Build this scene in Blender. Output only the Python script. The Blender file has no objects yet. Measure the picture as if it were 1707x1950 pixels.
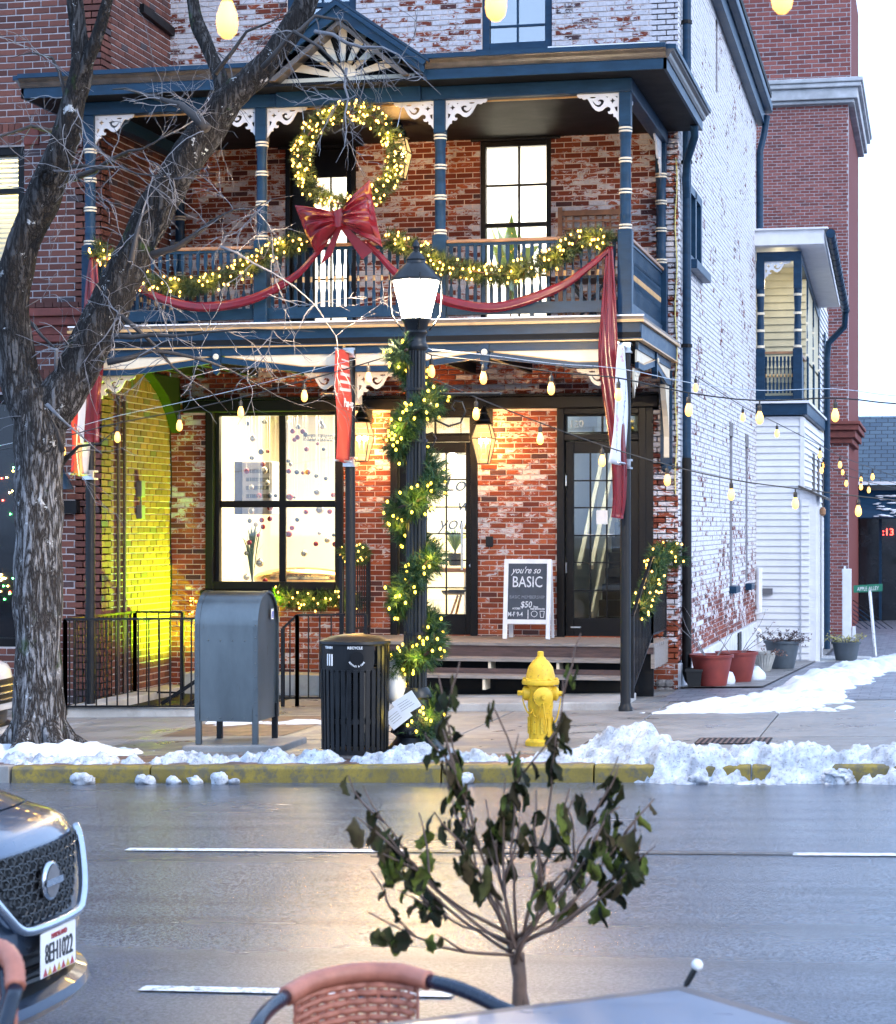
import bpy, bmesh, math, random
from mathutils import Vector, Matrix, noise
random.seed(11)
R = math.radians
scene = bpy.context.scene
COL = scene.collection

# ------------------------------------------------------------------ camera, sky, sun, exposure
CAM = Vector((8.89, -24.4, 1.85))
cd = bpy.data.cameras.new('camera'); cam = bpy.data.objects.new('camera', cd); COL.objects.link(cam)
cam.location = CAM
cam.rotation_euler = (R(90), 0, R(12.667))
cd.sensor_fit = 'VERTICAL'; cd.sensor_height = 28.5
cd.lens = 28.5 * 4100.0 / 1950.0
cd.shift_y = 25.0 / 1950.0
cd.clip_start = 0.1; cd.clip_end = 2000
cd.dof.use_dof = True; cd.dof.focus_distance = 21.0; cd.dof.aperture_fstop = 6.5
scene.camera = cam

SUN_EL, SUN_AZ = 28.0, 60.0          # overcast evening light from beyond the alley's right
w = bpy.data.worlds.new('World'); scene.world = w; w.use_nodes = True
nt = w.node_tree; nt.nodes.clear()
sky = nt.nodes.new('ShaderNodeTexSky'); sky.sky_type = 'NISHITA'; sky.sun_disc = False
sky.sun_elevation = R(SUN_EL); sky.sun_rotation = R(SUN_AZ)
sky.air_density = 1.2; sky.dust_density = 3.0; sky.ozone_density = 2.0
mx = nt.nodes.new('ShaderNodeMix'); mx.data_type = 'RGBA'; mx.inputs['Factor'].default_value = 0.72
mx.inputs['B'].default_value = (6.7, 9.7, 15.2, 1)      # the even cloud deck
nt.links.new(sky.outputs['Color'], mx.inputs['A'])
bg = nt.nodes.new('ShaderNodeBackground'); bg.inputs['Strength'].default_value = 0.085
nt.links.new(mx.outputs['Result'], bg.inputs['Color'])
wo = nt.nodes.new('ShaderNodeOutputWorld'); nt.links.new(bg.outputs['Background'], wo.inputs['Surface'])

sd = bpy.data.lights.new('sun', 'SUN'); sun = bpy.data.objects.new('sun', sd); COL.objects.link(sun)
sd.energy = 0.5; sd.angle = R(25); sd.color = (1.0, 0.96, 0.92)
_sd = Vector((math.sin(R(SUN_AZ)) * math.cos(R(SUN_EL)), -math.cos(R(SUN_AZ)) * math.cos(R(SUN_EL)), math.sin(R(SUN_EL))))
sun.rotation_euler = _sd.to_track_quat('Z', 'Y').to_euler(); sun.location = (20, -20, 30)
sky.sun_rotation = math.atan2(_sd.x, _sd.y)

vs = scene.view_settings
vs.view_transform = 'Standard'; vs.look = 'None'; vs.gamma = 1.0; vs.use_curve_mapping = False
vs.exposure = 1.45
cy = scene.cycles
cy.use_denoising = True; cy.use_adaptive_sampling = True; cy.adaptive_threshold = 0.03
cy.max_bounces = 6; cy.diffuse_bounces = 2; cy.glossy_bounces = 2; cy.transmission_bounces = 4; cy.transparent_max_bounces = 12
cy.sample_clamp_indirect = 4.0; cy.caustics_reflective = False; cy.caustics_refractive = False
cy.blur_glossy = 0.5

# ------------------------------------------------------------------ helpers
ORG = {}                                    # root origin of every object, world space

def V(*a): return Vector(a)

class MB:
    """collects faces in world coordinates; build() links them as one mesh object"""
    def __init__(s): s.v = []; s.f = []; s.mi = []; s.cur = 0; s.rnd = []; s.r = 0.0
    def add(s, vs_, fs):
        o = len(s.v); s.v += [tuple(p) for p in vs_]; s.rnd += [s.r] * len(vs_)
        for q in fs: s.f.append(tuple(i + o for i in q)); s.mi.append(s.cur)
    def box(s, x0, x1, y0, y1, z0, z1):
        s.add([(x0,y0,z0),(x1,y0,z0),(x1,y1,z0),(x0,y1,z0),(x0,y0,z1),(x1,y0,z1),(x1,y1,z1),(x0,y1,z1)],
              [(0,3,2,1),(4,5,6,7),(0,1,5,4),(1,2,6,5),(2,3,7,6),(3,0,4,7)]); return s
    def bar(s, a, b, wd, ht, up=(0,0,1)):
        a = Vector(a); b = Vector(b); d = (b - a).normalized(); up = Vector(up)
        if abs(d.dot(up)) > .99: up = Vector((1,0,0))
        x = d.cross(up).normalized() * wd / 2; y = x.cross(d).normalized() * ht / 2
        s.add([a-x-y, a+x-y, a+x+y, a-x+y, b-x-y, b+x-y, b+x+y, b-x+y],
              [(0,1,2,3),(7,6,5,4),(0,4,5,1),(1,5,6,2),(2,6,7,3),(3,7,4,0)]); return s
    def tube(s, pts, r, n=8, cap=True):
        pts = [Vector(p) for p in pts]; m = len(pts); rs = r if isinstance(r, (list, tuple)) else [r] * m
        o = len(s.v); prev = None; vv = []
        for i, p in enumerate(pts):
            d = (pts[min(i+1, m-1)] - pts[max(i-1, 0)])
            if d.length < 1e-9: d = Vector((0,0,1))
            d.normalize()
            if prev is None:
                prev = d.orthogonal().normalized()
            x = (prev - d * prev.dot(d))
            x = x.normalized() if x.length > 1e-6 else d.orthogonal().normalized()
            prev = x; y = d.cross(x)
            for k in range(n):
                a = 2 * math.pi * k / n
                vv.append(p + (x * math.cos(a) + y * math.sin(a)) * rs[i])
        fs = []
        for i in range(m - 1):
            for k in range(n):
                k2 = (k + 1) % n
                fs.append((i*n+k, i*n+k2, (i+1)*n+k2, (i+1)*n+k))
        if cap: fs.append(tuple(range(n-1, -1, -1))); fs.append(tuple((m-1)*n + k for k in range(n)))
        s.add(vv, fs); return s
    def lathe(s, c, prof, n=20, a0=0, axis='z', cap=True):
        c = Vector(c); vv = []; fs = []; m = len(prof)
        for r, z in prof:
            for k in range(n):
                a = a0 + 2 * math.pi * k / n; x, y = r * math.cos(a), r * math.sin(a)
                p = (x, y, z) if axis == 'z' else ((x, z, y) if axis == 'y' else (z, x, y))
                vv.append(c + Vector(p))
        for i in range(m - 1):
            for k in range(n):
                k2 = (k + 1) % n; q = (i*n+k, i*n+k2, (i+1)*n+k2, (i+1)*n+k)
                fs.append(q if axis != 'y' else q[::-1])
        if cap:
            fs.append(tuple(range(n-1, -1, -1))); fs.append(tuple((m-1)*n + k for k in range(n)))
        s.add(vv, fs); return s
    def prism(s, pts, h):
        """extrude polygon pts (3D list) by vector h"""
        h = Vector(h); pts = [Vector(p) for p in pts]; n = len(pts)
        s.add(pts + [p + h for p in pts], [tuple(range(n-1, -1, -1)), tuple(range(n, 2*n))] +
              [(i, (i+1) % n, n + (i+1) % n, n + i) for i in range(n)]); return s
    def ball(s, c, r, n=8, sc=(1,1,1)):
        m = max(4, n // 2 + 1); prof = []
        vv = []; fs = []; c = Vector(c)
        vv.append(c + V(0,0,-r*sc[2]))
        for i in range(1, m):
            a = -math.pi/2 + math.pi * i / m
            for k in range(n):
                b = 2*math.pi*k/n
                vv.append(c + V(r*math.cos(a)*math.cos(b)*sc[0], r*math.cos(a)*math.sin(b)*sc[1], r*math.sin(a)*sc[2]))
        vv.append(c + V(0,0,r*sc[2])); t = len(vv) - 1
        for k in range(n):
            k2 = (k+1) % n
            fs.append((0, 1+k2, 1+k)); fs.append((t, 1+(m-2)*n+k, 1+(m-2)*n+k2))
            for i in range(m-2): fs.append((1+i*n+k, 1+i*n+k2, 1+(i+1)*n+k2, 1+(i+1)*n+k))
        s.add(vv, fs); return s
    def xf(s, M, start=0):
        for i in range(start, len(s.v)): s.v[i] = tuple(M @ Vector(s.v[i]))
        return s
    def build(s, name, mat, parent=None, smooth=False, bevel=0, org=None):
        o = ORG[parent] if parent is not None else (Vector(org) if org is not None else Vector((0,0,0)))
        me = bpy.data.meshes.new(name)
        me.from_pydata([tuple(Vector(p) - o) for p in s.v], [], s.f)
        mats = mat if isinstance(mat, (list, tuple)) else [mat]
        for m_ in mats: me.materials.append(m_)
        if len(mats) > 1: me.polygons.foreach_set('material_index', s.mi)
        if any(s.rnd):
            at = me.attributes.new('rnd', 'FLOAT', 'POINT'); at.data.foreach_set('value', s.rnd)
        if smooth: me.polygons.foreach_set('use_smooth', [True] * len(me.polygons))
        me.update()
        ob = bpy.data.objects.new(name, me); COL.objects.link(ob)
        if parent is not None: ob.parent = parent
        else: ob.location = o
        ORG[ob] = o
        if bevel:
            b = ob.modifiers.new('b', 'BEVEL'); b.width = bevel; b.segments = 2; b.limit_method = 'ANGLE'; b.angle_limit = R(35)
        return ob

def tag(o, label=None, cat=None, group=None, kind=None):
    if label: o['label'] = label
    if cat: o['category'] = cat
    if group: o['group'] = group
    if kind: o['kind'] = kind
    return o

def thing(name, label, cat, loc, group=None):
    o = bpy.data.objects.new(name, None); COL.objects.link(o); o.location = loc
    o.empty_display_size = .2; ORG[o] = Vector(loc)
    return tag(o, label, cat, group)

def smooth_angle(ob, deg=40):
    me = ob.data; me.polygons.foreach_set('use_smooth', [True] * len(me.polygons))
    try: me.set_sharp_from_angle(angle=R(deg))
    except Exception: pass
    return ob

def copy_part(o, parent, d=Vector((0,0,0))):
    c = o.copy(); COL.objects.link(c); c.parent = parent; ORG[c] = ORG.get(parent, Vector((0,0,0))); c.location = o.location + d
    return c

def copy_tree(o, loc, rot=None, scale=None):
    """copy a thing, its parts and their sub-parts"""
    c = o.copy(); COL.objects.link(c); c.location = loc; ORG[c] = Vector(loc)
    if rot is not None: c.rotation_euler = rot
    if scale is not None: c.scale = scale
    for ch in list(o.children):
        p = ch.copy(); COL.objects.link(p); p.parent = c
        for g in list(ch.children):
            q = g.copy(); COL.objects.link(q); q.parent = p
    return c

def lamp(name, loc, power, color, radius=.05, parent=None, kind='POINT', rot=None, spot=None, size=None):
    ld = bpy.data.lights.new(name, kind); ld.energy = power; ld.color = color
    if kind == 'AREA': ld.shape = 'RECTANGLE'; ld.size, ld.size_y = size
    else: ld.shadow_soft_size = radius
    if kind == 'SPOT': ld.spot_size = R(spot); ld.spot_blend = .6
    ob = bpy.data.objects.new(name, ld); COL.objects.link(ob)
    ob.location = Vector(loc) - (ORG[parent] if parent else Vector((0,0,0)))
    if parent: ob.parent = parent
    if rot is not None: ob.rotation_euler = rot
    return ob

def text(name, s, mat, parent, loc, size, right=(1,0,0), up=(0,0,1), shear=0, depth=.002, align='CENTER', xs=1.0, off=0.0, spacing=1.0):
    cu = bpy.data.curves.new(name, 'FONT'); cu.body = s; cu.size = size; cu.align_x = align; cu.shear = shear
    cu.extrude = depth; cu.offset = off; cu.space_character = spacing; cu.resolution_u = 3
    tmp = bpy.data.objects.new('tmp', cu); COL.objects.link(tmp)
    dg = bpy.context.evaluated_depsgraph_get(); dg.update()
    me = bpy.data.meshes.new_from_object(tmp.evaluated_get(dg)); bpy.data.objects.remove(tmp)
    me.materials.clear(); me.materials.append(mat); me.name = name
    r_ = Vector(right).normalized(); u_ = Vector(up).normalized(); n_ = r_.cross(u_)
    M = Matrix((r_ * xs, u_, n_)).transposed()
    o = ORG[parent]
    for v_ in me.vertices: v_.co = M @ v_.co + Vector(loc) - o
    ob = bpy.data.objects.new(name, me); COL.objects.link(ob); ob.parent = parent; ORG[ob] = o
    return ob

# ------------------------------------------------------------------ materials
MATS = {}
def nmat(name):
    m = bpy.data.materials.new(name); m.use_nodes = True; nt = m.node_tree
    return m, nt, nt.nodes['Principled BSDF'], nt.nodes, nt.links

def mix(nt, a, b, fac, mode='MIX'):
    n = nt.nodes.new('ShaderNodeMix'); n.data_type = 'RGBA'; n.blend_type = mode
    for k, x in (('A', a), ('B', b)):
        if isinstance(x, tuple): n.inputs[k].default_value = x + (1,) if len(x) == 3 else x
        else: nt.links.new(x, n.inputs[k])
    if isinstance(fac, (int, float)): n.inputs['Factor'].default_value = fac
    else: nt.links.new(fac, n.inputs['Factor'])
    return n.outputs['Result']

def noise_tex(nt, scale, detail=4, rough=.55, vec=None, dist=0):
    n = nt.nodes.new('ShaderNodeTexNoise'); n.inputs['Scale'].default_value = scale
    n.inputs['Detail'].default_value = detail; n.inputs['Roughness'].default_value = rough; n.inputs['Distortion'].default_value = dist
    if vec is not None: nt.links.new(vec, n.inputs['Vector'])
    return n.outputs['Fac']

def ramp(nt, fac, p0, p1, c0=(0,0,0), c1=(1,1,1)):
    n = nt.nodes.new('ShaderNodeValToRGB'); e = n.color_ramp.elements
    e[0].position = p0; e[1].position = p1; e[0].color = c0 + (1,); e[1].color = c1 + (1,)
    nt.links.new(fac, n.inputs['Fac']); return n.outputs['Color']

def mth(nt, op, a, b=None, clamp=False):
    n = nt.nodes.new('ShaderNodeMath'); n.operation = op; n.use_clamp = clamp
    for i, x in enumerate((a, b)):
        if x is None: continue
        if isinstance(x, (int, float)): n.inputs[i].default_value = x
        else: nt.links.new(x, n.inputs[i])
    return n.outputs[0]

def wpos(nt, scale=None):
    g = nt.nodes.new('ShaderNodeNewGeometry').outputs['Position']
    if scale is None: return g
    m = nt.nodes.new('ShaderNodeMapping'); m.inputs['Scale'].default_value = scale
    nt.links.new(g, m.inputs['Vector']); return m.outputs['Vector']

def bump(nt, b, h, strength=.3, dist=.01):
    n = nt.nodes.new('ShaderNodeBump'); n.inputs['Strength'].default_value = strength; n.inputs['Distance'].default_value = dist
    nt.links.new(h, n.inputs['Height']); nt.links.new(n.outputs['Normal'], b.inputs['Normal'])

def paint(name, col, rough=.5, var=.25, scale=6.0, metal=0, bmp=.15, bscale=60, stretch=None, dirt=None, coat=0, spec=.5):
    """plain painted / timber / metal surface with uneven tone, gloss and fine relief"""
    m, nt, b, N, L = nmat(name)
    p = wpos(nt, stretch)
    n1 = noise_tex(nt, scale, 6, .6, p)
    c = tuple(x * (1 - var) for x in col); c2 = tuple(min(1, x * (1 + var)) for x in col)
    cc = mix(nt, c, c2, ramp(nt, n1, .3, .7))
    if dirt:
        n3 = noise_tex(nt, scale * 2.3, 8, .7, p)
        cc = mix(nt, cc, dirt[0], ramp(nt, n3, dirt[1], dirt[1] + .12))
    L.new(cc, b.inputs['Base Color'])
    b.inputs['Metallic'].default_value = metal; b.inputs['Specular IOR Level'].default_value = spec
    n2 = noise_tex(nt, bscale, 4, .6, p)
    L.new(mth(nt, 'ADD', mth(nt, 'MULTIPLY', n1, .25), rough - .12, True), b.inputs['Roughness'])
    if coat: b.inputs['Coat Weight'].default_value = coat; b.inputs['Coat Roughness'].default_value = .05
    if bmp: bump(nt, b, n2, bmp, .004)
    MATS[name] = m; return m

def emit(name, col, strength):
    m, nt, b, N, L = nmat(name)
    b.inputs['Base Color'].default_value = col + (1,)
    b.inputs['Emission Color'].default_value = col + (1,); b.inputs['Emission Strength'].default_value = strength
    MATS[name] = m; return m

def glass(name, tint=(1,1,1), refl=.12, rough=.02):
    """thin window pane: mostly clear, reflecting more at grazing angles"""
    m = bpy.data.materials.new(name); m.use_nodes = True; nt = m.node_tree; nt.nodes.clear()
    tr = nt.nodes.new('ShaderNodeBsdfTransparent'); tr.inputs['Color'].default_value = tint + (1,)
    gl = nt.nodes.new('ShaderNodeBsdfGlossy'); gl.inputs['Roughness'].default_value = rough
    fr = nt.nodes.new('ShaderNodeFresnel'); fr.inputs['IOR'].default_value = 1.5
    f2 = mth(nt, 'ADD', fr.outputs[0], refl, True)
    ms = nt.nodes.new('ShaderNodeMixShader'); out = nt.nodes.new('ShaderNodeOutputMaterial')
    nt.links.new(f2, ms.inputs[0]); nt.links.new(tr.outputs[0], ms.inputs[1]); nt.links.new(gl.outputs[0], ms.inputs[2])
    nt.links.new(ms.outputs[0], out.inputs['Surface']); MATS[name] = m; return m

def brick_mat(name, c_dark, c_mid, c_light, paint_stops=None, white=(.72,.72,.74), rough=.85, odd=(.05,.03,.035), edge=False):
    """fired brick, tone by piece; paint_stops = [(z, share of old limewash left)...] (worn paint, its own ragged shape)"""
    m, nt, b, N, L = nmat(name)
    at = N.new('ShaderNodeAttribute'); at.attribute_name = 'rnd'
    oi = N.new('ShaderNodeObjectInfo')
    r = mth(nt, 'FRACT', mth(nt, 'ADD', at.outputs['Fac'], oi.outputs['Random']))
    cr = N.new('ShaderNodeValToRGB'); e = cr.color_ramp.elements
    e[0].position = 0; e[0].color = c_dark + (1,); e[1].position = 1; e[1].color = c_light + (1,)
    k = e.new(.5); k.color = c_mid + (1,); k = e.new(.06); k.color = odd + (1,); k = e.new(.07); k.color = c_dark + (1,)
    L.new(r, cr.inputs['Fac'])
    p = wpos(nt)
    fine = noise_tex(nt, 55, 5, .7, p)
    cc = mix(nt, cr.outputs['Color'], (.06,.03,.025), mth(nt, 'MULTIPLY', ramp(nt, fine, .45, .75), .35))
    h = fine
    if paint_stops:
        sx = N.new('ShaderNodeSeparateXYZ'); L.new(p, sx.inputs[0])
        z0, z1 = paint_stops[0][0], paint_stops[-1][0]
        zr = N.new('ShaderNodeMapRange'); zr.inputs['From Min'].default_value = z0; zr.inputs['From Max'].default_value = z1
        L.new(sx.outputs['Z'], zr.inputs['Value'])
        rp = N.new('ShaderNodeValToRGB'); el = rp.color_ramp.elements
        for i, (z, a) in enumerate(paint_stops):
            t = (z - z0) / (z1 - z0)
            q = el[i] if i < 2 else el.new(t)
            q.position = t; q.color = (a, a, a, 1)
        L.new(zr.outputs['Result'], rp.inputs['Fac'])
        big = noise_tex(nt, 1.1, 3, .5, p)
        mid = noise_tex(nt, 8.5, 8, .75, wpos(nt, (1, 1, 2.2)), .6)
        sh = mth(nt, 'ADD', rp.outputs['Color'], mth(nt, 'MULTIPLY', mth(nt, 'SUBTRACT', big, .5), .9))
        sh = mth(nt, 'ADD', sh, mth(nt, 'MULTIPLY', mth(nt, 'SUBTRACT', r, .5), .42))
        xr = N.new('ShaderNodeMapRange'); xr.inputs['From Min'].default_value = 5.6; xr.inputs['From Max'].default_value = 5.85; xr.inputs['To Max'].default_value = .22; L.new(sx.outputs['X'], xr.inputs['Value'])
        if edge: sh = mth(nt, 'ADD', sh, xr.outputs[0])      # limewash survives best by the alley corner
        # share -> noise threshold (noise sits mostly in .3 .. .7)
        d = mth(nt, 'SUBTRACT', mth(nt, 'ADD', mth(nt, 'MULTIPLY', sh, .5), .24), mid)
        mk = mth(nt, 'MULTIPLY', mth(nt, 'ADD', d, .012), 30, True)
        thin = noise_tex(nt, 30, 5, .7, p)
        wv = mix(nt, tuple(x * .72 for x in white), white, ramp(nt, thin, .3, .62))
        cc = mix(nt, cc, wv, mth(nt, 'MULTIPLY', mk, .94))
        h = mth(nt, 'ADD', fine, mth(nt, 'MULTIPLY', mk, .5))
    L.new(cc, b.inputs['Base Color']); b.inputs['Roughness'].default_value = rough; b.inputs['Specular IOR Level'].default_value = .3
    bump(nt, b, h, .5, .004); MATS[name] = m; return m

M = MATS
paint('trim_blue', (.0085,.034,.072), .42, .25, 5, bmp=.1, bscale=30, stretch=(1,1,3), spec=.22)
paint('trim_black', (.006,.006,.007), .42, .3, 5, bmp=.1, spec=.2)
paint('trim_cream', (.70,.61,.46), .55, .12, 6, bmp=.12, dirt=((.30,.24,.17), .66))
paint('trim_gold', (.50,.30,.12), .4, .2, 8)
paint('rail_wood', (.30,.15,.07), .45, .3, 7, stretch=(1,6,6), bscale=40)
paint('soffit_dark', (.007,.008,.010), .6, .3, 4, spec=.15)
paint('mortar_front', (.60,.50,.45), .95, .3, 9, bmp=.5, bscale=120)
paint('mortar_white', (.36,.35,.38), .95, .2, 9, bmp=.4, bscale=120)
paint('mortar_left', (.42,.40,.42), .95, .25, 9, bmp=.5, bscale=120)
paint('white_siding', (.72,.72,.74), .5, .08, 3, bmp=.08, dirt=((.5,.48,.46), .72))
paint('white_paint', (.74,.74,.76), .5, .08, 5, bmp=.08)
paint('yellow_siding', (.55,.49,.33), .6, .1, 4)
paint('deck_wood', (.23,.20,.18), .7, .35, 6, stretch=(1,9,9), bscale=60, bmp=.4, dirt=((.42,.40,.39), .62))
paint('riser_wood', (.085,.05,.045), .7, .35, 6, stretch=(1,9,9), bmp=.4)
paint('black_metal', (.008,.009,.011), .36, .35, 9, bmp=.15, bscale=90, spec=.3)
paint('bright_metal', (.62,.64,.66), .3, .15, 20, metal=1)
paint('glass_dark', (.01,.012,.016), .08, .2, 3, bmp=0)
glass('pane', (.97,.97,.95), .05)
glass('pane_reflective', (.55,.6,.65), .34)
MATS['brick_front'] = brick_mat('brick_front', (.15,.031,.016), (.25,.056,.024), (.40,.105,.042),
    [(0,.18),(1.2,.24),(2.0,.37),(3.2,.36),(4.0,.52),(5.2,.47),(6.3,.42),(6.9,.56),(9,.60)], white=(.60,.59,.63), edge=True)
MATS['brick_side'] = brick_mat('brick_side', (.16,.045,.035), (.23,.06,.04), (.33,.09,.05),
    [(-.4,.25),(.45,.38),(1.0,.58),(1.6,.70),(3,.78),(9,.84)], white=(.76,.77,.80))
MATS['brick_left'] = brick_mat('brick_left', (.085,.034,.029), (.125,.047,.037), (.175,.068,.052), None, odd=(.06,.055,.065))
MATS['brick_far'] = brick_mat('brick_far', (.17,.05,.045), (.23,.07,.06), (.29,.10,.085), None, odd=(.12,.05,.05))

# ================================================================== THE SETTING
G = .027
def gz(x, y=0.0):
    z = G * (max(-30, min(30, x)) - 6.09)
    if y > 0: z -= .036 * min(y, 16)
    return z

def concrete(name, col, wet=.5, scale=2.0, stain=(.16,.13,.11)):
    m, nt, b, N, L = nmat(name); p = wpos(nt)
    big = noise_tex(nt, scale, 5, .6, p); fine = noise_tex(nt, 90, 4, .7, p); st = noise_tex(nt, 3.3, 6, .65, p)
    cc = mix(nt, tuple(x*.7 for x in col), tuple(x*1.2 for x in col), ramp(nt, big, .3, .7))
    cc = mix(nt, cc, stain, mth(nt, 'MULTIPLY', ramp(nt, st, .52, .7), .5))
    cc = mix(nt, cc, tuple(x*.55 for x in col), mth(nt, 'MULTIPLY', ramp(nt, fine, .5, .7), .35))
    oi = N.new('ShaderNodeObjectInfo')
    hv = N.new('ShaderNodeHueSaturation'); L.new(cc, hv.inputs['Color'])
    L.new(mth(nt, 'ADD', mth(nt, 'MULTIPLY', oi.outputs['Random'], .35), .82), hv.inputs['Value'])
    L.new(hv.outputs[0], b.inputs['Base Color'])
    rr = mth(nt, 'ADD', mth(nt, 'MULTIPLY', ramp(nt, big, .35, .65), .4 * wet + .1), .62 - .42 * wet, True)
    L.new(rr, b.inputs['Roughness']); bump(nt, b, fine, .3, .004); MATS[name] = m; return m

def asphalt(name):
    """winter street: salted grey running lanes, darker wetter asphalt in the near parking lane (irregular edge)"""
    m, nt, b, N, L = nmat(name); p = wpos(nt)
    ag = noise_tex(nt, 150, 3, .8, p); ag2 = noise_tex(nt, 60, 4, .75, p)
    st = noise_tex(nt, 1.4, 5, .6, wpos(nt, (.10, 1.6, 1))); st2 = noise_tex(nt, .55, 5, .6, p); cr_ = noise_tex(nt, 2.2, 6, .7, p, 1.2)
    sx = N.new('ShaderNodeSeparateXYZ'); L.new(p, sx.inputs[0])
    y = mth(nt, 'ADD', sx.outputs['Y'], mth(nt, 'MULTIPLY', mth(nt, 'SUBTRACT', noise_tex(nt, 1.1, 6, .65, wpos(nt, (.5,1,1))), .5), 1.3))
    mr = N.new('ShaderNodeMapRange'); mr.interpolation_type = 'SMOOTHSTEP'; mr.inputs['From Min'].default_value = -14.55; mr.inputs['From Max'].default_value = -15.15; L.new(y, mr.inputs['Value'])
    lane = mr.outputs[0]
    mr2 = N.new('ShaderNodeMapRange'); mr2.interpolation_type = 'SMOOTHSTEP'; mr2.inputs['From Min'].default_value = -8.9; mr2.inputs['From Max'].default_value = -8.3; L.new(y, mr2.inputs['Value'])
    dark = mth(nt, 'MAXIMUM', lane, mth(nt, 'MULTIPLY', mr2.outputs[0], .7))
    base = mix(nt, (.066,.082,.115), (.020,.036,.070), dark)
    cc = mix(nt, mix(nt, base, (.0,.0,.0), .5), mix(nt, base, (.40,.42,.46), .30), ramp(nt, ag2, .42, .60))
    cc = mix(nt, cc, (.05,.052,.06), mth(nt, 'MULTIPLY', ramp(nt, st, .50, .66), .55))                 # damp tyre tracks
    cc = mix(nt, cc, (.26,.26,.26), mth(nt, 'MULTIPLY', ramp(nt, st2, .55, .75), .22))                 # salt
    cc = mix(nt, cc, (.30,.30,.31), mth(nt, 'MULTIPLY', ramp(nt, ag, .60, .72), .5))
    L.new(cc, b.inputs['Base Color'])
    f = mth(nt, 'MULTIPLY', mth(nt, 'ADD', st, st2), .5)
    r_ = mth(nt, 'ADD', mth(nt, 'MULTIPLY', ramp(nt, f, .3, .7), .20), .13)
    L.new(mth(nt, 'ADD', r_, mth(nt, 'MULTIPLY', lane, .10)), b.inputs['Roughness']); b.inputs['IOR'].default_value = 1.5
    bump(nt, b, mth(nt, 'ADD', ag, mth(nt, 'MULTIPLY', ag2, 1.2)), .30, .006); MATS[name] = m; return m

concrete('walk_concrete', (.22,.205,.195), .85)
concrete('kerb_concrete', (.25,.24,.23), .4)
asphalt('road_asphalt')
paint('ground_dirt', (.09,.09,.09), .9, .3, 1.5)

def paver_mat(name, c1, c2, mort, sx, sy, rough):
    m, nt, b, N, L = nmat(name); p = wpos(nt)
    t = N.new('ShaderNodeTexBrick'); L.new(p, t.inputs['Vector']); t.inputs['Scale'].default_value = 1
    t.inputs['Color1'].default_value = c1 + (1,); t.inputs['Color2'].default_value = c2 + (1,); t.inputs['Mortar'].default_value = mort + (1,)
    t.inputs['Brick Width'].default_value = sx; t.inputs['Row Height'].default_value = sy; t.inputs['Mortar Size'].default_value = .007
    n = noise_tex(nt, 4, 5, .6, p)
    L.new(mix(nt, t.outputs['Color'], (.05,.05,.055), mth(nt, 'MULTIPLY', ramp(nt, n, .4, .7), .5)), b.inputs['Base Color'])
    L.new(mth(nt, 'ADD', mth(nt, 'MULTIPLY', n, .5), rough - .25), b.inputs['Roughness'])
    bump(nt, b, t.outputs['Fac'], -.6, .008); MATS[name] = m
paver_mat('alley_pavers', (.20,.20,.235), (.15,.155,.19), (.06,.06,.07), .22, .22, .42)
paver_mat('strip_pavers', (.17,.085,.07), (.12,.06,.05), (.07,.06,.055), .2, .1, .5)

def sheet(name, xs, ys, off, mat, parent=None, zf=gz):
    m = MB(); nx, ny = len(xs), len(ys)
    m.add([(x, y, zf(x, y) + off) for y in ys for x in xs],
          [(j*nx+i, j*nx+i+1, (j+1)*nx+i+1, (j+1)*nx+i) for j in range(ny-1) for i in range(nx-1)])
    return m.build(name, mat, parent)

XS = [-600, -200, -60, -30, -15, 0, 5, 10, 15, 30, 60, 200, 600]
tag(sheet('ground', XS, [-600, -60, -20, -8, 0, 2, 6, 10, 16, 24, 40, 90, 300, 900], -.30, M['ground_dirt']), kind='structure')
tag(sheet('road', [-60, -30, -10, 0, 10, 30, 60], [-18.4, -14.75, -8.0, -4.0], -.13, M['road_asphalt']), kind='structure')
road = bpy.data.objects['road']; ORG[road] = V(0,0,0)
# worn white lane dashes
m_, nt, b, N, L = nmat('road_paint')
pn = noise_tex(nt, 26, 8, .8, wpos(nt)); 
L.new(mix(nt, (.07,.07,.075), (.72,.72,.74), ramp(nt, pn, .38, .52)), b.inputs['Base Color']); b.inputs['Roughness'].default_value = .5
MATS['road_paint'] = m_
m_, nt, b, N, L = nmat('road_paint_worn')
pn = noise_tex(nt, 14, 8, .8, wpos(nt))
L.new(mix(nt, (.06,.06,.065), (.62,.62,.65), ramp(nt, pn, .57, .64)), b.inputs['Base Color']); b.inputs['Roughness'].default_value = .45
MATS['road_paint_worn'] = m_
def dash(x0, x1, y, wd, mt):
    sheet('lane_dash', [x0, x0 + .06, (x0+x1)/2, x1], [y - wd/2, y + wd/2], -.122, mt, road)
dash(3.97, 5.75, -11.68, .105, M['road_paint']); dash(5.75, 8.1, -11.68, .085, M['road_paint_worn'])
dash(8.1, 10.9, -11.70, .105, M['road_paint']); dash(-2.0, 1.0, -11.66, .13, M['road_paint'])
dash(5.58, 6.95, -15.67, .10, M['road_paint'])

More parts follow.
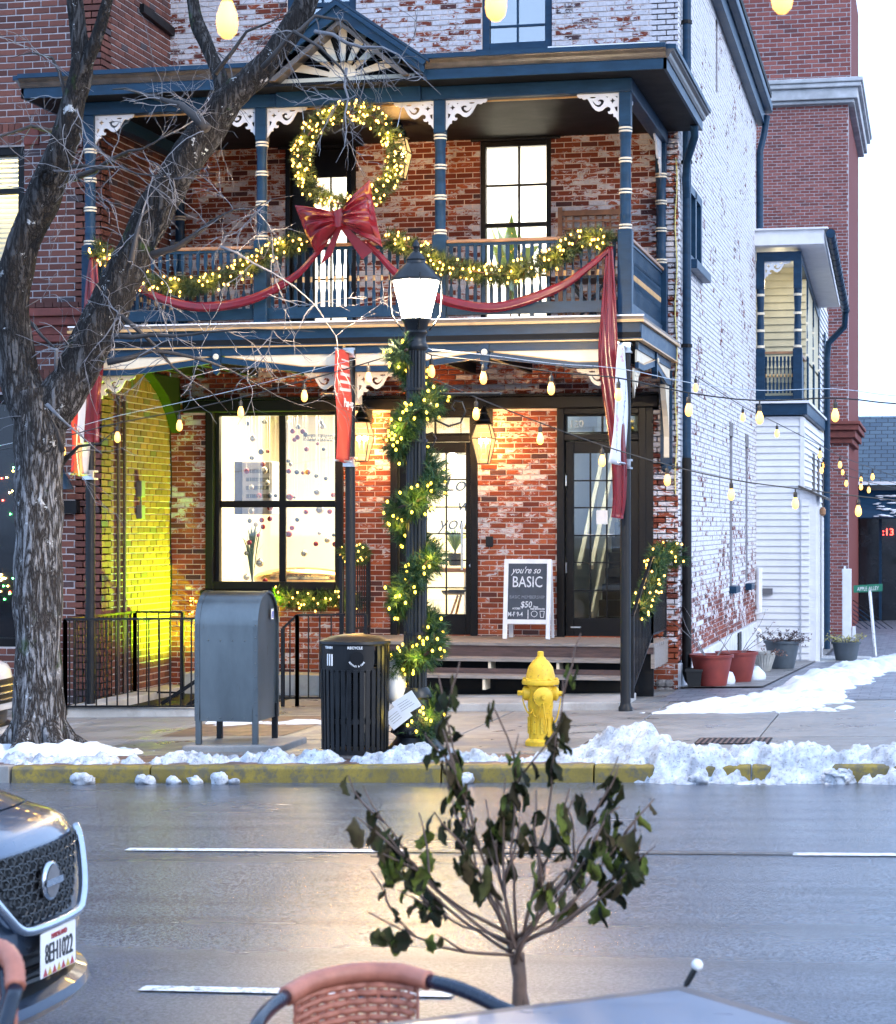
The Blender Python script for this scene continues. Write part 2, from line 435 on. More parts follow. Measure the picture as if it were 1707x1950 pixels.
# pavement across the street and the kerb
walk = MB()
WB = [(1.55,-7.92), (40,-7.92), (40,0.3), (-30,0.3), (-30,-3.9), (.62,-3.9), (.62,-7.0), (.75,-7.5), (1.1,-7.82)]
pts = [V(x, y, gz(x, y) - .012) for x, y in WB]
walk.prism(pts, (0,0,-.3))
sw = tag(walk.build('pavement', M['mortar_left']), kind='structure')
SX = [.62, 1.75, 3.25, 4.75, 6.22, 7.45, 8.75, 10.3, 11.8, 13.3, 14.8]
SY = [-7.15, -5.85, -4.45, -3.2, -1.95, -.6, .28]
def slab(x0, x1, y0, y1, mat, off=0.0, parent=None, name='paving_slab'):
    g_ = .006; m = MB()
    c = [(x0+g_, y0+g_), (x1-g_, y0+g_), (x1-g_, y1-g_), (x0+g_, y1-g_)]
    m.prism([V(x, y, gz(x, y) + off) for x, y in c], (0,0,-.05))
    return m.build(name, mat, parent, bevel=.006)
for i in range(len(SX)-1):
    for j in range(len(SY)-1):
        if SX[i] > 6.2 and j >= 4: continue
        slab(SX[i], SX[i+1], SY[j], SY[j+1], M['walk_concrete'], random.uniform(-.003, .003), sw)
for i in range(-20, 1): slab(.62 + (i-1)*1.5, .62 + i*1.5, -3.88, -2.25, M['walk_concrete'], 0, sw)
sheet('brick_strip', [.8, 3, 6, 10, 16], [-7.90, -7.16], -.004, M['strip_pavers'], sw)
sheet('brick_patch', [1.9, 3.1], [-5.5, -3.4], .004, M['strip_pavers'], sw)

def kerb_paint():
    m, nt, b, N, L = nmat('kerb_yellow'); p = wpos(nt)
    n1 = noise_tex(nt, 9, 8, .75, p); n2 = noise_tex(nt, 3, 4, .6, p); n3 = noise_tex(nt, 60, 3, .7, p)
    cc = mix(nt, (.14,.10,.014), (.27,.19,.02), ramp(nt, n2, .3, .7))
    cc = mix(nt, cc, (.10,.085,.05), mth(nt, 'MULTIPLY', ramp(nt, n1, .47, .58), .92))
    cc = mix(nt, cc, (.05,.045,.03), mth(nt, 'MULTIPLY', ramp(nt, n3, .52, .72), .4))
    L.new(cc, b.inputs['Base Color']); b.inputs['Roughness'].default_value = .55; bump(nt, b, n1, .5, .01); MATS['kerb_yellow'] = m
kerb_paint()
kb = MB(); kb.box(1.55, 40, -8.0, -7.94, gz(1.5)-.5, gz(1.5) - .2)
kerb = tag(kb.build('kerb', M['kerb_concrete']), kind='structure')
x = 1.56
while x < 14:
    x1 = x + random.choice([1.2, 1.8, 2.4])
    m = MB(); a, b_ = x + .006, x1 - .006
    sec = [(-8.06,-.16), (-8.045,-.02), (-8.02,.002), (-7.93,.004), (-7.91,-.25)]
    vv = [(a, y, gz(a) + z) for y, z in sec] + [(b_, y, gz(b_) + z) for y, z in sec]
    n = 5
    m.add(vv, [(0,1,2,3,4)[::-1], (5,6,7,8,9)] + [(i, i+1, n+i+1, n+i) for i in range(4)] + [(4, 0, 5, 9)])
    m.build('kerb_stone', M['kerb_yellow'] if x < 8.0 else M['kerb_concrete'], kerb, bevel=.008)
    x = x1
arc = [(1.55,-7.99), (1.25,-7.96), (.98,-7.86), (.78,-7.70), (.66,-7.45), (.60,-7.1), (.58,-6.0), (.58,-4.0)]
for (xa, ya), (xb, yb) in zip(arc[:-1], arc[1:]):
    m = MB(); m.bar((xa, ya, gz(xa) - .09), (xb, yb, gz(xb) - .09), .13, .19); m.build('kerb_stone', M['kerb_concrete'], kerb, bevel=.008)

# alley between the houses
tag(sheet('alley', [6.1, 6.9, 8, 12, 30], [-1.92, 0, 2, 4, 8, 12, 16, 24, 60], .002, M['alley_pavers']), kind='structure')
al = bpy.data.objects['alley']; ORG[al] = V(0,0,0)
sheet('alley_footway', [6.1, 6.6, 7.05], [-.1, 0, 2, 4, 6, 8, 11, 14, 20], .02, M['walk_concrete'], al)
# pavement on the near side, where the cafe table stands
tag(sheet('near_pavement', [-30, 0, 10, 30], [-40, -25, -18.45], 0.0, M['walk_concrete']), kind='structure')
npv = bpy.data.objects['near_pavement']; ORG[npv] = V(0,0,0)
m = MB(); m.bar((-30, -18.4, gz(-30) - .06), (30, -18.4, gz(30) - .06), .14, .13); m.build('near_kerb', M['kerb_concrete'], npv)

# ================================================================== BRICK WALL BUILDER
def subtract(a, b, holes):
    segs = [(a, b)]
    for h0, h1 in holes:
        out = []
        for s0, s1 in segs:
            if h1 <= s0 or h0 >= s1: out.append((s0, s1)); continue
            if h0 > s0: out.append((s0, h0))
            if h1 < s1: out.append((h1, s1))
        segs = out
    return segs

def brick_wall(parent, name, O, U, Nn, u0, u1, v0, v1, holes, mats, course=.0615, length=.195, joint=.0095,
               thick=.3, single=None, limit=0, topf=None, proud=.009, soldier=()):
    """backing with real openings plus every brick; bricks picked by single() are objects of their own"""
    O = Vector(O); U = Vector(U); Nn = Vector(Nn); Z = V(0,0,1)
    def P(u, v, n): return O + U * u + Z * v + Nn * n
    us = sorted({u0, u1} | {x for h in holes for x in h[:2] if u0 < x < u1}); vs_ = sorted({v0, v1} | {x for h in holes for x in h[2:] if v0 < x < v1})
    back = MB()
    def slabq(ua, ub, va, vb):
        ta = topf(ua) if topf else 1e9; tb = topf(ub) if topf else 1e9
        c = [P(ua, va, 0), P(ub, va, 0), P(ub, min(vb, tb), 0), P(ua, min(vb, ta), 0)]
        back.prism(c, -Nn * thick)
    for j in range(len(vs_)-1):
        run = None
        for i in range(len(us)-1):
            um, vm = (us[i]+us[i+1])/2, (vs_[j]+vs_[j+1])/2
            hole = any(h[0] < um < h[1] and h[2] < vm < h[3] for h in holes)
            if not hole: run = (run[0], us[i+1]) if run else (us[i], us[i+1])
            if (hole or i == len(us)-2) and run: slabq(run[0], run[1], vs_[j], vs_[j+1]); run = None
    wall = back.build(name, mats[1], parent)
    rest = MB(); rnd = random.Random(sum(map(ord, name)))
    full = None; count = 0
    nrow = int((v1 - v0) / course)
    flip = U.cross(Z).dot(Nn) < 0
    def brick_faces(ua, ub, va, vb, pr):
        c = .003
        vv = [P(ua, va, 0), P(ub, va, 0), P(ub, vb, 0), P(ua, vb, 0),
              P(ua+c, va+c, pr), P(ub-c, va+c, pr), P(ub-c, vb-c, pr), P(ua+c, vb-c, pr)]
        fs = [(4,5,6,7), (0,1,5,4), (1,2,6,5), (2,3,7,6), (3,0,4,7)]
        return vv, [f[::-1] for f in fs] if flip else fs
    cand = []
    for r in range(nrow):
        va = v0 + r * course; vb = va + course - joint; vm = (va + vb) / 2
        hs = [(h[0], h[1]) for h in holes if h[2] < vm < h[3]]
        off = (-length / 2 if r % 2 else 0) + rnd.uniform(-.006, .006)
        u = u0 + off
        while u < u1:
            a, b2 = max(u, u0), min(u + length - joint, u1)
            if b2 - a > .02:
                for s0, s1 in subtract(a, b2, hs):
                    if s1 - s0 < .015: continue
                    if topf and vb > min(topf(s0), topf(s1)): continue
                    pr = proud + rnd.uniform(-.0025, .003)
                    whole = s1 - s0 > length - joint - .001
                    if whole and single and single((s0+s1)/2, vm): cand.append((s0, s1, va, vb, pr)); continue
                    rest.r = rnd.random() * .999 + .0005
                    rest.add(*brick_faces(s0, s1, va, vb, pr))
            u += length
    rnd.shuffle(cand)
    for k, (s0, s1, va, vb, pr) in enumerate(cand):
        if k >= limit:
            rest.r = rnd.random(); rest.add(*brick_faces(s0, s1, va, vb, pr)); continue
        if full is None:
            mb = MB(); vv, fs = brick_faces(-(length-joint)/2, (length-joint)/2, -(course-joint)/2, (course-joint)/2, proud)
            vv = [p - O for p in vv]; mb.add(vv, fs); ob = mb.build('brick', mats[0]); me = ob.data; bpy.data.objects.remove(ob); full = me
        ob = bpy.data.objects.new('brick', full); COL.objects.link(ob); ob.parent = wall
        ob.location = P((s0+s1)/2, (va+vb)/2, rnd.uniform(-.003, .003)) - ORG[wall]
        ORG[ob] = ORG[wall]
    rb = rest.build('bricks', mats[0], wall); rb['kind'] = 'stuff'
    return wall

# ================================================================== THE BRICK HOUSE
house = thing('brick_house', 'three storey red brick house with flaking white paint and a blue two level porch', 'house', (3.04, 0, 0))
FH = [(.45,2.15,1.08,3.30), (2.72,3.76,.56,3.30), (4.69,5.72,.56,3.30), (1.44,2.30,3.95,6.34), (3.79,4.62,4.05,6.30), (1.46,2.30,7.34,9.1), (3.81,4.63,7.34,9.1), (.17,5.86,3.19,3.34)]
front = brick_wall(house, 'front_wall', (0,0,0), (1,0,0), (0,-1,0), 0, 6.08, -.15, 9.2, FH, (M['brick_front'], M['mortar_front']),
    single=lambda u, v: (3.76 < u < 4.69 and .9 < v < 3.2) or (u > 5.75 and 1 < v < 3.2) or (2.15 < u < 2.72 and 1.2 < v < 3.2), limit=300)
side = brick_wall(house, 'side_wall', (6.08,0,0), (0,1,0), (1,0,0), 0, 11.05, -.62, 9.2,
    [(1.02,2.45,4.98,5.9), (4.28,4.58,7.62,8.62), (6.30,6.78,.98,3.12), (8.95,9.42,.95,3.06), (4.75,4.95,2.1,2.75), (-1,12,-.7,.28)],
    (M['brick_side'], M['mortar_white']), topf=lambda u: 8.86 - .035 * u)
def P_(m, name, mat, parent=house, **k): return m.build(name, M[mat] if isinstance(mat, str) else mat, parent, **k)
# limewashed foundation along the alley, rubble base at the street corner
paint('foundation_white', (.60,.60,.63), .85, .2, 5, bmp=.5, bscale=25)
m = MB(); m.prism([V(6.04,.02,-.8), V(6.04,11.03,-.8), V(6.04,11.03,.28), V(6.04,.02,.28)], (.075,0,0)); P_(m, 'foundation', 'foundation_white', bevel=.01)
m = MB(); m.box(6.08, 6.135, 7.25, 7.75, .0, .27); P_(m, 'foundation_vent', 'trim_black')
paint('rubble_stone', (.16,.15,.15), .85, .5, 9, bmp=.8, bscale=18, dirt=((.6,.6,.6), .58))
m = MB(); rr = random.Random(4)
for i in range(7):
    for j in range(3):
        x0 = 5.35 + i*.105 + rr.uniform(-.02,.02); z0 = -.16 + j*.085
        m2 = MB(); m2.ball((x0, -.02, z0 + .045), .06, 7, (1.15, .5, .75)); P_(m2, 'foundation_stone', 'rubble_stone', front)
# roof, deep dark eave along the alley with gutter
m = MB(); m.prism([V(-.25,-.35,9.28), V(6.32,-.35,9.28), V(6.32,11.3,8.87), V(-.25,11.3,8.87)], (0,0,.10)); roof = P_(m, 'main_roof', 'soffit_dark')
m = MB(); m.prism([V(6.10,-.2,8.80), V(6.22,-.2,8.80), V(6.22,11.2,8.40), V(6.10,11.2,8.40)], (0,0,.3)); P_(m, 'eave_board', 'trim_blue', roof)
m = MB()
m.prism([V(6.22,-.2,9.0), V(6.34,-.2,9.02), V(6.34,-.2,9.16), V(6.22,-.2,9.16)], (0,11.45,-.40)); P_(m, 'roof_gutter', 'trim_blue', roof, bevel=.02)
# downpipes
def downpipe(pts, r, nm='downpipe', mat='trim_blue'):
    m = MB(); m.tube(pts, r, 10); return smooth_angle(P_(m, nm, mat))
downpipe([(6.155,.22,9.0), (6.155,.22,2.6)], .05); downpipe([(6.155,.22,2.62), (6.155,.22,.38)], .055, mat='trim_black')
downpipe([(6.155,.22,.40), (6.157,.20,.22), (6.20,.08,.10), (6.25,-.02,.07)], .058, mat='trim_black')
downpipe([(6.26,11.1,8.55), (6.20,11.1,8.2), (6.15,11.0,7.95), (6.15,11.0,6.6)], .055)
m = MB()
for z in (1.2, 3.9, 6.0, 7.6): m.lathe((6.155,.22,z), [(.064,-.02),(.064,.02)], 10)
P_(m, 'pipe_clamp', 'trim_black')
# yellow cable down the corner
m = MB(); m.tube([(6.06 + .012*math.sin(i*1.3), -.022, 6.0 - i*.2) for i in range(20)], .007, 5)
paint('yellow_cable', (.65,.55,.18), .5, .1); P_(m, 'corner_cable', 'yellow_cable')
# red plaque on the side wall
paint('sign_red', (.45,.02,.03), .5, .1); m = MB(); m.box(6.085, 6.10, .72, .95, 4.2, 4.42); pl = P_(m, 'wall_plaque', 'sign_red')
for z in (4.36, 4.26): text('lettering', 'FIRE' if z > 4.3 else 'F D', M['white_paint'], pl, (6.103, .835, z - .02), .07, (0,1,0), (0,0,1))

# ---- openings
def frame_box(m, x0, x1, z0, z1, t, y0, y1):
    m.box(x0, x0+t, y0, y1, z0, z1); m.box(x1-t, x1, y0, y1, z0, z1); m.box(x0+t, x1-t, y0, y1, z1-t, z1); m.box(x0+t, x1-t, y0, y1, z0, z0+t)
def glazed(x0, x1, z0, z1, cols, rows, name='window', mat='trim_black', t=.07, y=.06, pane='pane', mun=.022, parent=house, heavy=None):
    """frame with reveal, muntins and a pane in each light"""
    m = MB(); frame_box(m, x0, x1, z0, z1, t, y - .045, y + .06)
    w_ = P_(m, name, mat, parent, bevel=.006)
    gx = [x0 + t + (x1-x0-2*t) * i / cols for i in range(cols+1)] if isinstance(cols, int) else cols
    gzs = [z0 + t + (z1-z0-2*t) * i / rows for i in range(rows+1)] if isinstance(rows, int) else rows
    for i in range(1, len(gx)-1):
        mm = MB(); k = mun * (heavy or 1); mm.box(gx[i]-k/2, gx[i]+k/2, y - .014, y + .03, z0+t, z1-t); P_(mm, 'muntin', mat, w_)
    for j in range(1, len(gzs)-1):
        mm = MB(); k = mun * (heavy or 1); mm.box(x0+t, x1-t, y - .017, y + .028, gzs[j]-k/2, gzs[j]+k/2); P_(mm, 'muntin', mat, w_)
    for i in range(len(gx)-1):
        for j in range(len(gzs)-1):
            mm = MB(); mm.box(gx[i]+.002, gx[i+1]-.002, y, y + .006, gzs[j]+.002, gzs[j+1]-.002); P_(mm, 'pane', pane, w_)
    return w_
# shop window, deep black surround
m = MB(); frame_box(m, .45, 2.15, 1.08, 3.30, .10, -.035, .12); P_(m, 'window_surround', 'trim_black', bevel=.01)
glazed(.55, 2.14, 1.10, 3.20, [.63, 1.375, 2.10], [1.13, 2.10, 3.13], 'shop_window', t=.05, heavy=3.6, y=.09)
m = MB(); m.box(.40, 2.2, -.08, .1, 1.0, 1.08); P_(m, 'window_sill', 'trim_black', bevel=.01)
# timber lintel right across the shopfront
m = MB(); m.box(.17, 5.86, -.05, .2, 3.19, 3.335); P_(m, 'lintel', 'trim_black', bevel=.012)
m = MB(); m.box(.17, 5.86, -.075, -.05, 3.335, 3.36); P_(m, 'lintel_moulding', 'trim_black')
def shop_door(x0, x1, gx, gzs, transom, mun_t):
    m = MB(); m.box(x0, x0+.085, -.03, .16, .565, 3.19); m.box(x1-.085, x1, -.03, .16, .565, 3.19); m.box(x0+.085, x1-.085, -.025, .16, 2.82, 2.90); m.box(x0+.085, x1-.085, -.025, .16, 3.12, 3.19)
    P_(m, 'door_frame', 'trim_black', bevel=.008)
    glazed(x0+.085, x1-.085, 2.90, 3.12, 2, 1, 'transom_window', t=.02, y=.07)
    m = MB(); a, b2 = x0 + .09, x1 - .09
    m.box(a, gx[0], .05, .10, .57, 2.815); m.box(gx[-1], b2, .05, .10, .57, 2.815); m.box(gx[0], gx[-1], .05, .10, .57, gzs[0]); m.box(gx[0], gx[-1], .05, .10, gzs[-1], 2.815)
    d = P_(m, 'door', 'trim_black', bevel=.006)
    for gx_ in gx[1:-1]:
        mm = MB(); mm.box(gx_-.008, gx_+.008, .06, .09, gzs[0], gzs[-1]); P_(mm, 'muntin', 'trim_black', d)
    for gz_ in gzs[1:-1]:
        mm = MB(); mm.box(gx[0], gx[-1], .062, .088, gz_-.008, gz_+.008); P_(mm, 'muntin', 'trim_black', d)
    for i in range(len(gx)-1):
        for j in range(len(gzs)-1):
            mm = MB(); mm.box(gx[i]+.001, gx[i+1]-.001, .073, .078, gzs[j]+.001, gzs[j+1]-.001); P_(mm, 'pane', 'pane', d)
    return d
d1 = shop_door(2.72, 3.76, [2.895, 3.13, 3.37, 3.605], [.815, 1.12, 1.44, 1.75, 2.06, 2.38, 2.69], 1, 1)
m = MB(); m.tube([(3.575,-.02,1.33), (3.575,-.02,1.88)], .014, 8); h_ = P_(m, 'handle', 'bright_metal', d1)
m = MB(); m.bar((3.575,-.02,1.43), (3.575,.05,1.43), .014, .014); m.bar((3.575,-.02,1.78), (3.575,.05,1.78), .014, .014); P_(m, 'handle_bracket', 'bright_metal', d1)
m = MB(); m.lathe((3.665,.045,1.38), [(.018,0),(.018,.012)], 12, axis='y'); P_(m, 'lock', 'bright_metal', d1)
d2 = shop_door(4.69, 5.72, [4.875, 5.065, 5.255, 5.45], [.785, 1.10, 1.42, 1.73, 2.05, 2.36, 2.675], 1, 1)
for zh in (1.3, 2.3): m = MB(); m.box(4.79,4.80,-.01,.04,zh,zh+.12); P_(m, 'hinge', 'bright_metal', d2)
m = MB(); m.box(4.84, 4.96, .042, .05, .67, .685); P_(m, 'kick_plate', 'bright_metal', d2)
m = MB(); m.box(5.14, 5.27, .040, .052, 1.86, 2.02); card = P_(m, 'door_notice', 'white_paint', d2)   # its square code is left out
paint('decal_white', (.8,.8,.8), .6, .05)
for seg in ([(5.30,2.15),(5.36,2.15),(5.36,2.02)], [(5.02,1.86),(5.02,1.74),(5.10,1.74)], [(5.22,1.745),(5.32,1.745)]):
    mm = MB()
    for (xa, za), (xb, zb) in zip(seg[:-1], seg[1:]): mm.bar((xa,.068,za), (xb,.068,zb), .004, .008)
    P_(mm, 'door_decal', 'decal_white', d2)
text('house_number', '120', M['decal_white'], house, (4.905,.045,2.975), .115, align='CENTER')
paint('decal_grey', (.30,.28,.25), .6, .05)
text('transom_lettering', 'work together', M['decal_grey'], house, (3.30,.045,2.98), .095, align='CENTER', xs=.95)
text('shop_lettering', 'Love', M['trim_black'], house, (3.40,.9,2.26), .26, shear=.3); text('shop_lettering', 'what', M['trim_black'], house, (3.52,.9,2.02), .22, shear=.35); text('shop_lettering', 'you do', M['trim_black'], house, (3.42,.9,1.80), .24, shear=.3)
# panel door post right of the stair door, dark stained jamb with a bright edge
m = MB(); m.box(5.72, 5.80, -.02, .12, .565, 3.19); P_(m, 'door_jamb', 'trim_black')
# intercom
m = MB(); m.box(3.86, 3.945, -.045, -.01, 1.60, 1.72); ic = P_(m, 'intercom', 'black_metal', bevel=.006)
# first floor: balcony door and window
m = MB(); frame_box(m, 1.44, 2.30, 3.94, 6.34, .06, -.02, .12); P_(m, 'door_surround', 'trim_black', bevel=.008)
m = MB(); m.box(1.50, 1.78, .05, .10, 3.96, 6.28); m.box(2.17, 2.24, .05, .10, 3.96, 6.28); m.box(1.78, 2.17, .05, .10, 5.95, 6.28); m.box(1.78, 2.17, .05, .10, 3.96, 4.06)
bd = P_(m, 'balcony_door', 'trim_black', bevel=.006)
mm = MB(); mm.box(1.968, 1.986, .055, .085, 4.06, 5.95); P_(mm, 'muntin', 'trim_black', bd)
for z in (5.45, 4.75): mm = MB(); mm.box(1.78, 2.17, .057, .083, z-.009, z+.009); P_(mm, 'muntin', 'trim_black', bd)
for xa, xb in ((1.78,1.968), (1.986,2.17)):
    for za, zb in ((4.06,4.741), (4.759,5.441), (5.459,5.95)): mm = MB(); mm.box(xa, xb, .07, .076, za, zb); P_(mm, 'pane', 'pane', bd)
m = MB(); m.box(1.35, 2.395, -.04, .2, 6.285, 6.46); P_(m, 'lintel', 'trim_black', bevel=.012)
m = MB(); m.box(3.68, 4.73, -.04, .2, 6.285, 6.47); P_(m, 'lintel', 'trim_black', bevel=.012)
glazed(3.79, 4.62, 4.05, 6.285, [3.875, 4.235, 4.56], [4.12, 4.73, 5.32, 5.78, 6.22], 'balcony_window', t=.06, heavy=1.1)
m = MB(); m.box(3.85, 4.58, .03, .09, 5.295, 5.345); P_(m, 'meeting_rail', 'trim_black')
# second floor windows with reflecting glass
for xa, xb in ((1.46, 2.30), (3.81, 4.63)):
    glazed(xa, xb, 7.34, 9.1, [xa+.09, (xa+xb)/2, xb-.09], [7.42, 7.62, 7.98, 8.4, 9.04], 'upper_window', mat='trim_blue', t=.085, pane='pane_reflective', heavy=1.1)
    mm = MB(); mm.box(xa+.05, xb-.05, .02, .07, 7.955, 8.005); P_(mm, 'meeting_rail', 'trim_blue')
    mm = MB(); mm.box(xa-.06, xb+.06, -.07, .1, 7.26, 7.34); P_(mm, 'window_sill', 'trim_blue')
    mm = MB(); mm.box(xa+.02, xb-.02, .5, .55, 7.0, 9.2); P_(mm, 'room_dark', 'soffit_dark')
# side windows: pair of casements, tall slots with sills, blind slit
m = MB(); m.box(5.9, 6.02, 1.02, 2.45, 4.98, 5.9); sw_ = P_(m, 'side_window', 'pane_reflective'); 
for a, b2 in ((1.02,1.16), (1.68,1.80), (2.31,2.45)): mm = MB(); mm.box(6.0, 6.10, a, b2, 4.98, 5.9); P_(mm, 'window_frame', 'trim_blue', sw_)
mm = MB(); mm.box(6.0, 6.10, 1.16, 2.31, 5.80, 5.9); mm.box(6.0, 6.10, 1.16, 2.31, 4.98, 5.06); P_(mm, 'window_frame', 'trim_blue', sw_)
mm = MB(); mm.box(6.05, 6.20, .92, 2.55, 4.87, 4.98); P_(mm, 'window_sill', 'trim_blue', sw_, bevel=.01)
for ya, yb, za, zb in ((6.30,6.78,.98,3.12), (8.95,9.42,.95,3.06)):
    mm = MB(); mm.box(5.86, 5.92, ya, yb, za, zb); o_ = P_(mm, 'slot_window', 'glass_dark')
    mm = MB(); mm.box(5.95, 6.19, ya-.06, yb+.1, za-.10, za); P_(mm, 'window_sill', 'trim_blue', o_, bevel=.01)
    mm = MB(); mm.box(5.92, 6.02, ya, ya+.07, za, zb); P_(mm, 'window_frame', 'trim_black', o_)
    mm = MB(); mm.box(6.02, 6.095, ya-.05, yb+.05, zb, zb+.2); P_(mm, 'brick_lintel', 'rubble_stone', o_)
mm = MB(); mm.box(5.9, 5.95, 4.28, 4.58, 7.62, 8.62); P_(mm, 'slit_window', 'glass_dark')
mm = MB(); mm.box(5.9, 5.95, 4.75, 4.95, 2.1, 2.75); P_(mm, 'slit_window', 'glass_dark')

# ---- rooms behind the glass (plastered, lit by their ceiling lamps)
paint('room_cream', (.78,.74,.62), .8, .06, 2, bmp=0); paint('room_white', (.80,.80,.76), .8, .05, 2, bmp=0); paint('room_floor', (.35,.27,.2), .4, .2, 3)
def room(x0, x1, y0, y1, z0, z1, wall, floor='room_floor', open_front=True):
    m = MB(); t = .05
    m.box(x0-t, x0, y0, y1, z0, z1); m.box(x1, x1+t, y0, y1, z0, z1); m.box(x0-t, x1+t, y1, y1+t, z0, z1); m.box(x0-t, x1+t, y0, y1+t, z1, z1+t)
    P_(m, 'room_wall', wall); m = MB(); m.box(x0-t, x1+t, y0, y1+t, z0-t, z0); P_(m, 'room_floor', floor)
room(.06, 4.28, .32, 4.2, .56, 3.38, 'room_cream')
room(.06, 5.95, .32, 3.2, 3.95, 6.9, 'room_white')
lamp('shop_ceiling_light', (1.6, 1.5, 3.33), 120, (1, .86, .56), parent=house, kind='AREA', size=(2.4, 1.6))
lamp('shop_ceiling_light', (3.3, 2.4, 3.33), 80, (1, .90, .64), parent=house, kind='AREA', size=(1.4, 1.4))
lamp('room_ceiling_light', (2.0, 1.4, 6.85), 150, (1, .95, .84), parent=house, kind='AREA', size=(1.8, 1.2))
lamp('room_ceiling_light', (4.3, 1.4, 6.85), 160, (1, .97, .86), parent=house, kind='AREA', size=(1.8, 1.2))
# stair hall behind the right door
room(4.36, 5.95, .32, 5.2, .56, 3.86, 'room_white')
m = MB()
for i in range(13): m.box(4.95, 5.93, 1.2 + i*.27, 1.2 + (i+1)*.27, .56, .56 + (i+1)*.19)
paint('stair_dark', (.035,.03,.03), .6, .3); st = P_(m, 'stair', 'stair_dark')
for dx in (4.95, 4.80):
    m = MB(); m.bar((dx,.9,1.35), (dx,4.4,3.85), .05, .06); P_(m, 'stair_rail', 'trim_cream', st)
m = MB(); m.bar((4.93,1.1,.72), (4.93,4.6,3.2), .03, .25); P_(m, 'stair_string', 'trim_cream', st)
lamp('hall_light', (4.7, 1.2, 3.6), 30, (.9, 1, .85), .15, parent=house)

# ================================================================== THE PORCH (part of the house)
paint('roof_metal', (.012,.034,.066), .4, .3, 3, spec=.25); paint('crown_bronze', (.075,.06,.048), .35, .4, 8)
paint('snow_strip', (.8,.82,.86), .7, .06, 20)
paint('post_black', (.007,.008,.010), .40, .3, 8, spec=.25)
EX0, EX1, EY = -.40, 6.36, -3.42
# hipped porch roof
m = MB(); A = [V(EX0,EY,6.54), V(EX1,EY,6.54), V(EX1,.0,6.54), V(EX0,.0,6.54), V(.9,.0,7.12), V(5.1,.0,7.12)]
m.add(A, [(0,1,5,4), (1,2,5), (3,0,4)]); proof = P_(m, 'porch_roof', 'roof_metal')
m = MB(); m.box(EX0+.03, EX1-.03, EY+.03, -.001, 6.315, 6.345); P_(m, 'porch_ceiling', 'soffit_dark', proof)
def eave_run(a, b2, out):
    """fascia, crown and drip edge along an eave from a to b2; out = outward direction"""
    a = V(*a); b2 = V(*b2); o = V(*out)
    def pr(sec, nm, mt):
        m = MB(); m.prism([a + o*d + V(0,0,z) for d, z in sec], b2 - a); ob = P_(m, nm, mt, proof); return ob
    pr([(-.03,6.31), (.0,6.31), (.0,6.415), (-.03,6.415)], 'fascia', 'trim_blue')
    pr([(-.03,6.415), (.012,6.415), (.03,6.44), (.04,6.465), (.07,6.49), (.075,6.503), (-.03,6.503)], 'crown_moulding', 'crown_bronze')
    pr([(-.05,6.503), (.095,6.503), (.095,6.548), (-.05,6.555)], 'drip_edge', 'trim_blue')
eave_run((EX0,EY,0), (2.18,EY,0), (0,-1,0)); eave_run((3.92,EY,0), (EX1,EY,0), (0,-1,0))
eave_run((EX1,EY,0), (EX1,-.01,0), (1,0,0)); eave_run((EX0,EY,0), (EX0,-.6,0), (-1,0,0))
m = MB(); m.box(5.2, 6.3, EY-.08, EY, 6.55, 6.562); P_(m, 'eave_snow', 'snow_strip', proof)
downpipe([(6.30,-.35,6.32), (6.30,-.28,6.2), (6.18,.03,5.98), (6.155,.12,5.8), (6.155,.2,5.6)], .045)
# gable over the middle bay
ap = V(3.05, 0, 7.09)
for s_ in (-1, 1):
    ft = V(3.05 + s_*.90, 0, 6.46)
    m = MB(); m.prism([V(ap.x,EY-.10,ap.z), V(ft.x,EY-.10,ft.z), V(ft.x,EY-.10,ft.z-.10), V(ap.x,EY-.10,ap.z-.135)], (0,.05,0)); P_(m, 'barge_board', 'trim_blue', proof)
    m = MB(); m.prism([V(ap.x,EY-.14,ap.z+.03), V(ft.x+s_*.03,EY-.14,ft.z+.01), V(ft.x,EY-.14,ft.z-.03), V(ap.x,EY-.14,ap.z-.015)], (0,.04,0)); P_(m, 'barge_edge', 'trim_blue', proof)
    m = MB(); m.prism([V(ap.x,EY-.12,ap.z+.035), V(ft.x+s_*.05,EY-.12,ft.z+.005), V(ft.x+s_*.05,-1.0,ft.z+.005), V(ap.x,-1.0,ap.z+.035)], (0,0,.03)); P_(m, 'gable_roof', 'roof_metal', proof)
    m = MB(); m.prism([V(ap.x,EY-.05,ap.z-.14), V(ft.x-s_*.16,EY-.05,ft.z-.10), V(ft.x-s_*.24,EY-.05,ft.z-.10), V(ap.x,EY-.05,ap.z-.19)], (0,.18,0)); P_(m, 'gable_lining', 'crown_bronze', proof)
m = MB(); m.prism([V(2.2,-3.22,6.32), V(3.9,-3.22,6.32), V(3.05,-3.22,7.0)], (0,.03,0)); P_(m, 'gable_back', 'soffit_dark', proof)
m = MB(); m.box(2.30, 3.80, -3.30, -3.26, 6.33, 6.405); P_(m, 'gable_sill', 'trim_cream', proof)
m = MB(); m.prism([V(3.05 + .15*math.cos(a), -3.31, 6.40 + .15*math.sin(a)) for a in [R(x) for x in range(0, 181, 15)]], (0,.03,0)); P_(m, 'sunburst_centre', 'trim_cream', proof)
for k in range(7):
    a = R(14 + k * 25.3); L_ = min(.62, (.62 / (abs(math.sin(a)) + .735 * abs(math.cos(a)))) * .93)
    d = V(math.cos(a), 0, math.sin(a)); n_ = V(-d.z, 0, d.x); c = V(3.05, -3.295, 6.40)
    m = MB(); m.prism([c + d*.12 - n_*.020, c + d*L_ - n_*.052, c + d*L_ + n_*.052, c + d*.12 + n_*.020], (0,.02,0)); P_(m, 'sunburst_ray', 'trim_cream', proof)
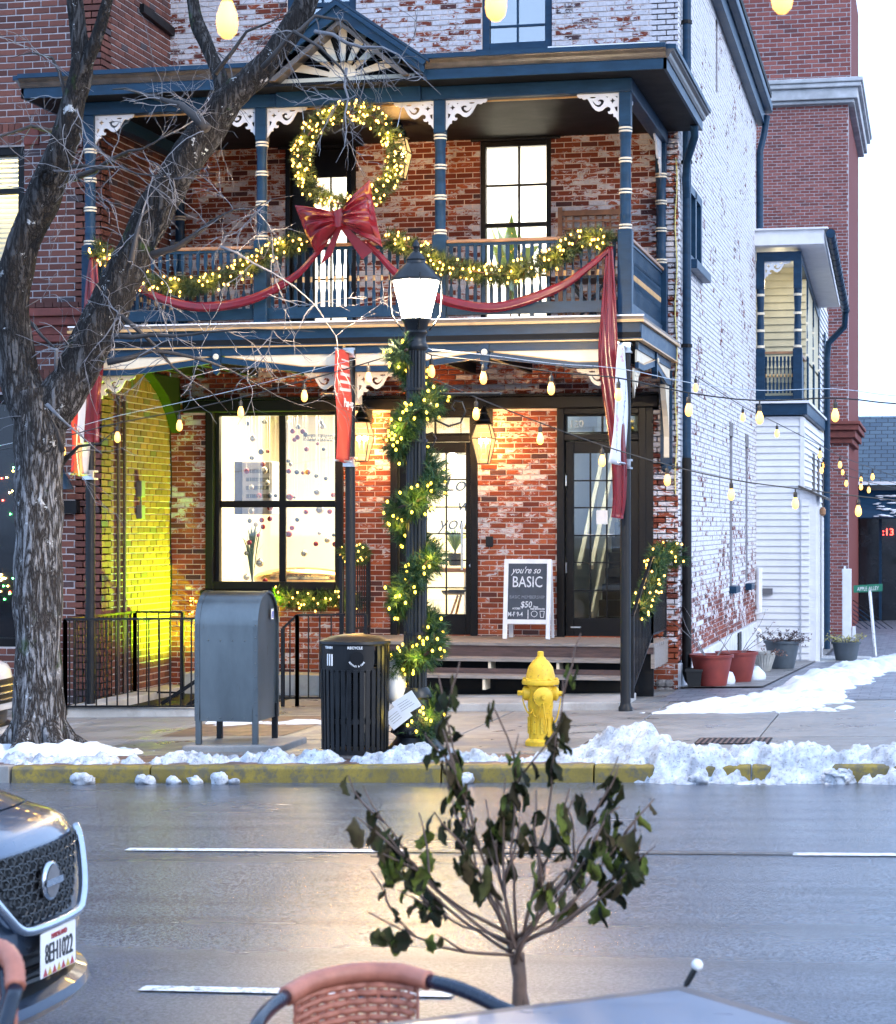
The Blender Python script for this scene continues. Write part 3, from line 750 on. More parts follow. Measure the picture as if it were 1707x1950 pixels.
# header beams
m = MB(); m.box(.13, 5.97, -3.07, -2.93, 6.175, 6.312); P_(m, 'header_beam', 'trim_blue', bevel=.008)
m = MB(); m.box(2.28, 3.82, -3.11, -3.07, 6.16, 6.325); P_(m, 'header_beam', 'trim_blue', bevel=.008)
m = MB(); m.box(5.83, 5.97, -2.93, -.01, 6.175, 6.312); P_(m, 'header_beam', 'trim_blue', bevel=.008)
m = MB(); m.box(.13, .27, -2.93, -.01, 6.175, 6.312); P_(m, 'header_beam', 'trim_blue', bevel=.008)
m = MB(); m.box(.27, 5.83, -2.925, -2.915, 6.16, 6.18); P_(m, 'beam_lip', 'trim_gold')

def column(x, y, z0=3.93, z1=6.175, half=False):
    m = MB(); s_ = .072
    m.box(x-s_, x+s_, y-s_, y+s_, z0, 4.80)
    c = P_(m, 'column', 'trim_blue', bevel=.008)
    m = MB(); m.box(x-.06, x+.06, y-.06, y+.06, 5.84, z1); P_(m, 'column_head', 'trim_blue', c, bevel=.008)
    m = MB(); prof = [(.07,4.80),(.055,4.85),(.055,4.93),(.06,4.95),(.055,4.97),(.057,5.15),(.062,5.17),(.062,5.21),(.057,5.23),(.055,5.46),(.06,5.48),(.06,5.52),(.055,5.54),(.054,5.70),(.06,5.72),(.06,5.76),(.066,5.78),(.066,5.84)]
    m.lathe((x,y,0), prof, 16); smooth_angle(P_(m, 'turned_shaft', 'trim_blue', c), 50)
    for z in (4.835, 5.19, 5.50, 5.805):
        m = MB()
        for dz in (-.018, .014): m.lathe((x,y,z+dz), [(.066,-.009),(.070,0),(.066,.009)], 16)
        P_(m, 'cream_ring', 'trim_cream', c)
    return c
CX = [.20, 2.10, 4.0, 5.90]
for x_ in CX: column(x_, -3.0)
column(5.90, -.10); column(.16, -.10)

# sawn fretwork brackets
def curve_mesh(name, loops, depth):
    cu = bpy.data.curves.new(name, 'CURVE'); cu.dimensions = '2D'; cu.fill_mode = 'BOTH'; cu.extrude = depth
    for lp in loops:
        sp = cu.splines.new('POLY'); sp.points.add(len(lp)-1); sp.use_cyclic_u = True
        for p, (x_, y_) in zip(sp.points, lp): p.co = (x_, y_, 0, 1)
    tmp = bpy.data.objects.new('tmp', cu); COL.objects.link(tmp); dg = bpy.context.evaluated_depsgraph_get(); dg.update()
    me = bpy.data.meshes.new_from_object(tmp.evaluated_get(dg)); bpy.data.objects.remove(tmp); me.name = name
    return me
def circ(cx_, cy_, r_, n=10, sx=1, sy=1): return [(cx_ + r_*sx*math.cos(2*math.pi*i/n), cy_ + r_*sy*math.sin(2*math.pi*i/n)) for i in range(n)]
def quat(cx_, cy_, r_): return [(cx_ + (r_ if i % 2 == 0 else r_*.42) * math.cos(math.pi*i/4), cy_ + (r_ if i % 2 == 0 else r_*.42) * math.sin(math.pi*i/4)) for i in range(8)]
out_l = [(0,0),(.43,0),(.425,-.022),(.405,-.038),(.385,-.034),(.37,-.05),(.35,-.052),(.335,-.045),(.32,-.05),(.30,-.085),(.275,-.13),(.245,-.162),(.21,-.178),(.175,-.168),(.145,-.142),(.12,-.132),(.098,-.14),(.088,-.16),(.098,-.182),(.118,-.18),(.112,-.202),(.088,-.208),(.07,-.20),(.06,-.215),(.062,-.235),(.04,-.24),(.02,-.27),(0,-.30)]
sw1 = [(.155,-.075),(.165,-.105),(.19,-.13),(.215,-.135),(.245,-.118),(.265,-.09),(.275,-.06),(.258,-.085),(.235,-.108),(.212,-.113),(.192,-.100),(.188,-.083),(.20,-.074),(.21,-.082),(.218,-.068),(.20,-.056),(.175,-.058)]
fret_me = curve_mesh('fretwork_bracket', [out_l, quat(.07,-.075,.032), sw1, circ(.27,-.035,.02,8,1.6,.45), [(.02,-.13),(.05,-.14),(.04,-.17),(.02,-.19)], [(.11,-.03),(.135,-.03),(.122,-.045)], [(.02,-.03),(.045,-.03),(.02,-.05)]], .011)
for mt in ('trim_cream',): fret_me.materials.clear(); fret_me.materials.append(M['white_paint'])
fret_w = fret_me; fret_c = fret_me.copy(); fret_c.materials.clear(); fret_c.materials.append(M['trim_cream'])
def fret(x_, y_, z_, dirx, me=fret_w, sc=1.0, along='x'):
    ob = bpy.data.objects.new('fretwork_bracket', me); COL.objects.link(ob); ob.parent = house
    ob.location = V(x_, y_, z_) - ORG[house]
    ob.rotation_euler = (R(90), 0, 0 if dirx > 0 else R(180)) if along == 'x' else (R(90), 0, R(90) if dirx > 0 else R(-90))
    ob.scale = (sc, sc, 1); ORG[ob] = ORG[house]
for x_ in CX:
    if x_ < 5.5: fret(x_ + .06, -3.0, 6.175, 1)
    if x_ > .5: fret(x_ - .06, -3.0, 6.175, -1)
fret(5.90, -2.94, 6.175, 1, along='y'); fret(5.90, -.16, 6.175, -1, sc=1.3, along='y'); fret(.2, -2.94, 6.175, 1, along='y')

# balcony deck
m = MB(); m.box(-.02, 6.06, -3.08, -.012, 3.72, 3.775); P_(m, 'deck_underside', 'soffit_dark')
for i in range(22):
    m = MB(); y0 = -3.10 + i*.14; m.box(.0, 6.09, y0, y0 + .132, 3.90, 3.93); P_(m, 'deck_board', 'deck_wood')
m = MB(); m.box(.02, 6.06, -3.075, -3.03, 3.705, 3.895); P_(m, 'rim_joist', 'trim_blue', bevel=.006)
m = MB(); m.box(6.02, 6.065, -3.03, -.012, 3.705, 3.895); P_(m, 'rim_joist', 'trim_blue', bevel=.006)
m = MB(); m.box(.02, .065, -3.03, -.012, 3.705, 3.895); P_(m, 'rim_joist', 'trim_blue')
m = MB(); m.box(-.01, 6.10, -3.125, -3.03, 3.872, 3.899); m.box(6.065, 6.10, -3.03, -.012, 3.872, 3.899); P_(m, 'deck_moulding', 'trim_gold')
m = MB(); m.box(.0, 6.1, -3.135, -3.085, 3.931, 3.945); P_(m, 'deck_snow', 'snow_strip')
m = MB(); m.box(.02, 6.085, -3.095, -3.03, 3.69, 3.705); m.box(6.03, 6.085, -3.03, -.012, 3.69, 3.705); P_(m, 'frieze_moulding', 'trim_gold')
for i in range(9):
    m = MB(); x_ = .4 + i*.66; m.box(x_, x_+.045, -3.02, -.02, 3.60, 3.72); P_(m, 'deck_joist', 'soffit_dark')
# frieze with cream panels and turned pendants, two bays on the street and one on the alley
def frieze(a, b2, n):
    """a, b2: bay ends (posts); n outward"""
    a = V(*a); b2 = V(*b2); n = V(*n); L_ = (b2 - a).length; d = (b2 - a).normalized(); c = (a + b2) / 2; h = L_ / 2 - .07
    def q(u, z, o=0): return c + d*u + V(0,0,z) + n*o
    m = MB(); m.prism([q(-h,3.61,.02), q(h,3.61,.02), q(h,3.69,.02), q(-h,3.69,.02)], -n*.03); P_(m, 'frieze_rail', 'trim_blue')
    k = max(.12, h - .57)
    for s_ in (-1, 1):
        m = MB(); m.prism([q(s_*.09,3.61,.006), q(s_*h,3.61,.006), q(s_*h,3.485,.006), q(s_*(h-.42),3.485,.006), q(s_*.09,3.60,.006)], -n*.02); P_(m, 'frieze_panel', 'trim_cream')
        m = MB(); m.prism([q(s_*.05,3.60,.022), q(s_*(h-.42),3.485,.022), q(s_*h,3.485,.022), q(s_*h,3.425,.022), q(s_*(h-.42),3.425,.022), q(s_*.05,3.535,.022)], -n*.035); P_(m, 'frieze_arch', 'trim_blue')
        m = MB(); m.prism([q(s_*.09,3.607,.026), q(s_*(h-.42),3.493,.026), q(s_*h,3.493,.026), q(s_*h,3.483,.026), q(s_*(h-.42),3.483,.026), q(s_*.09,3.595,.026)], -n*.02); P_(m, 'frieze_bead', 'trim_gold')
    m = MB(); m.prism([q(-.045,3.69,.04), q(.045,3.69,.04), q(.045,3.49,.04), q(.02,3.46,.04), q(.035,3.44,.04), q(0,3.41,.04), q(-.035,3.44,.04), q(-.02,3.46,.04), q(-.045,3.49,.04)], -n*.06); pe = P_(m, 'frieze_pendant', 'trim_blue')
    m = MB()
    cc = q(0,3.60,.04)
    if abs(n.y) > .5: m.lathe(cc, [(.032,0),(.032,-.012),(.018,-.018)], 14, axis='y')
    else: m.lathe(cc, [(.032,0),(.032,.012),(.018,.018)], 14, axis='x')
    P_(m, 'rosette', 'trim_cream', pe)
frieze((.20,-3.04,0), (3.05,-3.04,0), (0,-1,0)); frieze((3.05,-3.04,0), (5.90,-3.04,0), (0,-1,0)); frieze((6.0,-3.0,0), (6.0,-.1,0), (1,0,0))
# posts to the pavement with cream capital blocks
for x_ in (.20, 3.05, 5.90):
    zb = gz(x_)
    m = MB(); m.lathe((x_,-3.0,0), [(.072,zb-.02),(.072,zb+.03),(.058,zb+.05),(.052,zb+.08),(.052,3.69)], 16); po = smooth_angle(P_(m, 'porch_post', 'post_black'), 40)
    if x_ == 3.05:
        m = MB(); m.box(x_-.075, x_+.075, -2.945, -2.80, 3.10, 3.70); P_(m, 'capital_block', 'trim_cream', po, bevel=.01)
        m = MB(); m.box(x_-.05, x_-.02, -2.96, -2.945, 3.12, 3.7); m.box(x_+.03, x_+.05, -2.96, -2.945, 3.12, 3.7); P_(m, 'capital_reed', 'trim_cream', po)
    if x_ > 1: fret(x_-.07, -2.98, 3.425, -1, fret_c, 1.0)
    if x_ < 5: fret(x_+.07, -2.98, 3.425, 1, fret_c, 1.0)
fret(5.97, -2.93, 3.425, 1, fret_c, 1.0, 'y')
m = MB(); m.prism([V(5.93,-.02,2.55), V(5.93,-.02,3.42), V(5.93,-.45,3.42), V(5.93,-.36,3.25), V(5.93,-.20,3.08), V(5.93,-.09,2.85), V(5.93,-.10,2.62)], (.06,0,0)); P_(m, 'wall_bracket', 'trim_cream')
m = MB(); m.prism([V(5.89,-.02,2.50), V(5.89,-.02,3.6), V(5.89,-.09,3.6), V(5.89,-.09,2.55)], (.13,0,0)); m.ball((5.955,-.06,2.5), .06, 8); P_(m, 'wall_post', 'trim_blue')
m = MB(); m.prism([V(.02,-.03,2.95), V(.02,-.03,3.6), V(.02,-1.0,3.6), V(.02,-.75,3.5), V(.02,-.45,3.36), V(.02,-.2,3.15)], (.12,0,0)); P_(m, 'wall_bracket', 'soffit_dark')

# balustrade: handrails, bottom rails and each baluster
prof = [(.018,4.11),(.02,4.20),(.02,4.27),(.013,4.285),(.016,4.30)]
bal = MB()
bal.box(-.017,.017,-.012,.012,4.10,4.25); bal.prism([V(-.017,-.012,4.25), V(.017,-.012,4.25), V(.009,-.012,4.29), V(-.009,-.012,4.29)], (0,.024,0))
bal.lathe((0,0,0), [(.009,4.29),(.012,4.34),(.012,4.36)], 8); 
bal.cur = 1; bal.lathe((0,0,0), [(.0135,4.36),(.0145,4.375),(.0145,4.40),(.0135,4.415)], 8); bal.cur = 0
bal.lathe((0,0,0), [(.012,4.415),(.010,4.46),(.013,4.50),(.011,4.52)], 8)
bal.prism([V(-.008,-.012,4.52), V(.008,-.012,4.52), V(.018,-.012,4.56), V(.018,-.012,4.70), V(-.018,-.012,4.70), V(-.018,-.012,4.56)], (0,.024,0))
bob = bal.build('baluster', [M['trim_blue'], M['trim_gold']]); bal_me = bob.data; bpy.data.objects.remove(bob)
def balustrade(a, b2, n, mesh=bal_me, parent=house, sc=1.0):
    a = V(*a); b2 = V(*b2); d = (b2-a).normalized()
    m = MB(); m.bar(a + V(0,0,4.735), b2 + V(0,0,4.735), .085, .035); hr = P_(m, 'handrail', 'rail_wood', parent, bevel=.008)
    m = MB(); m.bar(a + V(0,0,4.705), b2 + V(0,0,4.705), .045, .03); m.bar(a + V(0,0,4.045), b2 + V(0,0,4.045), .05, .115); P_(m, 'bottom_rail', 'trim_blue', hr)
    m = MB(); c = (a+b2)/2; m.box(c.x-.02, c.x+.02, c.y-.02, c.y+.02, 3.93, 3.99); P_(m, 'rail_foot', 'trim_blue', hr)
    for i in range(n):
        p = a + (b2-a) * ((i + .5) / n)
        ob = bpy.data.objects.new('baluster', mesh); COL.objects.link(ob); ob.parent = hr; ob.location = p - ORG[parent]
        if abs(d.y) > .5: ob.rotation_euler = (0,0,R(90))
        ORG[ob] = ORG[parent]
for xa, xb in zip(CX[:-1], CX[1:]): balustrade((xa+.072,-3.0,0), (xb-.072,-3.0,0), 21)
balustrade((5.9,-2.925,0), (5.9,-.175,0), 30); balustrade((.2,-2.925,0), (.2,-.175,0), 30)

# entrance deck and steps
rnd = random.Random(8)
for i in range(9):
    y1 = -.012 - i*.143; m = MB(); m.box(2.42, 5.98 + rnd.uniform(-.01,.01), y1-.137, y1, .53, .566 + rnd.uniform(-.002,.002)); P_(m, 'porch_board', 'deck_wood', bevel=.003)
m = MB(); m.box(2.44, 5.96, -1.27, -1.24, .46, .53); P_(m, 'porch_fascia', 'riser_wood')
m = MB(); m.box(5.93, 5.97, -1.24, -.012, .30, .53); P_(m, 'porch_fascia', 'deck_wood')
m = MB(); m.box(2.44, 2.48, -1.24, -.012, .30, .53); P_(m, 'porch_fascia', 'riser_wood')
for k, (z, yf) in enumerate(((.412,-1.58), (.248,-1.88))):
    for j in range(2):
        m = MB(); y0 = yf + j*.15; m.box(3.42, 5.80, y0, y0+.143, z-.038, z + rnd.uniform(-.002,.002)); P_(m, 'step_tread', 'deck_wood', bevel=.003)
    m = MB(); m.box(3.44, 5.78, yf+.27, yf+.29, z-.0, z+.055); P_(m, 'step_riser', 'riser_wood')
    for x_ in (3.46, 4.2, 4.95, 5.74):
        m = MB(); m.box(x_, x_+.03, yf+.03, yf+.29, z-.16, z-.039); P_(m, 'step_support', 'trim_cream' if x_ in (4.2, 4.95) else 'riser_wood')
m = MB(); m.box(2.46, 5.95, -1.18, -1.14, -.2, .50); P_(m, 'porch_gap_shade', 'soffit_dark')  # dark sheet standing in for the shaded gap behind the steps
concrete('step_concrete', (.42,.41,.40), .4)
m = MB(); m.prism([V(x_, y_, gz(x_) + .075) for x_, y_ in ((3.1,-2.88), (5.82,-2.88), (5.82,-1.6), (3.1,-1.6))], (0,0,-.12)); P_(m, 'step_base', 'step_concrete', bevel=.01)

# ================================================================== NEIGHBOURING BUILDINGS
def PP(m, name, mat, parent, **k): return m.build(name, M[mat] if isinstance(mat, str) else mat, parent, **k)
left = thing('corner_building', 'dark red brick building with corbelled band, yellow-green light washing its side wall', 'building', (-2, -1.2, 0))
lw = brick_wall(left, 'front_wall', (-6,-2.2,0), (1,0,0), (0,-1,0), 0, 6.0, -.4, 9.6, [(3.2,5.10,4.55,6.04), (2.6,5.30,.5,3.30)], (M['brick_left'], M['mortar_left']), course=.0745, length=.2, joint=.012,
    single=lambda u, v: u > 5.05 and 1 < v < 8.3, limit=220)
ls = brick_wall(left, 'side_wall', (0,-2.2,0), (0,1,0), (1,0,0), 0, 2.19, -.4, 9.6, [], (M['brick_left'], M['mortar_left']), course=.0745, length=.2, joint=.012,
    single=lambda u, v: 1 < v < 3.4, limit=80)
m = MB(); m.box(-6.1, .12, -2.4, .0, 9.6, 9.8); PP(m, 'parapet', 'rubble_stone', left)
# soldier course lintels, stone blocks, corbelled band
sold = MB(); sold.box(-.032,.032,-.018,.0,0,.235); so_ = sold.build('soldier_brick', M['brick_left']); so_me = so_.data; bpy.data.objects.remove(so_)
def soldiers(x0, x1, z, y=-2.2, side=False):
    n = int((x1-x0)/.074)
    for i in range(n):
        ob = bpy.data.objects.new('soldier_brick', so_me); COL.objects.link(ob); ob.parent = ls if side else lw
        ob.location = (V(.0, x0 + (i+.5)*.074, z) if side else V(x0 + (i+.5)*.074, y, z)) - ORG[left]
        if side: ob.rotation_euler = (0,0,R(90))
        ORG[ob] = ORG[left]
soldiers(-1.6, -.9, 6.06); soldiers(-2.0, -.15, 3.33); soldiers(-2.15, -.25, 3.40, side=True)
paint('red_stone', (.17,.045,.035), .8, .3, 8, bmp=.5, bscale=50)
for za, zb, d in ((3.86,3.94,.10), (3.94,4.04,.07), (4.04,4.14,.12), (4.14,4.235,.16)):
    m = MB(); m.box(-6, d*.9, -2.2-d, -2.19, za, zb-.004); PP(m, 'band_course', 'red_stone', lw, bevel=.012)
    m = MB(); m.box(-.01, d*.9, -2.19, -.6, za, zb-.004); PP(m, 'band_course', 'red_stone', ls, bevel=.012)
m = MB()
for i in range(60): m.box(-6 + i*.1 + .004, -6 + (i+1)*.1 - .004, -2.36, -2.19, 4.236, 4.29)
PP(m, 'sill_course', 'brick_left', lw)
m = MB(); m.box(-.90, -.72, -2.23, -2.19, 6.05, 6.26); PP(m, 'key_block', 'red_stone', lw, bevel=.01)
# lit upper window with blinds
win = MB(); frame_box(win, -2.8, -.90, 4.55, 6.04, .09, -2.17, -2.02); wn = PP(win, 'blind_window', 'trim_black', left, bevel=.01)
m = MB(); m.box(-2.7, -.98, -2.16, -2.06, 5.53, 5.585); PP(m, 'meeting_rail', 'trim_black', wn)
m = MB(); m.box(-2.7, -.98, -2.105, -2.10, 4.62, 5.97); PP(m, 'pane', 'pane', wn)
paint('blind_slat', (.72,.66,.42), .6, .05, 3)
for i in range(24):
    z = 4.66 + i*.055; m = MB(); m.prism([V(-2.7,-2.03,z), V(-2.7,-1.99,z+.045), V(-2.7,-1.987,z+.045), V(-2.7,-2.027,z)], (1.74,0,0)); PP(m, 'blind_slat', 'blind_slat', wn)
m = MB(); m.box(-2.8, -.7, -1.4, -1.35, 4.5, 6.1); m.box(-.75,-.7,-1.9,-1.4,4.5,6.1); PP(m, 'room_wall', 'room_cream', left)
lamp('window_room_light', (-1.5, -1.75, 5.95), 34, (1,.82,.38), .12, parent=left)
# dark ground floor shopfront with a few coloured lights
m = MB(); frame_box(m, -3.4, -.70, .5, 3.30, .1, -2.16, -2.0); sf = PP(m, 'shopfront', 'trim_black', left, bevel=.01)
m = MB(); m.box(-3.3, -.8, -2.08, -2.07, .6, 3.2); PP(m, 'pane', 'glass_dark', sf)
paint('pane_tone', (.02,.03,.04), .1, .3)
for cn, cc_ in (('fairy_warm', (1,.62,.18)), ('fairy_red', (1,.05,.03)), ('fairy_green', (.1,1,.2))): emit(cn, cc_, 26)
rr = random.Random(3)
for cn in ('fairy_warm', 'fairy_warm', 'fairy_red', 'fairy_green'):
    m = MB()
    for i in range(14): m.ball((rr.uniform(-1.35,-.86), -2.10, rr.choice([rr.uniform(1.9,2.5), rr.uniform(1.0,1.3)])), .009, 6)
    o_ = PP(m, 'shop_lights', cn, sf); o_['kind'] = 'stuff'
# barn lamp, flashing, conduits and boxes on the side wall
m = MB(); m.lathe((-.40,-2.42,0), [(.155,2.24),(.15,2.27),(.06,2.44),(.05,2.50),(.02,2.53)], 16); sl = smooth_angle(PP(m, 'barn_lamp_shade', 'trim_blue', left)); m = MB(); m.tube([(-.40,-2.42,2.5), (-.40,-2.42,2.62), (-.40,-2.3,2.66), (-.40,-2.2,2.6)], .014, 8); PP(m, 'barn_lamp_arm', 'trim_black', sl)
m = MB(); m.box(-.62, -.24, -2.32, -2.2, 1.98, 2.12); PP(m, 'lamp_box', 'trim_black', left)
m = MB(); m.bar((.03,-1.05,7.79), (.03,-.02,7.74), .07, .10); PP(m, 'flashing', 'trim_black', ls)
for y_ in (-1.77, -1.58):
    m = MB(); m.tube([(.035,y_,-.1), (.035,y_,3.3)], .022, 8); PP(m, 'conduit', 'riser_wood', ls)
paint('box_grey', (.13,.13,.14), .5, .2)
for za, zb in ((2.17,2.36), (1.92,2.08)):
    m = MB(); m.box(.005, .075, -1.15, -1.03, za, zb); PP(m, 'meter_box', 'box_grey', ls, bevel=.008)
m = MB(); m.bar((.04,-1.09,2.08), (.04,-1.09,2.17), .02, .02); PP(m, 'conduit', 'box_grey', ls)
m = MB(); m.tube([(.02,-.03 - .02*math.sin(i*.9),3.2 - i*.16) for i in range(18)], .008, 5); PP(m, 'wall_cable', 'trim_black', ls)

# yellow-green floodlight standing on the stairwell ledge
fl = thing('floodlight', 'small floodlight on the stairwell ledge throwing yellow-green light up the wall', 'floodlight', (1.30,-.14,.12))
m = MB(); m.box(1.24,1.36,-.19,-.09,.16,.26); body = PP(m, 'housing', 'trim_black', fl, bevel=.01)
emit('flood_glass', (.6,1,.1), 12); m = MB(); m.box(1.232,1.24,-.18,-.10,.17,.25); PP(m, 'lens', 'flood_glass', body)
m = MB(); m.bar((1.30,-.14,.12), (1.30,-.14,.16), .03, .03); PP(m, 'bracket', 'trim_black', fl)
lamp('flood_beam', (1.15,-.14,.26), 950, (.46,1,.0), .05, parent=fl, kind='SPOT', spot=120, rot=V(-1,-.30,1.55).normalized().to_track_quat('-Z','Y').to_euler())

# ---------------------------------------------------------------- white clapboard wing behind the house
wing = thing('clapboard_wing', 'white clapboard wing with blue balcony behind the brick house', 'building', (6.5, 11, -.4))
bd_ = MB(); bd_.prism([V(0,0,0), V(0,-.032,.0), V(0,-.006,.108), V(0,0,.112)], (1,0,0)); b0 = bd_.build('clapboard', M['white_siding']); bme = b0.data; bpy.data.objects.remove(b0)
bye = bme.copy(); bye.materials.clear(); bye.materials.append(M['yellow_siding'])
def boards(x, y, z0, z1, ln, face='y', me=bme, pitch=.1085):
    z = z0
    while z < z1 - .02:
        ob = bpy.data.objects.new('clapboard', me); COL.objects.link(ob); ob.parent = wing; ob.location = V(x, y, z) - ORG[wing]
        ob.scale = (ln, 1, 1)
        if face == 'x': ob.rotation_euler = (0, 0, R(90))
        ORG[ob] = ORG[wing]; z += pitch
m = MB(); m.box(6.09, 6.84, 11.02, 20.2, -.9, 3.62); PP(m, 'wing_core', 'white_paint', wing)
m = MB(); m.box(5.2, 6.80, 12.7, 20.2, 3.62, 6.3); PP(m, 'wing_core', 'yellow_siding', wing)
boards(6.09, 11.02, -.55, 3.58, .75); boards(6.84, 11.0, -.55, 3.58, 9.2, 'x'); boards(5.6, 12.7, 3.9, 6.3, 1.2, 'y', bye, .125); boards(6.80, 16.9, 3.7, 6.2, 3.3, 'x')
m = MB(); m.box(6.80, 6.87, 10.985, 11.06, -.5, 3.60); PP(m, 'corner_board', 'white_paint', wing)
# porch entry on its flank with little shed roof
m = MB(); m.box(6.86, 7.06, 10.99, 12.1, -.62, 2.30); m.prism([V(6.82,10.99,2.30), V(7.06,10.99,2.30), V(7.06,10.99,2.36), V(6.82,10.99,2.48)], (0,1.1,0)); PP(m, 'entry_box', 'white_paint', wing)
boards(6.82, 10.988, -.55, 2.25, .13)
m = MB(); m.prism([V(6.78,10.90,2.50), V(7.22,10.90,2.30), V(7.22,10.90,2.26), V(6.78,10.90,2.46)], (0,1.3,0)); PP(m, 'entry_roof', 'crown_bronze', wing)
m = MB(); m.box(7.06, 7.09, 11.15, 11.95, -.40, 2.05); PP(m, 'entry_door', 'glass_dark', wing); m = MB(); m.box(7.06, 7.11, 11.02, 11.15, -.4, 2.15); m.box(7.06, 7.11, 11.95, 12.1, -.4, 2.15); PP(m, 'entry_trim', 'white_paint', wing)
m = MB(); m.box(7.0, 7.9, 10.6, 12.6, -.62, -.36); PP(m, 'entry_step', 'step_concrete', wing, bevel=.02)
m = MB(); m.lathe((7.16,11.05,2.0), [(.02,0),(.05,.03),(.05,.10),(.03,.14)], 10); PP(m, 'entry_lantern', 'rail_wood', wing)
for y_ in (13.6, 15.2, 17.0):
    m = MB(); m.box(6.845, 6.875, y_, y_+.55, 2.0, 3.1); PP(m, 'wing_window', 'crown_bronze', wing)
m = MB(); m.box(6.845, 6.87, 18.0, 18.4, -.2, 5.6); PP(m, 'wing_downpipe', 'trim_blue', wing)
# balcony
m = MB(); m.box(6.09, 6.92, 10.92, 17.0, 3.64, 3.83); PP(m, 'balcony_rim', 'trim_blue', wing, bevel=.01); m = MB(); m.box(6.09, 6.95, 10.88, 17.0, 3.83, 3.87); PP(m, 'balcony_edge', 'white_paint', wing)
m = MB(); m.prism([V(5.9,10.75,6.38), V(7.2,10.75,6.38), V(7.2,16.8,5.95), V(5.9,16.8,5.95)], (0,0,.24)); PP(m, 'balcony_roof', 'white_paint', wing, bevel=.01)
m = MB(); m.prism([V(5.9,10.7,6.62), V(7.26,10.7,6.62), V(7.26,16.9,6.19), V(5.9,16.9,6.19)], (0,0,.03)); PP(m, 'balcony_roof_edge', 'white_paint', wing)
m = MB(); m.tube([(7.30,10.72,6.54), (7.30,16.9,5.90)], .075, 10); gt = smooth_angle(PP(m, 'wing_gutter', 'trim_blue', wing))
for k in range(16):
    m = MB(); f_ = k/15; m.lathe((7.30, 10.74 + 6.1*f_, 6.54 - .635*f_), [(.082,-.012),(.082,.012)], 10, axis='y'); PP(m, 'gutter_strap', 'trim_black', gt)
m = MB(); m.tube([(7.30,16.8,5.85), (7.28,16.9,5.6), (6.98,17.0,5.3), (6.95,17.0,5.0), (6.95,17.0,-.5)], .06, 8); smooth_angle(PP(m, 'wing_downpipe', 'trim_blue', wing))
m = MB(); m.box(6.10, 6.82, 10.97, 11.07, 6.15, 6.30); PP(m, 'balcony_beam', 'trim_blue', wing); m = MB(); m.prism([V(6.70,11.07,6.15), V(6.82,11.07,6.15), V(6.82,16.9,5.72), V(6.70,16.9,5.72)], (0,0,.15)); PP(m, 'balcony_beam', 'trim_blue', wing)
def wing_post(x, y, top):
    m = MB(); m.box(x-.075, x+.075, y-.075, y+.075, 3.87, 4.72); c = PP(m, 'wing_post', 'trim_blue', wing, bevel=.01)
    m = MB(); m.box(x-.065, x+.065, y-.065, y+.065, top-.45, top); PP(m, 'post_head', 'trim_blue', c)
    m = MB(); m.lathe((x,y,0), [(.07,4.72),(.055,4.76),(.06,5.1),(.05,5.3),(.06,5.5),(.065,top-.45)], 12); smooth_angle(PP(m, 'turned_shaft', 'trim_blue', c))
    for z in (4.76, 5.02, 5.3, 5.6): m = MB(); m.lathe((x,y,z), [(.068,-.02),(.068,.02)], 12); PP(m, 'cream_ring', 'trim_cream', c)
wing_post(6.16, 11.02, 6.15); wing_post(6.76, 11.02, 6.15)
for k, y_ in enumerate((12.9, 14.8, 16.7)): wing_post(6.76, y_, 6.0 - .14*k)
ob = bpy.data.objects.new('fretwork_bracket', fret_w); COL.objects.link(ob); ob.parent = wing; ob.location = V(6.22,11.02,6.15) - ORG[wing]; ob.rotation_euler = (R(90),0,0)
m = MB(); m.bar((6.22,11.02,4.66), (6.70,11.02,4.66), .08, .04); hr = PP(m, 'handrail', 'rail_wood', wing); m = MB(); m.bar((6.22,11.02,3.93), (6.70,11.02,3.93), .06, .06); PP(m, 'bottom_rail', 'trim_blue', wing)
for i in range(8):
    ob = bpy.data.objects.new('baluster', bal_me); COL.objects.link(ob); ob.parent = hr; ob.location = V(6.25 + i*.06, 11.02, -.10) - ORG[wing]; ORG[ob] = ORG[wing]
for ya, yb in ((11.1,12.83), (12.97,14.73), (14.87,16.63)):
    m = MB(); m.bar((6.76,ya,4.66), (6.76,yb,4.66), .08, .04); hr = PP(m, 'handrail', 'rail_wood', wing); m = MB(); m.bar((6.76,ya,3.95), (6.76,yb,3.95), .05, .1); m.bar((6.76,ya,4.3), (6.76,yb,4.3), .012, .62); PP(m, 'rail_panel', 'trim_blue', wing)
lamp('balcony_light', (6.4, 11.9, 5.9), 5, (1,.85,.5), .08, parent=wing)

# ---------------------------------------------------------------- tall brick tower far behind
tower = thing('brick_tower', 'tall red brick block with pale stone cornice rising behind the wing', 'building', (7.12, 23, 0))
tw = brick_wall(tower, 'lower_wall', (2.0,23,0), (1,0,0), (0,-1,0), 0, 5.12, -1.2, 11.0, [], (M['brick_far'], M['mortar_left']), course=.068, length=.2, joint=.013)
tw2 = brick_wall(tower, 'upper_wall', (2.0,23,0), (1,0,0), (0,-1,0), 0, 5.17, 11.5, 14.5, [], (M['brick_far'], M['mortar_left']), course=.098, length=.30, joint=.017)
m = MB(); m.box(2.0, 7.11, 23.02, 30, -1.2, 14.5); PP(m, 'tower_core', 'brick_far', tower)
paint('pale_stone', (.42,.43,.45), .7, .3, 2.5, bmp=.3, dirt=((.15,.15,.16), .64))
for za, zb, d in ((10.98,11.06,.14), (11.06,11.30,.22), (11.30,11.40,.30), (11.40,11.50,.34)):
    m = MB(); m.box(2.0, 7.12+d*.95, 23-d, 30, za, zb-.003); PP(m, 'cornice_course', 'pale_stone', tower, bevel=.02)
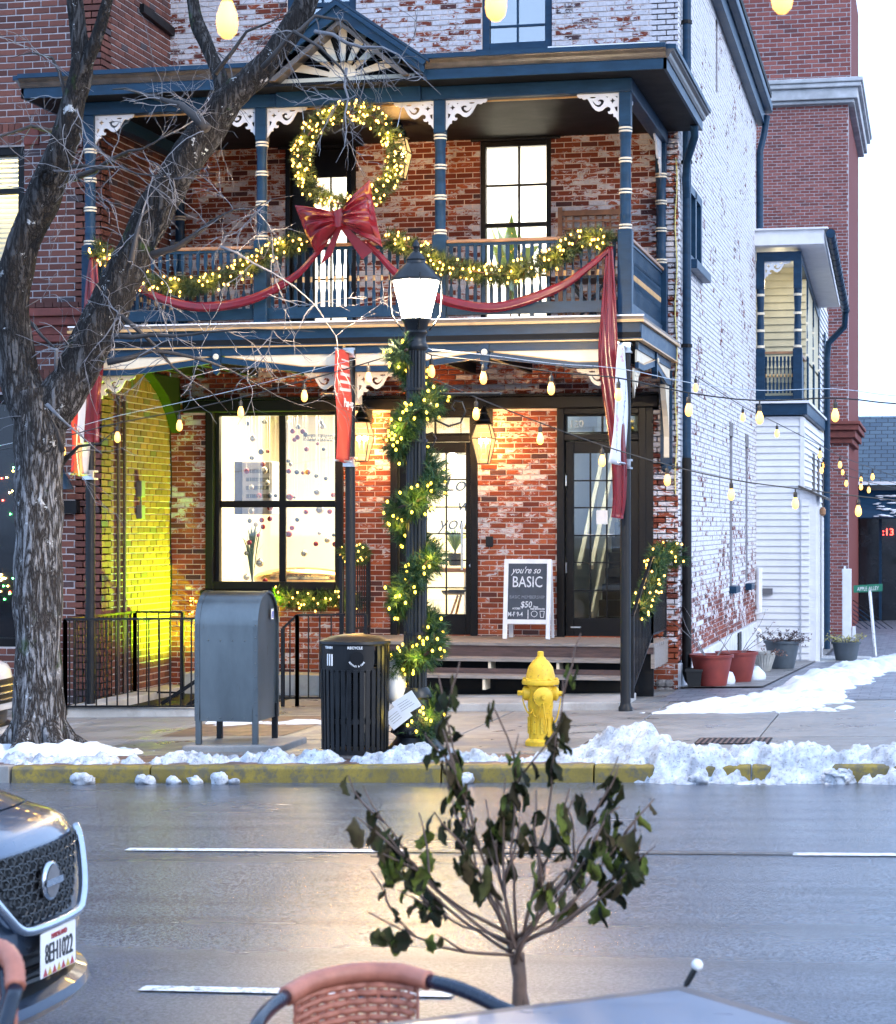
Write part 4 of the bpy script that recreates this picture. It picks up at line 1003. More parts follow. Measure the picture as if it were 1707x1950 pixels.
for za, zb, d in ((3.62,3.74,.10), (3.74,3.90,.17), (3.90,4.02,.24), (4.02,4.10,.28)):
    m = MB(); m.box(6.3, 7.12+d*.95, 23-d, 27, za, zb-.003); PP(m, 'corbel_course', 'red_stone', tower, bevel=.015)  # red here stands in for the red light falling on the corbel

# ---------------------------------------------------------------- low slate roofed shop at the end of the alley
shop = thing('slate_roof_shop', 'low shop with blue slate roof and dark glass front at the alley end', 'building', (10, 31, -1))
m, nt, b, N, L = nmat('slate'); p = wpos(nt)
t = N.new('ShaderNodeTexBrick'); mp = N.new('ShaderNodeMapping'); mp.inputs['Rotation'].default_value = (R(-55),0,0); L.new(p, mp.inputs[0]); L.new(mp.outputs[0], t.inputs['Vector'])
t.inputs['Scale'].default_value = 1; t.inputs['Brick Width'].default_value = .3; t.inputs['Row Height'].default_value = .14; t.inputs['Mortar Size'].default_value = .012
t.inputs['Color1'].default_value = (.06,.10,.15,1); t.inputs['Color2'].default_value = (.09,.14,.19,1); t.inputs['Mortar'].default_value = (.02,.03,.045,1)
L.new(t.outputs['Color'], b.inputs['Base Color']); b.inputs['Roughness'].default_value = .55; MATS['slate'] = m
m = MB(); m.prism([V(6.3,30,2.93), V(16,30,2.93), V(16,31.6,4.6), V(6.3,31.6,4.6)], (0,.05,.03)); PP(m, 'slate_roof', 'slate', shop)
m = MB(); m.box(6.3, 16, 29.93, 30.05, 2.86, 2.93); PP(m, 'eave_snow', 'snow_strip', shop)
m = MB(); m.box(6.3, 16, 30.4, 31, -1.2, 2.86); PP(m, 'shop_front', 'glass_dark', shop)
m = MB(); m.prism([V(6.85,30.35,2.72), V(6.85,29.6,2.05), V(6.85,29.6,2.02), V(6.85,30.35,2.66)], (8,0,0)); PP(m, 'awning', 'trim_blue', shop)
m = MB()
rr = random.Random(5)
for i in range(26): 
    f_ = rr.random()*.8; m.ball((7.75 + rr.uniform(-.22,.3), 29.6 + .75*f_, 2.06 + .67*f_), .05 + rr.random()*.06, 6, (1.3,1,.25))
o_ = PP(m, 'awning_snow', 'snow_strip', shop); o_['kind'] = 'stuff'
for x_ in (6.86, 7.6, 8.4): m = MB(); m.box(x_, x_+.07, 30.33, 30.40, -1.0, 2.0); PP(m, 'shop_mullion', 'trim_blue', shop)
emit('led_red', (1,.03,.02), 9)
text('clock_numerals', ':13', M['led_red'], shop, (7.83,30.3,1.60), .24, align='CENTER')
# stair railing in front of it
sr = thing('stair_railing', 'dark metal stair railing with many thin bars below the slate roofed shop', 'railing', (7.5, 26, -1.0))
for x_ in (7.02, 7.55, 8.1, 8.6): m = MB(); m.bar((x_,26,-1.2), (x_,26,.25 - (x_-7.0)*.72), .05, .05); PP(m, 'rail_post', 'black_metal', sr)
for k in range(9): m = MB(); m.bar((6.9,26,.28-k*.105), (8.8,26,-1.09-k*.105), .018, .018); PP(m, 'rail_bar', 'trim_blue' if k else 'black_metal', sr)
m = MB(); m.prism([V(6.9,26.1,-.6), V(8.4,26.1,-1.4), V(6.9,26.1,-1.4)], (0,1,0)); PP(m, 'stair_side', 'kerb_concrete', sr)
# white boxed post
wp = thing('white_post', 'tall narrow white boxed post beside the dark glass shopfront', 'post', (7.12, 22.2, -.8))
m = MB(); m.box(7.03, 7.22, 22.1, 22.25, -.8, .92); PP(m, 'post_body', 'white_paint', wp, bevel=.01); m = MB(); m.box(7.06, 7.10, 22.15, 22.2, .92, .98); PP(m, 'post_lug', 'white_paint', wp)
m = MB(); m.box(7.24, 7.31, 22.1, 22.2, -.8, -.3); PP(m, 'meter', 'white_paint', wp)
# street name sign
sg = thing('street_sign', 'green street name sign on a leaning grey post in the alley', 'sign', (7.93, 14.3, gz(8,14.3)))
m = MB(); m.tube([(7.93,14.3,-.56), (7.82,14.3,.70)], .028, 8); PP(m, 'sign_post', 'bright_metal', sg)
paint('sign_green', (.01,.16,.09), .4, .1)
ax = V(1,0,.05).normalized()
m = MB(); m.prism([V(7.54,14.28,.655), V(8.04,14.28,.685), V(8.04,14.28,.815), V(7.54,14.28,.785)], (0,.02,0)); bl = PP(m, 'sign_blade', 'sign_green', sg, bevel=.004)
text('lettering', 'APPLE ALLEY', M['decal_white'], bl, (7.79,14.276,.697), .10, (1,0,.06), (0,0,1), xs=.66)
# pipes on the wing wall
m = MB(); m.tube([(6.14,10.95,1.15), (6.14,10.93,.6), (6.14,10.9,.45), (6.0,10.9,.4)], .055, 8); m.tube([(6.0,10.9,.2), (6.14,10.9,.12), (6.16,10.9,-.05)], .05, 8); smooth_angle(PP(m, 'vent_pipe', 'white_paint', wing))
m = MB(); m.box(6.2, 6.36, 10.93, 11.0, .72, .82); PP(m, 'outlet_box', 'box_grey', wing)

# ================================================================== STREET FURNITURE
def lantern(parent, c, mat_metal, mat_glass, top_r, mid_r, bot_r, h_up, h_low, n=4, rot=R(45), hang=True):
    """four or more sided tapered lantern: cap, roof panes, body panes, frame bars; c = middle (widest) ring"""
    c = V(*c)
    def ring(r, z): return [c + V(r*math.cos(rot + 2*math.pi*i/n), r*math.sin(rot + 2*math.pi*i/n), z) for i in range(n)]
    a, b2, d = ring(top_r, h_up), ring(mid_r, 0), ring(bot_r, -h_low)
    for lo, hi, nm in ((b2, a, 'roof_pane'), (d, b2, 'lamp_pane')):
        for i in range(n):
            j = (i+1) % n; m = MB(); m.add([lo[i], lo[j], hi[j], hi[i]], [(0,1,2,3)]); PP(m, nm, mat_glass, parent)
    m = MB()
    for q in (a, b2, d):
        for i in range(n): m.bar(q[i], q[(i+1) % n], .012, .012)
    for i in range(n): m.bar(a[i], b2[i], .010, .010); m.bar(b2[i], d[i], .010, .010)
    PP(m, 'lantern_frame', mat_metal, parent)
    m = MB(); m.add(d + [c + V(0,0,-h_low)], [(i, n, (i+1) % n) for i in range(n)]); PP(m, 'lantern_floor', mat_metal, parent)

paint('iron_black', (.008,.010,.013), .33, .3, 8, bmp=.2, spec=.35)
emit('lamp_glass', (1,.86,.66), 26); emit('mantle', (1,.74,.36), 60); emit('gas_glass', (1,.72,.36), 2.2)
def frost(name, col, st):
    m = bpy.data.materials.new(name); m.use_nodes = True; nt = m.node_tree; nt.nodes.clear()
    e = nt.nodes.new('ShaderNodeEmission'); e.inputs[0].default_value = col + (1,); e.inputs[1].default_value = st
    t = nt.nodes.new('ShaderNodeBsdfTransparent'); ms = nt.nodes.new('ShaderNodeMixShader'); ms.inputs[0].default_value = .45
    o = nt.nodes.new('ShaderNodeOutputMaterial'); nt.links.new(t.outputs[0], ms.inputs[1]); nt.links.new(e.outputs[0], ms.inputs[2]); nt.links.new(ms.outputs[0], o.inputs[0])
    MATS[name] = m
frost('gas_pane', (1,.62,.24), .75); frost('street_pane', (1,.90,.74), 14)
LX, LY = 4.70, -6.97
lp = thing('street_lamp', 'lit black fluted street lamp wrapped in a garland beside the litter bin', 'street lamp', (LX, LY, gz(LX)))
z0 = gz(LX)
m = MB(); prof = [(.245,z0-.01),(.245,z0+.03),(.215,z0+.06),(.175,z0+.11),(.165,z0+.13),(.19,z0+.15),(.205,z0+.19),(.20,z0+.23),(.15,z0+.30),(.125,z0+.36),(.115,z0+.44),(.13,z0+.46),(.125,z0+.5),(.098,z0+.54)]
m.lathe((LX,LY,0), prof, 28); smooth_angle(PP(m, 'lamp_base', 'iron_black', lp), 35)
for k in range(20):
    a = 2*math.pi*k/20; m = MB(); m.bar((LX+.206*math.cos(a), LY+.206*math.sin(a), z0+.16), (LX+.152*math.cos(a), LY+.152*math.sin(a), z0+.30), .022, .02); PP(m, 'base_flute', 'iron_black', lp, bevel=.004)
m = MB(); nfl = 16; vv = []; zs = [z0+.5, 1.2, 2.2, 3.32]
for i, z in enumerate(zs):
    r0 = .092 - .012*(z/3.3)
    for k in range(nfl*4):
        a = 2*math.pi*k/(nfl*4); r_ = r0 * (1 - .10*max(0, math.cos(a*nfl)))
        vv.append((LX + r_*math.cos(a), LY + r_*math.sin(a), z))
n4 = nfl*4; m.add(vv, [(i*n4+k, i*n4+(k+1) % n4, (i+1)*n4+(k+1) % n4, (i+1)*n4+k) for i in range(len(zs)-1) for k in range(n4)]); PP(m, 'lamp_shaft', 'iron_black', lp)
m = MB(); m.lathe((LX,LY,0), [(.086,3.30),(.10,3.32),(.10,3.35),(.085,3.37),(.08,3.42),(.10,3.45),(.085,3.47),(.10,3.52),(.12,3.555)], 20); smooth_angle(PP(m, 'lamp_collar', 'iron_black', lp))
for z in (.95, 1.9, 2.55, 2.98): m = MB(); m.lathe((LX,LY,z), [(.098,-.012),(.098,.012)], 18); PP(m, 'shaft_band', 'black_metal', lp)
N6 = 8
def ring(r, z, n=N6): return [V(LX + r*math.cos(R(22.5) + 2*math.pi*i/n), LY + r*math.sin(R(22.5) + 2*math.pi*i/n), z) for i in range(n)]
a_, b_ = ring(.115, 3.555), ring(.195, 3.88)
for i in range(N6):
    m = MB(); m.add([a_[i], a_[(i+1) % N6], b_[(i+1) % N6], b_[i]], [(0,1,2,3)]); PP(m, 'lantern_pane', 'street_pane', lp)
m = MB(); m.tube([(LX,LY,3.56), (LX,LY,3.66), (LX,LY,3.82)], [.04,.06,.055], 10); PP(m, 'lamp_bulb', 'lamp_glass', lp)
m = MB()
for q in (ring(.12,3.56), ring(.20,3.885)):
    for i in range(N6): m.bar(q[i], q[(i+1) % N6], .014, .014)
for i in range(0, N6, 2):
    a = R(22.5) + 2*math.pi*i/N6; d = V(math.cos(a), math.sin(a), 0); c = V(LX, LY, 0)
    m.tube([c+d*.11+V(0,0,3.47), c+d*.15+V(0,0,3.52), c+d*.205+V(0,0,3.60), c+d*.218+V(0,0,3.75), c+d*.215+V(0,0,3.93)], .008, 6)
PP(m, 'lantern_cage', 'iron_black', lp)
m = MB(); m.lathe((LX,LY,0), [(.205,3.88),(.205,3.90),(.165,3.95),(.12,4.0),(.085,4.03),(.08,4.05),(.085,4.06),(.05,4.11),(.022,4.13),(.022,4.15),(.032,4.17),(.024,4.20),(.006,4.225)], 24); smooth_angle(PP(m, 'lantern_roof', 'iron_black', lp), 35)
m = MB(); m.tube([(LX+.09,LY,2.94), (LX+.72,LY,2.935)], .014, 8); m.tube([(LX+.12,LY,2.92), (LX+.12,LY,2.70), (LX+.17,LY,2.72), (LX+.28,LY,2.67), (LX+.38,LY,2.70), (LX+.42,LY,2.79), (LX+.39,LY,2.87), (LX+.33,LY,2.88), (LX+.30,LY,2.83), (LX+.33,LY,2.80)], .009, 6)
m.tube([(LX+.09,LY,2.60), (LX+.14,LY,2.62), (LX+.17,LY,2.57), (LX+.14,LY,2.51), (LX+.09,LY,2.52)], .008, 6); PP(m, 'sign_arm', 'iron_black', lp)
lamp('lamp_light', (LX, LY, 3.72), 1000, (1,.74,.45), .12, parent=lp)
# paper tags cable tied to the foot of the lamp
tg = thing('paper_tag', 'pair of white paper tags tied to the foot of the street lamp', 'tag', (4.63,-7.2,.35))
for k, (cx_, cz, an) in enumerate(((4.60,.28,-38), (4.68,.38,-32))):
    m = MB(); m.box(-.10,.10,-.002,.002,-.075,.075); m.xf(Matrix.Translation((cx_,-7.21-.01*k,cz)) @ Matrix.Rotation(R(an),4,'Y') @ Matrix.Rotation(R(12),4,'X')); q_ = PP(m, 'tag_sheet', 'white_paint', tg)
    m = MB()
    for i in range(4): m.box(-.07, .03 + .01*i, -.0035, -.003, .03 - i*.02, .034 - i*.02)
    m.xf(Matrix.Translation((cx_,-7.21-.01*k,cz)) @ Matrix.Rotation(R(an),4,'Y') @ Matrix.Rotation(R(12),4,'X')); PP(m, 'print_lines', 'decal_grey', q_)

# ---- wall lanterns by the shop door, hanging lantern on the balcony
def gas_lantern(cx_, cy_, cz, label, hang=False, power=85):
    t_ = thing('wall_lantern' if not hang else 'hanging_lantern', label, 'lantern', (cx_, cy_, cz - .3), None if hang else 'lit lanterns beside the shop door')
    lantern(t_, (cx_,cy_,cz), M['iron_black'], M['gas_pane'], .105, .165, .085, .16, .29)
    m = MB(); m.lathe((cx_,cy_,cz+.16), [(.12,0),(.08,.04),(.085,.06),(.045,.12),(.05,.14),(.02,.19),(.008,.21)], 12); smooth_angle(PP(m, 'lantern_cap', 'iron_black', t_))
    if hang: m = MB(); m.tube([(cx_,cy_,cz+.3), (cx_,cy_,6.31)], .008, 6); PP(m, 'hanger', 'iron_black', t_)
    else: m = MB(); m.tube([(cx_,cy_,cz+.33), (cx_,cy_+.1,cz+.37), (cx_,-.01,cz+.33)], .014, 8); m.box(cx_-.05, cx_+.05, -.03, -.008, cz+.15, cz+.38); PP(m, 'wall_arm', 'iron_black', t_)
    for dx in (-.035, .035): m = MB(); m.tube([(cx_+dx,cy_,cz-.19), (cx_+dx,cy_,cz-.06)], .016, 8); PP(m, 'burner', 'crown_bronze', t_); m = MB(); m.ball((cx_+dx,cy_,cz-.025), .025, 8, (1,1,1.5)); PP(m, 'mantle', 'mantle', t_)
    lamp('lantern_light', (cx_, cy_-.02, cz-.02), power, (1,.50,.14), .06, parent=t_)
gas_lantern(2.45, -.30, 2.88, 'lit brass-paned lantern between the shop window and the door', power=150); gas_lantern(3.89, -.30, 2.84, 'lit brass-paned lantern right of the shop door above the intercom', power=85)
gas_lantern(3.12, -1.2, 5.98, 'lit lantern hanging on the balcony behind the wreath', True, power=40)
fx = thing('wall_box', 'small dark camera-like box with a glowing face on the balcony wall by the wreath', 'fixture', (3.03,0,6.45))
m = MB(); m.box(2.98,3.09,-.14,-.01,6.40,6.52); PP(m, 'housing', 'crown_bronze', fx, bevel=.012); m = MB(); m.box(3.0,3.07,-.145,-.14,6.41,6.46); PP(m, 'lens', 'gas_glass', fx)

# ---- mailbox
steel = paint('mailbox_steel', (.145,.16,.165), .36, .28, 2.2, metal=1, bmp=.2, bscale=70, stretch=(1,1,.35), dirt=((.10,.08,.055), .62))
mb = thing('mail_box', 'round topped grey steel collection mailbox standing by the kerb', 'mailbox', (2.98, -6.45, gz(3)))
X0, X1, YA, YB, ZB, ZS = 2.70, 3.27, -6.80, -6.20, .165, .985
yc, rr_ = (YA+YB)/2, (YB-YA)/2
arch = [(YA, ZB), (YA, ZS)] + [(yc - rr_*math.cos(a), ZS + rr_*math.sin(a)*.97) for a in [R(x) for x in range(10, 180, 10)]] + [(YB, ZS), (YB, ZB)]
m = MB(); m.prism([V(X0+.02, y, z) for y, z in arch], (X1-X0-.04, 0, 0)); smooth_angle(PP(m, 'mailbox_body', 'mailbox_steel', mb), 25)
for xa in (X0, X1-.045):
    m = MB(); out2 = [(yc + (y-yc)*1.018, z if z < ZS else ZS + (z-ZS)*1.02) for y, z in arch]
    for (ya, za), (yb, zb) in zip(out2[:-1], out2[1:]): m.prism([V(xa,ya,za), V(xa,yb,zb), V(xa,yc+(yb-yc)*.93,ZS+(zb-ZS)*.93 if zb>ZS else zb), V(xa,yc+(ya-yc)*.93,ZS+(za-ZS)*.93 if za>ZS else za)], (.045,0,0))
    smooth_angle(PP(m, 'edge_band', 'mailbox_steel', mb), 25)
riv = MB(); riv.ball((0,0,0), .008, 6); ro = riv.build('rivet', M['mailbox_steel']); rme = ro.data; bpy.data.objects.remove(ro)
for xa in (X0+.022, X1-.022):
    for k in range(8): ob = bpy.data.objects.new('rivet', rme); COL.objects.link(ob); ob.parent = mb; ob.location = V(xa, YA-.007, ZB + .06 + k*.11) - ORG[mb]
for zz in (ZB+.03, .86):
    for k in range(4): ob = bpy.data.objects.new('rivet', rme); COL.objects.link(ob); ob.parent = mb; ob.location = V(X0+.12 + k*.11, YA-.001, zz) - ORG[mb]
for xa in (X0+.005, X1-.055):
    for ya in (YA, YB-.04):
        m = MB(); m.box(xa, xa+.05, ya, ya+.04, gz(3)+.045, ZB+.12); PP(m, 'leg', 'mailbox_steel' if ya == YA else 'black_metal', mb, bevel=.004)
paint('sticker_blue', (.10,.14,.45), .5, .1); m = MB(); m.box(X1-.003, X1+.002, -6.42, -6.36, 1.03, 1.12); PP(m, 'sticker', 'white_paint', mb); m = MB(); m.box(X1+.002, X1+.004, -6.41, -6.37, 1.04, 1.10); PP(m, 'sticker_emblem', 'sticker_blue', mb)
m = MB(); m.prism([V(x_, y_, gz(x_)+.05) for x_, y_ in ((2.62,-6.9), (3.5,-6.9), (3.5,-6.1), (2.62,-6.1))], (0,0,-.08)); PP(m, 'mailbox_plinth', 'kerb_concrete', mb, bevel=.012)

# ---- litter bin
TX, TY, TR = 4.25, -7.25, .275
tz = gz(TX)
tc = thing('litter_bin', 'round black slatted litter and recycling bin beside the street lamp', 'bin', (TX, TY, tz))
NS = 34
for k in range(NS):
    a = 2*math.pi*k/NS; d = V(math.cos(a), math.sin(a), 0); t_ = V(-d.y, d.x, 0)
    fr_ = -150 < math.degrees(a) - 360*(a > math.pi) < -42
    m = MB(); zt = tz+.72 if fr_ else tz+.93
    m.bar(V(TX,TY,tz+.06)+d*(TR-.004), V(TX,TY,zt)+d*TR*1.02, .034, .010, up=d); PP(m, 'slat', 'black_metal', tc)
for z in (.05, .30, .72): m = MB(); m.lathe((TX,TY,tz+z), [(TR-.02,-.02),(TR-.008,-.02),(TR-.008,.02),(TR-.02,.02)], 36, cap=False); PP(m, 'hoop', 'black_metal', tc)
m = MB(); m.lathe((TX,TY,tz), [(TR-.03,.0),(TR-.02,.05)], 32); PP(m, 'bin_foot', 'kerb_concrete', tc)
m = MB(); m.lathe((TX,TY,tz), [(TR+.012,.915),(TR+.022,.93),(TR+.018,.95),(.2,.985),(.08,1.003),(.01,1.006)], 36); smooth_angle(PP(m, 'bin_lid', 'black_metal', tc), 30)
vv = []; ang = [R(-152 + i*5) for i in range(23)]
m = MB()
for a in ang: vv += [(TX+(TR+.004)*math.cos(a), TY+(TR+.004)*math.sin(a), tz+.715), (TX+(TR+.012)*math.cos(a), TY+(TR+.012)*math.sin(a), tz+.92)]
m.add(vv, [(2*i, 2*i+2, 2*i+3, 2*i+1) for i in range(22)]); smooth_angle(PP(m, 'sign_band', 'black_metal', tc))
def on_bin(a, z, off=.016): a = R(a); return V(TX+(TR+off)*math.cos(a), TY+(TR+off)*math.sin(a), tz+z), V(-math.sin(a), math.cos(a), 0)
p, t_ = on_bin(-72, .82); m = MB(); nn = p - V(TX,TY,p.z); nn.normalize()
m.add([p + t_*.055*math.cos(2*math.pi*i/20) + V(0,0,.055*math.sin(2*math.pi*i/20)) for i in range(20)], [tuple(range(20))]); PP(m, 'recycle_hole', 'soffit_dark', tc)
p, t_ = on_bin(-75, .893); text('lettering', 'RECYCLE', M['decal_white'], tc, p, .030, t_, off=.0006)
p, t_ = on_bin(-122, .893); text('lettering', 'TRASH', M['decal_white'], tc, p, .028, t_, off=.0006)
for i, ch in enumerate('BOTTLES & CANS'):
    th_ = R(-150 + i*9.2); p, t_ = on_bin(-72, .82, .018); q = p + t_*.073*math.cos(th_) + V(0,0,.073*math.sin(th_)); u_ = (t_*(-math.cos(th_)) + V(0,0,-math.sin(th_))); rt = t_*(-math.sin(th_)) + V(0,0,math.cos(th_))
    text('lettering', ch, M['decal_white'], tc, q, .018, rt, u_, off=.0005)
for k in range(3): p, t_ = on_bin(-125 + k*5, .80); m = MB(); m.bar(p + V(0,0,-.045), p + V(0,0,.05), .010, .003, up=nn); PP(m, 'trash_slot', 'decal_white', tc)
m = MB(); m.lathe((TX,TY,tz), [(TR-.06,.1),(TR-.06,.7)], 24); PP(m, 'bin_liner', 'glass_dark', tc)
bg_ = thing('plastic_bag', 'white plastic bag bulging out behind the litter bin', 'bag', (TX+.3, TY+.2, tz+.45))
m = MB(); m.ball((TX+.29,TY+.2,tz+.60), .13, 14, (.75,.7,1.5)); 
m.v = [tuple(V(*p) + V(*[noise.noise(V(*p)*9 + V(k*7,0,0))*.018 for k in range(3)])) for p in m.v]; PP(m, 'bag_film', 'white_paint', bg_, smooth=True)

# ---- fire hydrant
HX, HY = 5.66, -6.46; hz = gz(HX)
m_, nt, b, N, L = nmat('hydrant_yellow'); p = wpos(nt); n1 = noise_tex(nt, 7, 6, .6, p); n2 = noise_tex(nt, 40, 4, .7, p)
L.new(mix(nt, mix(nt, (.62,.36,.01), (.78,.52,.03), ramp(nt, n1, .3, .7)), (.22,.12,.02), mth(nt, 'MULTIPLY', ramp(nt, n2, .56, .70), .7)), b.inputs['Base Color']); b.inputs['Roughness'].default_value = .5; bump(nt, b, n2, .2, .004); MATS['hydrant_yellow'] = m_
hy = thing('fire_hydrant', 'yellow fire hydrant with chained caps on the pavement edge', 'hydrant', (HX, HY, hz))
m = MB(); m.lathe((HX,HY,hz), [(.105,-.01),(.13,0),(.13,.035),(.115,.05),(.10,.06),(.102,.30),(.108,.32),(.11,.50),(.118,.51)], 24); smooth_angle(PP(m, 'barrel', 'hydrant_yellow', hy), 35)
m = MB(); m.lathe((HX,HY,hz), [(.118,.51),(.155,.515),(.16,.535),(.155,.555),(.125,.56),(.12,.60),(.105,.66),(.07,.71),(.045,.73),(.04,.745),(.028,.75),(.026,.79),(.018,.795)], 24); smooth_angle(PP(m, 'bonnet', 'hydrant_yellow', hy), 35)
for k in range(8): a = 2*math.pi*k/8; m = MB(); m.ball((HX+.14*math.cos(a), HY+.14*math.sin(a), hz+.562), .014, 6); PP(m, 'flange_bolt', 'hydrant_yellow', hy)
for k in range(10): a = 2*math.pi*k/10; m = MB(); m.bar((HX+.106*math.cos(a), HY+.106*math.sin(a), hz+.10), (HX+.106*math.cos(a), HY+.106*math.sin(a), hz+.24), .03, .008, up=(math.cos(a),math.sin(a),0)); PP(m, 'barrel_rib', 'hydrant_yellow', hy, bevel=.003)
def nozzle(d, r, L_, z):
    d = V(*d).normalized(); c = V(HX,HY,hz+z); m = MB(); m.tube([c+d*.06, c+d*(.09)], r*.9, 16); m.tube([c+d*.09, c+d*(.09+L_)], r, 16); m.tube([c+d*(.09+L_), c+d*(.105+L_)], [r*.95, r*.55], 16); m.tube([c+d*(.10+L_), c+d*(.145+L_)], .024, 5); smooth_angle(PP(m, 'nozzle_cap', 'hydrant_yellow', hy), 35)
    return c + d*(.1+L_)
e1 = nozzle((-1,-.25,0), .062, .05, .44); e2 = nozzle((1,.1,0), .062, .05, .44); e3 = nozzle((.35,-1,0), .085, .06, .42)
def chain(a, b2, sag):
    m = MB(); n = 26
    for i in range(n):
        t = i/(n-1); p = a.lerp(b2, t) + V(0,0,-sag*4*t*(1-t)); m.ball(p, .0085, 5, (1,1,.7) if i % 2 else (.7,.7,1.2))
    o_ = PP(m, 'chain', 'hydrant_yellow', hy); o_['kind'] = 'stuff'
chain(e1 + V(0,-.01,-.05), V(HX-.05,HY-.10,hz+.30), .06); chain(e3 + V(0,-.01,-.06), V(HX+.08,HY-.10,hz+.12), .02); chain(V(HX-.05,HY-.10,hz+.30), e3 + V(-.02,0,-.08), .07); chain(e2 + V(.02,0,-.05), V(HX+.12,HY-.02,hz+.2), .05)

# ---- chalkboard on the porch
bx0, bx1, by, bz = 4.19, 4.73, -.58, .566
cb = thing('chalkboard_sign', 'white framed chalkboard sign standing on the porch between the doors', 'sign board', ((bx0+bx1)/2, by, bz))
def lean(m, a): return m.xf(Matrix.Translation((0,by,bz+.9)) @ Matrix.Rotation(a,4,'X') @ Matrix.Translation((0,-by,-bz-.9)))
fa = R(-7)
for n_, args in (('side_stile',(bx0+.0,bx0+.05)), ('side_stile',(bx1-.05,bx1))): m = MB(); m.box(args[0], args[1], by-.02, by+.01, bz, bz+.90); PP(lean(m, fa), n_, 'white_paint', cb, bevel=.004)
m = MB(); m.box(bx0+.05, bx1-.05, by-.02, by+.01, bz+.85, bz+.90); PP(lean(m, fa), 'top_rail', 'white_paint', cb); m = MB(); m.box(bx0+.05, bx1-.05, by-.02, by+.01, bz+.17, bz+.22); PP(lean(m, fa), 'bottom_rail', 'white_paint', cb)
paint('chalk_slate', (.045,.055,.075), .7, .25, 5); paint('chalk', (.62,.64,.68), .9, .3, 60)
m = MB(); m.box(bx0+.05, bx1-.05, by-.012, by+.0, bz+.22, bz+.85); slt = PP(lean(m, fa), 'slate_panel', 'chalk_slate', cb)
for xa in (bx0, bx1-.05): m = MB(); m.box(xa+.02, xa+.07 if xa == bx0 else xa+.05, by+.02, by+.045, bz, bz+.88); PP(lean(m, R(8)), 'rear_leg', 'white_paint', cb)
def chalk(s, x_, z, size, sh=0, xs=1, col='chalk', off=.0008, al='CENTER'):
    o_ = text('chalk_lettering', s, M[col], slt, (x_, by-.014, bz+z), size, shear=sh, xs=xs, off=off, align=al, depth=.0008)
    o_.data.transform(Matrix.Translation(-ORG[slt]).inverted()); o_.data.transform(Matrix.Translation((0,by,bz+.9)) @ Matrix.Rotation(fa,4,'X') @ Matrix.Translation((0,-by,-bz-.9))); o_.data.transform(Matrix.Translation(-ORG[slt]))
mid = (bx0+bx1)/2
paint('chalk_faint', (.22,.24,.28), .9, .3, 60)
chalk("you're so", mid-.02, .74, .105, .45, .82); chalk('BASIC', mid+.0, .585, .175, 0, .76); chalk('BASIC MEMBERSHIP', mid, .455, .052, 0, .9, 'chalk_faint', .0); chalk('$50', mid-.01, .355, .10, .15, .85); chalk('/mo', mid+.10, .352, .035)
chalk('ACCESS', mid-.12, .335, .026); chalk('FREE BEVERAGES', mid+.12, .332, .022); chalk('M-F 9-4', mid-.13, .255, .072, 0, .75); chalk('|', mid+.015, .255, .11)
for q_, shp in ((mid+.085, [(-.03,.0),(-.035,.03),(-.015,.05),(.015,.05),(.035,.03),(.03,.0),(.0,-.015),(-.03,.0)]), (mid+.175, [(-.025,.05),(-.017,-.02),(.017,-.02),(.025,.05),(-.025,.05)])):
    m = MB()
    for (xa, za), (xb, zb) in zip(shp[:-1], shp[1:]): m.bar((q_+xa, by-.014, bz+.265+za), (q_+xb, by-.014, bz+.265+zb), .0015, .006)
    PP(lean(m, fa), 'chalk_drawing', 'chalk', slt)

# ---- iron railings
def railing(name, label, runs, h0, spacing=.115, r=.009, parent=None, post=.02, zf=None):
    """runs: list of (a, b) top points with base heights; every picket its own part"""
    t_ = thing(name, label, 'railing', runs[0][0]) if parent is None else parent
    for a, b2, ha, hb in runs:
        a, b2 = V(*a), V(*b2); n = max(2, int((b2-a).length/spacing))
        m = MB(); m.bar(a, b2, .035, .022); PP(m, 'top_rail', 'black_metal', t_); m = MB(); m.bar(V(a.x,a.y,a.z-ha+.09), V(b2.x,b2.y,b2.z-hb+.09), .028, .02); PP(m, 'bottom_rail', 'black_metal', t_)
        for i in range(n+1):
            p = a.lerp(b2, i/n); h = ha + (hb-ha)*i/n; e_ = i in (0, n)
            m = MB(); q = .036 if e_ else .013
            m.bar(p + V(0,0,.0), p - V(0,0,h if e_ else h-.09), q, q); PP(m, 'rail_post' if e_ else 'picket', 'black_metal', t_)
    return t_
railing('iron_railing', 'black iron railing round the basement stairwell left of the mailbox', [((.05,-3.32,.865),(2.25,-3.32,.90),1.0,.99), ((.05,-3.32,.865),(.05,-1.30,.865),1.0,1.0), ((.05,-1.30,.865),(.62,-1.30,.865),1.0,1.0)], 1.0)
railing('iron_railing', 'black iron railing below the shop window garland behind the bin', [((2.24,-2.2,.885),(3.0,-2.2,.90),.98,.98), ((2.08,-2.2,.74),(2.24,-2.2,.885),.84,.98)], 1.0)
railing('iron_railing', 'close-barred iron railing at the left end of the porch under a garland', [((2.47,-.06,1.50),(2.47,-1.26,1.50),.92,.92)], .9, .10)
railing('iron_railing', 'short iron stair rail beside the lamp at the left of the steps', [((3.44,-1.30,1.42),(3.44,-2.2,.86),.86,.78)], .8, .10)
railing('iron_railing', 'iron railing at the right end of the porch beside the brick corner', [((5.94,-.06,1.50),(5.94,-1.26,1.50),.92,.92), ((5.94,-1.26,1.50),(5.90,-2.50,.92),.92,.84)], .9, .10)
concrete('ledge_concrete', (.45,.45,.44), .3)
sl_ = thing('stairwell_ledge', 'low concrete ledge round the basement stairs inside the iron railing', 'ledge', (1.2,-1.6,-.1))
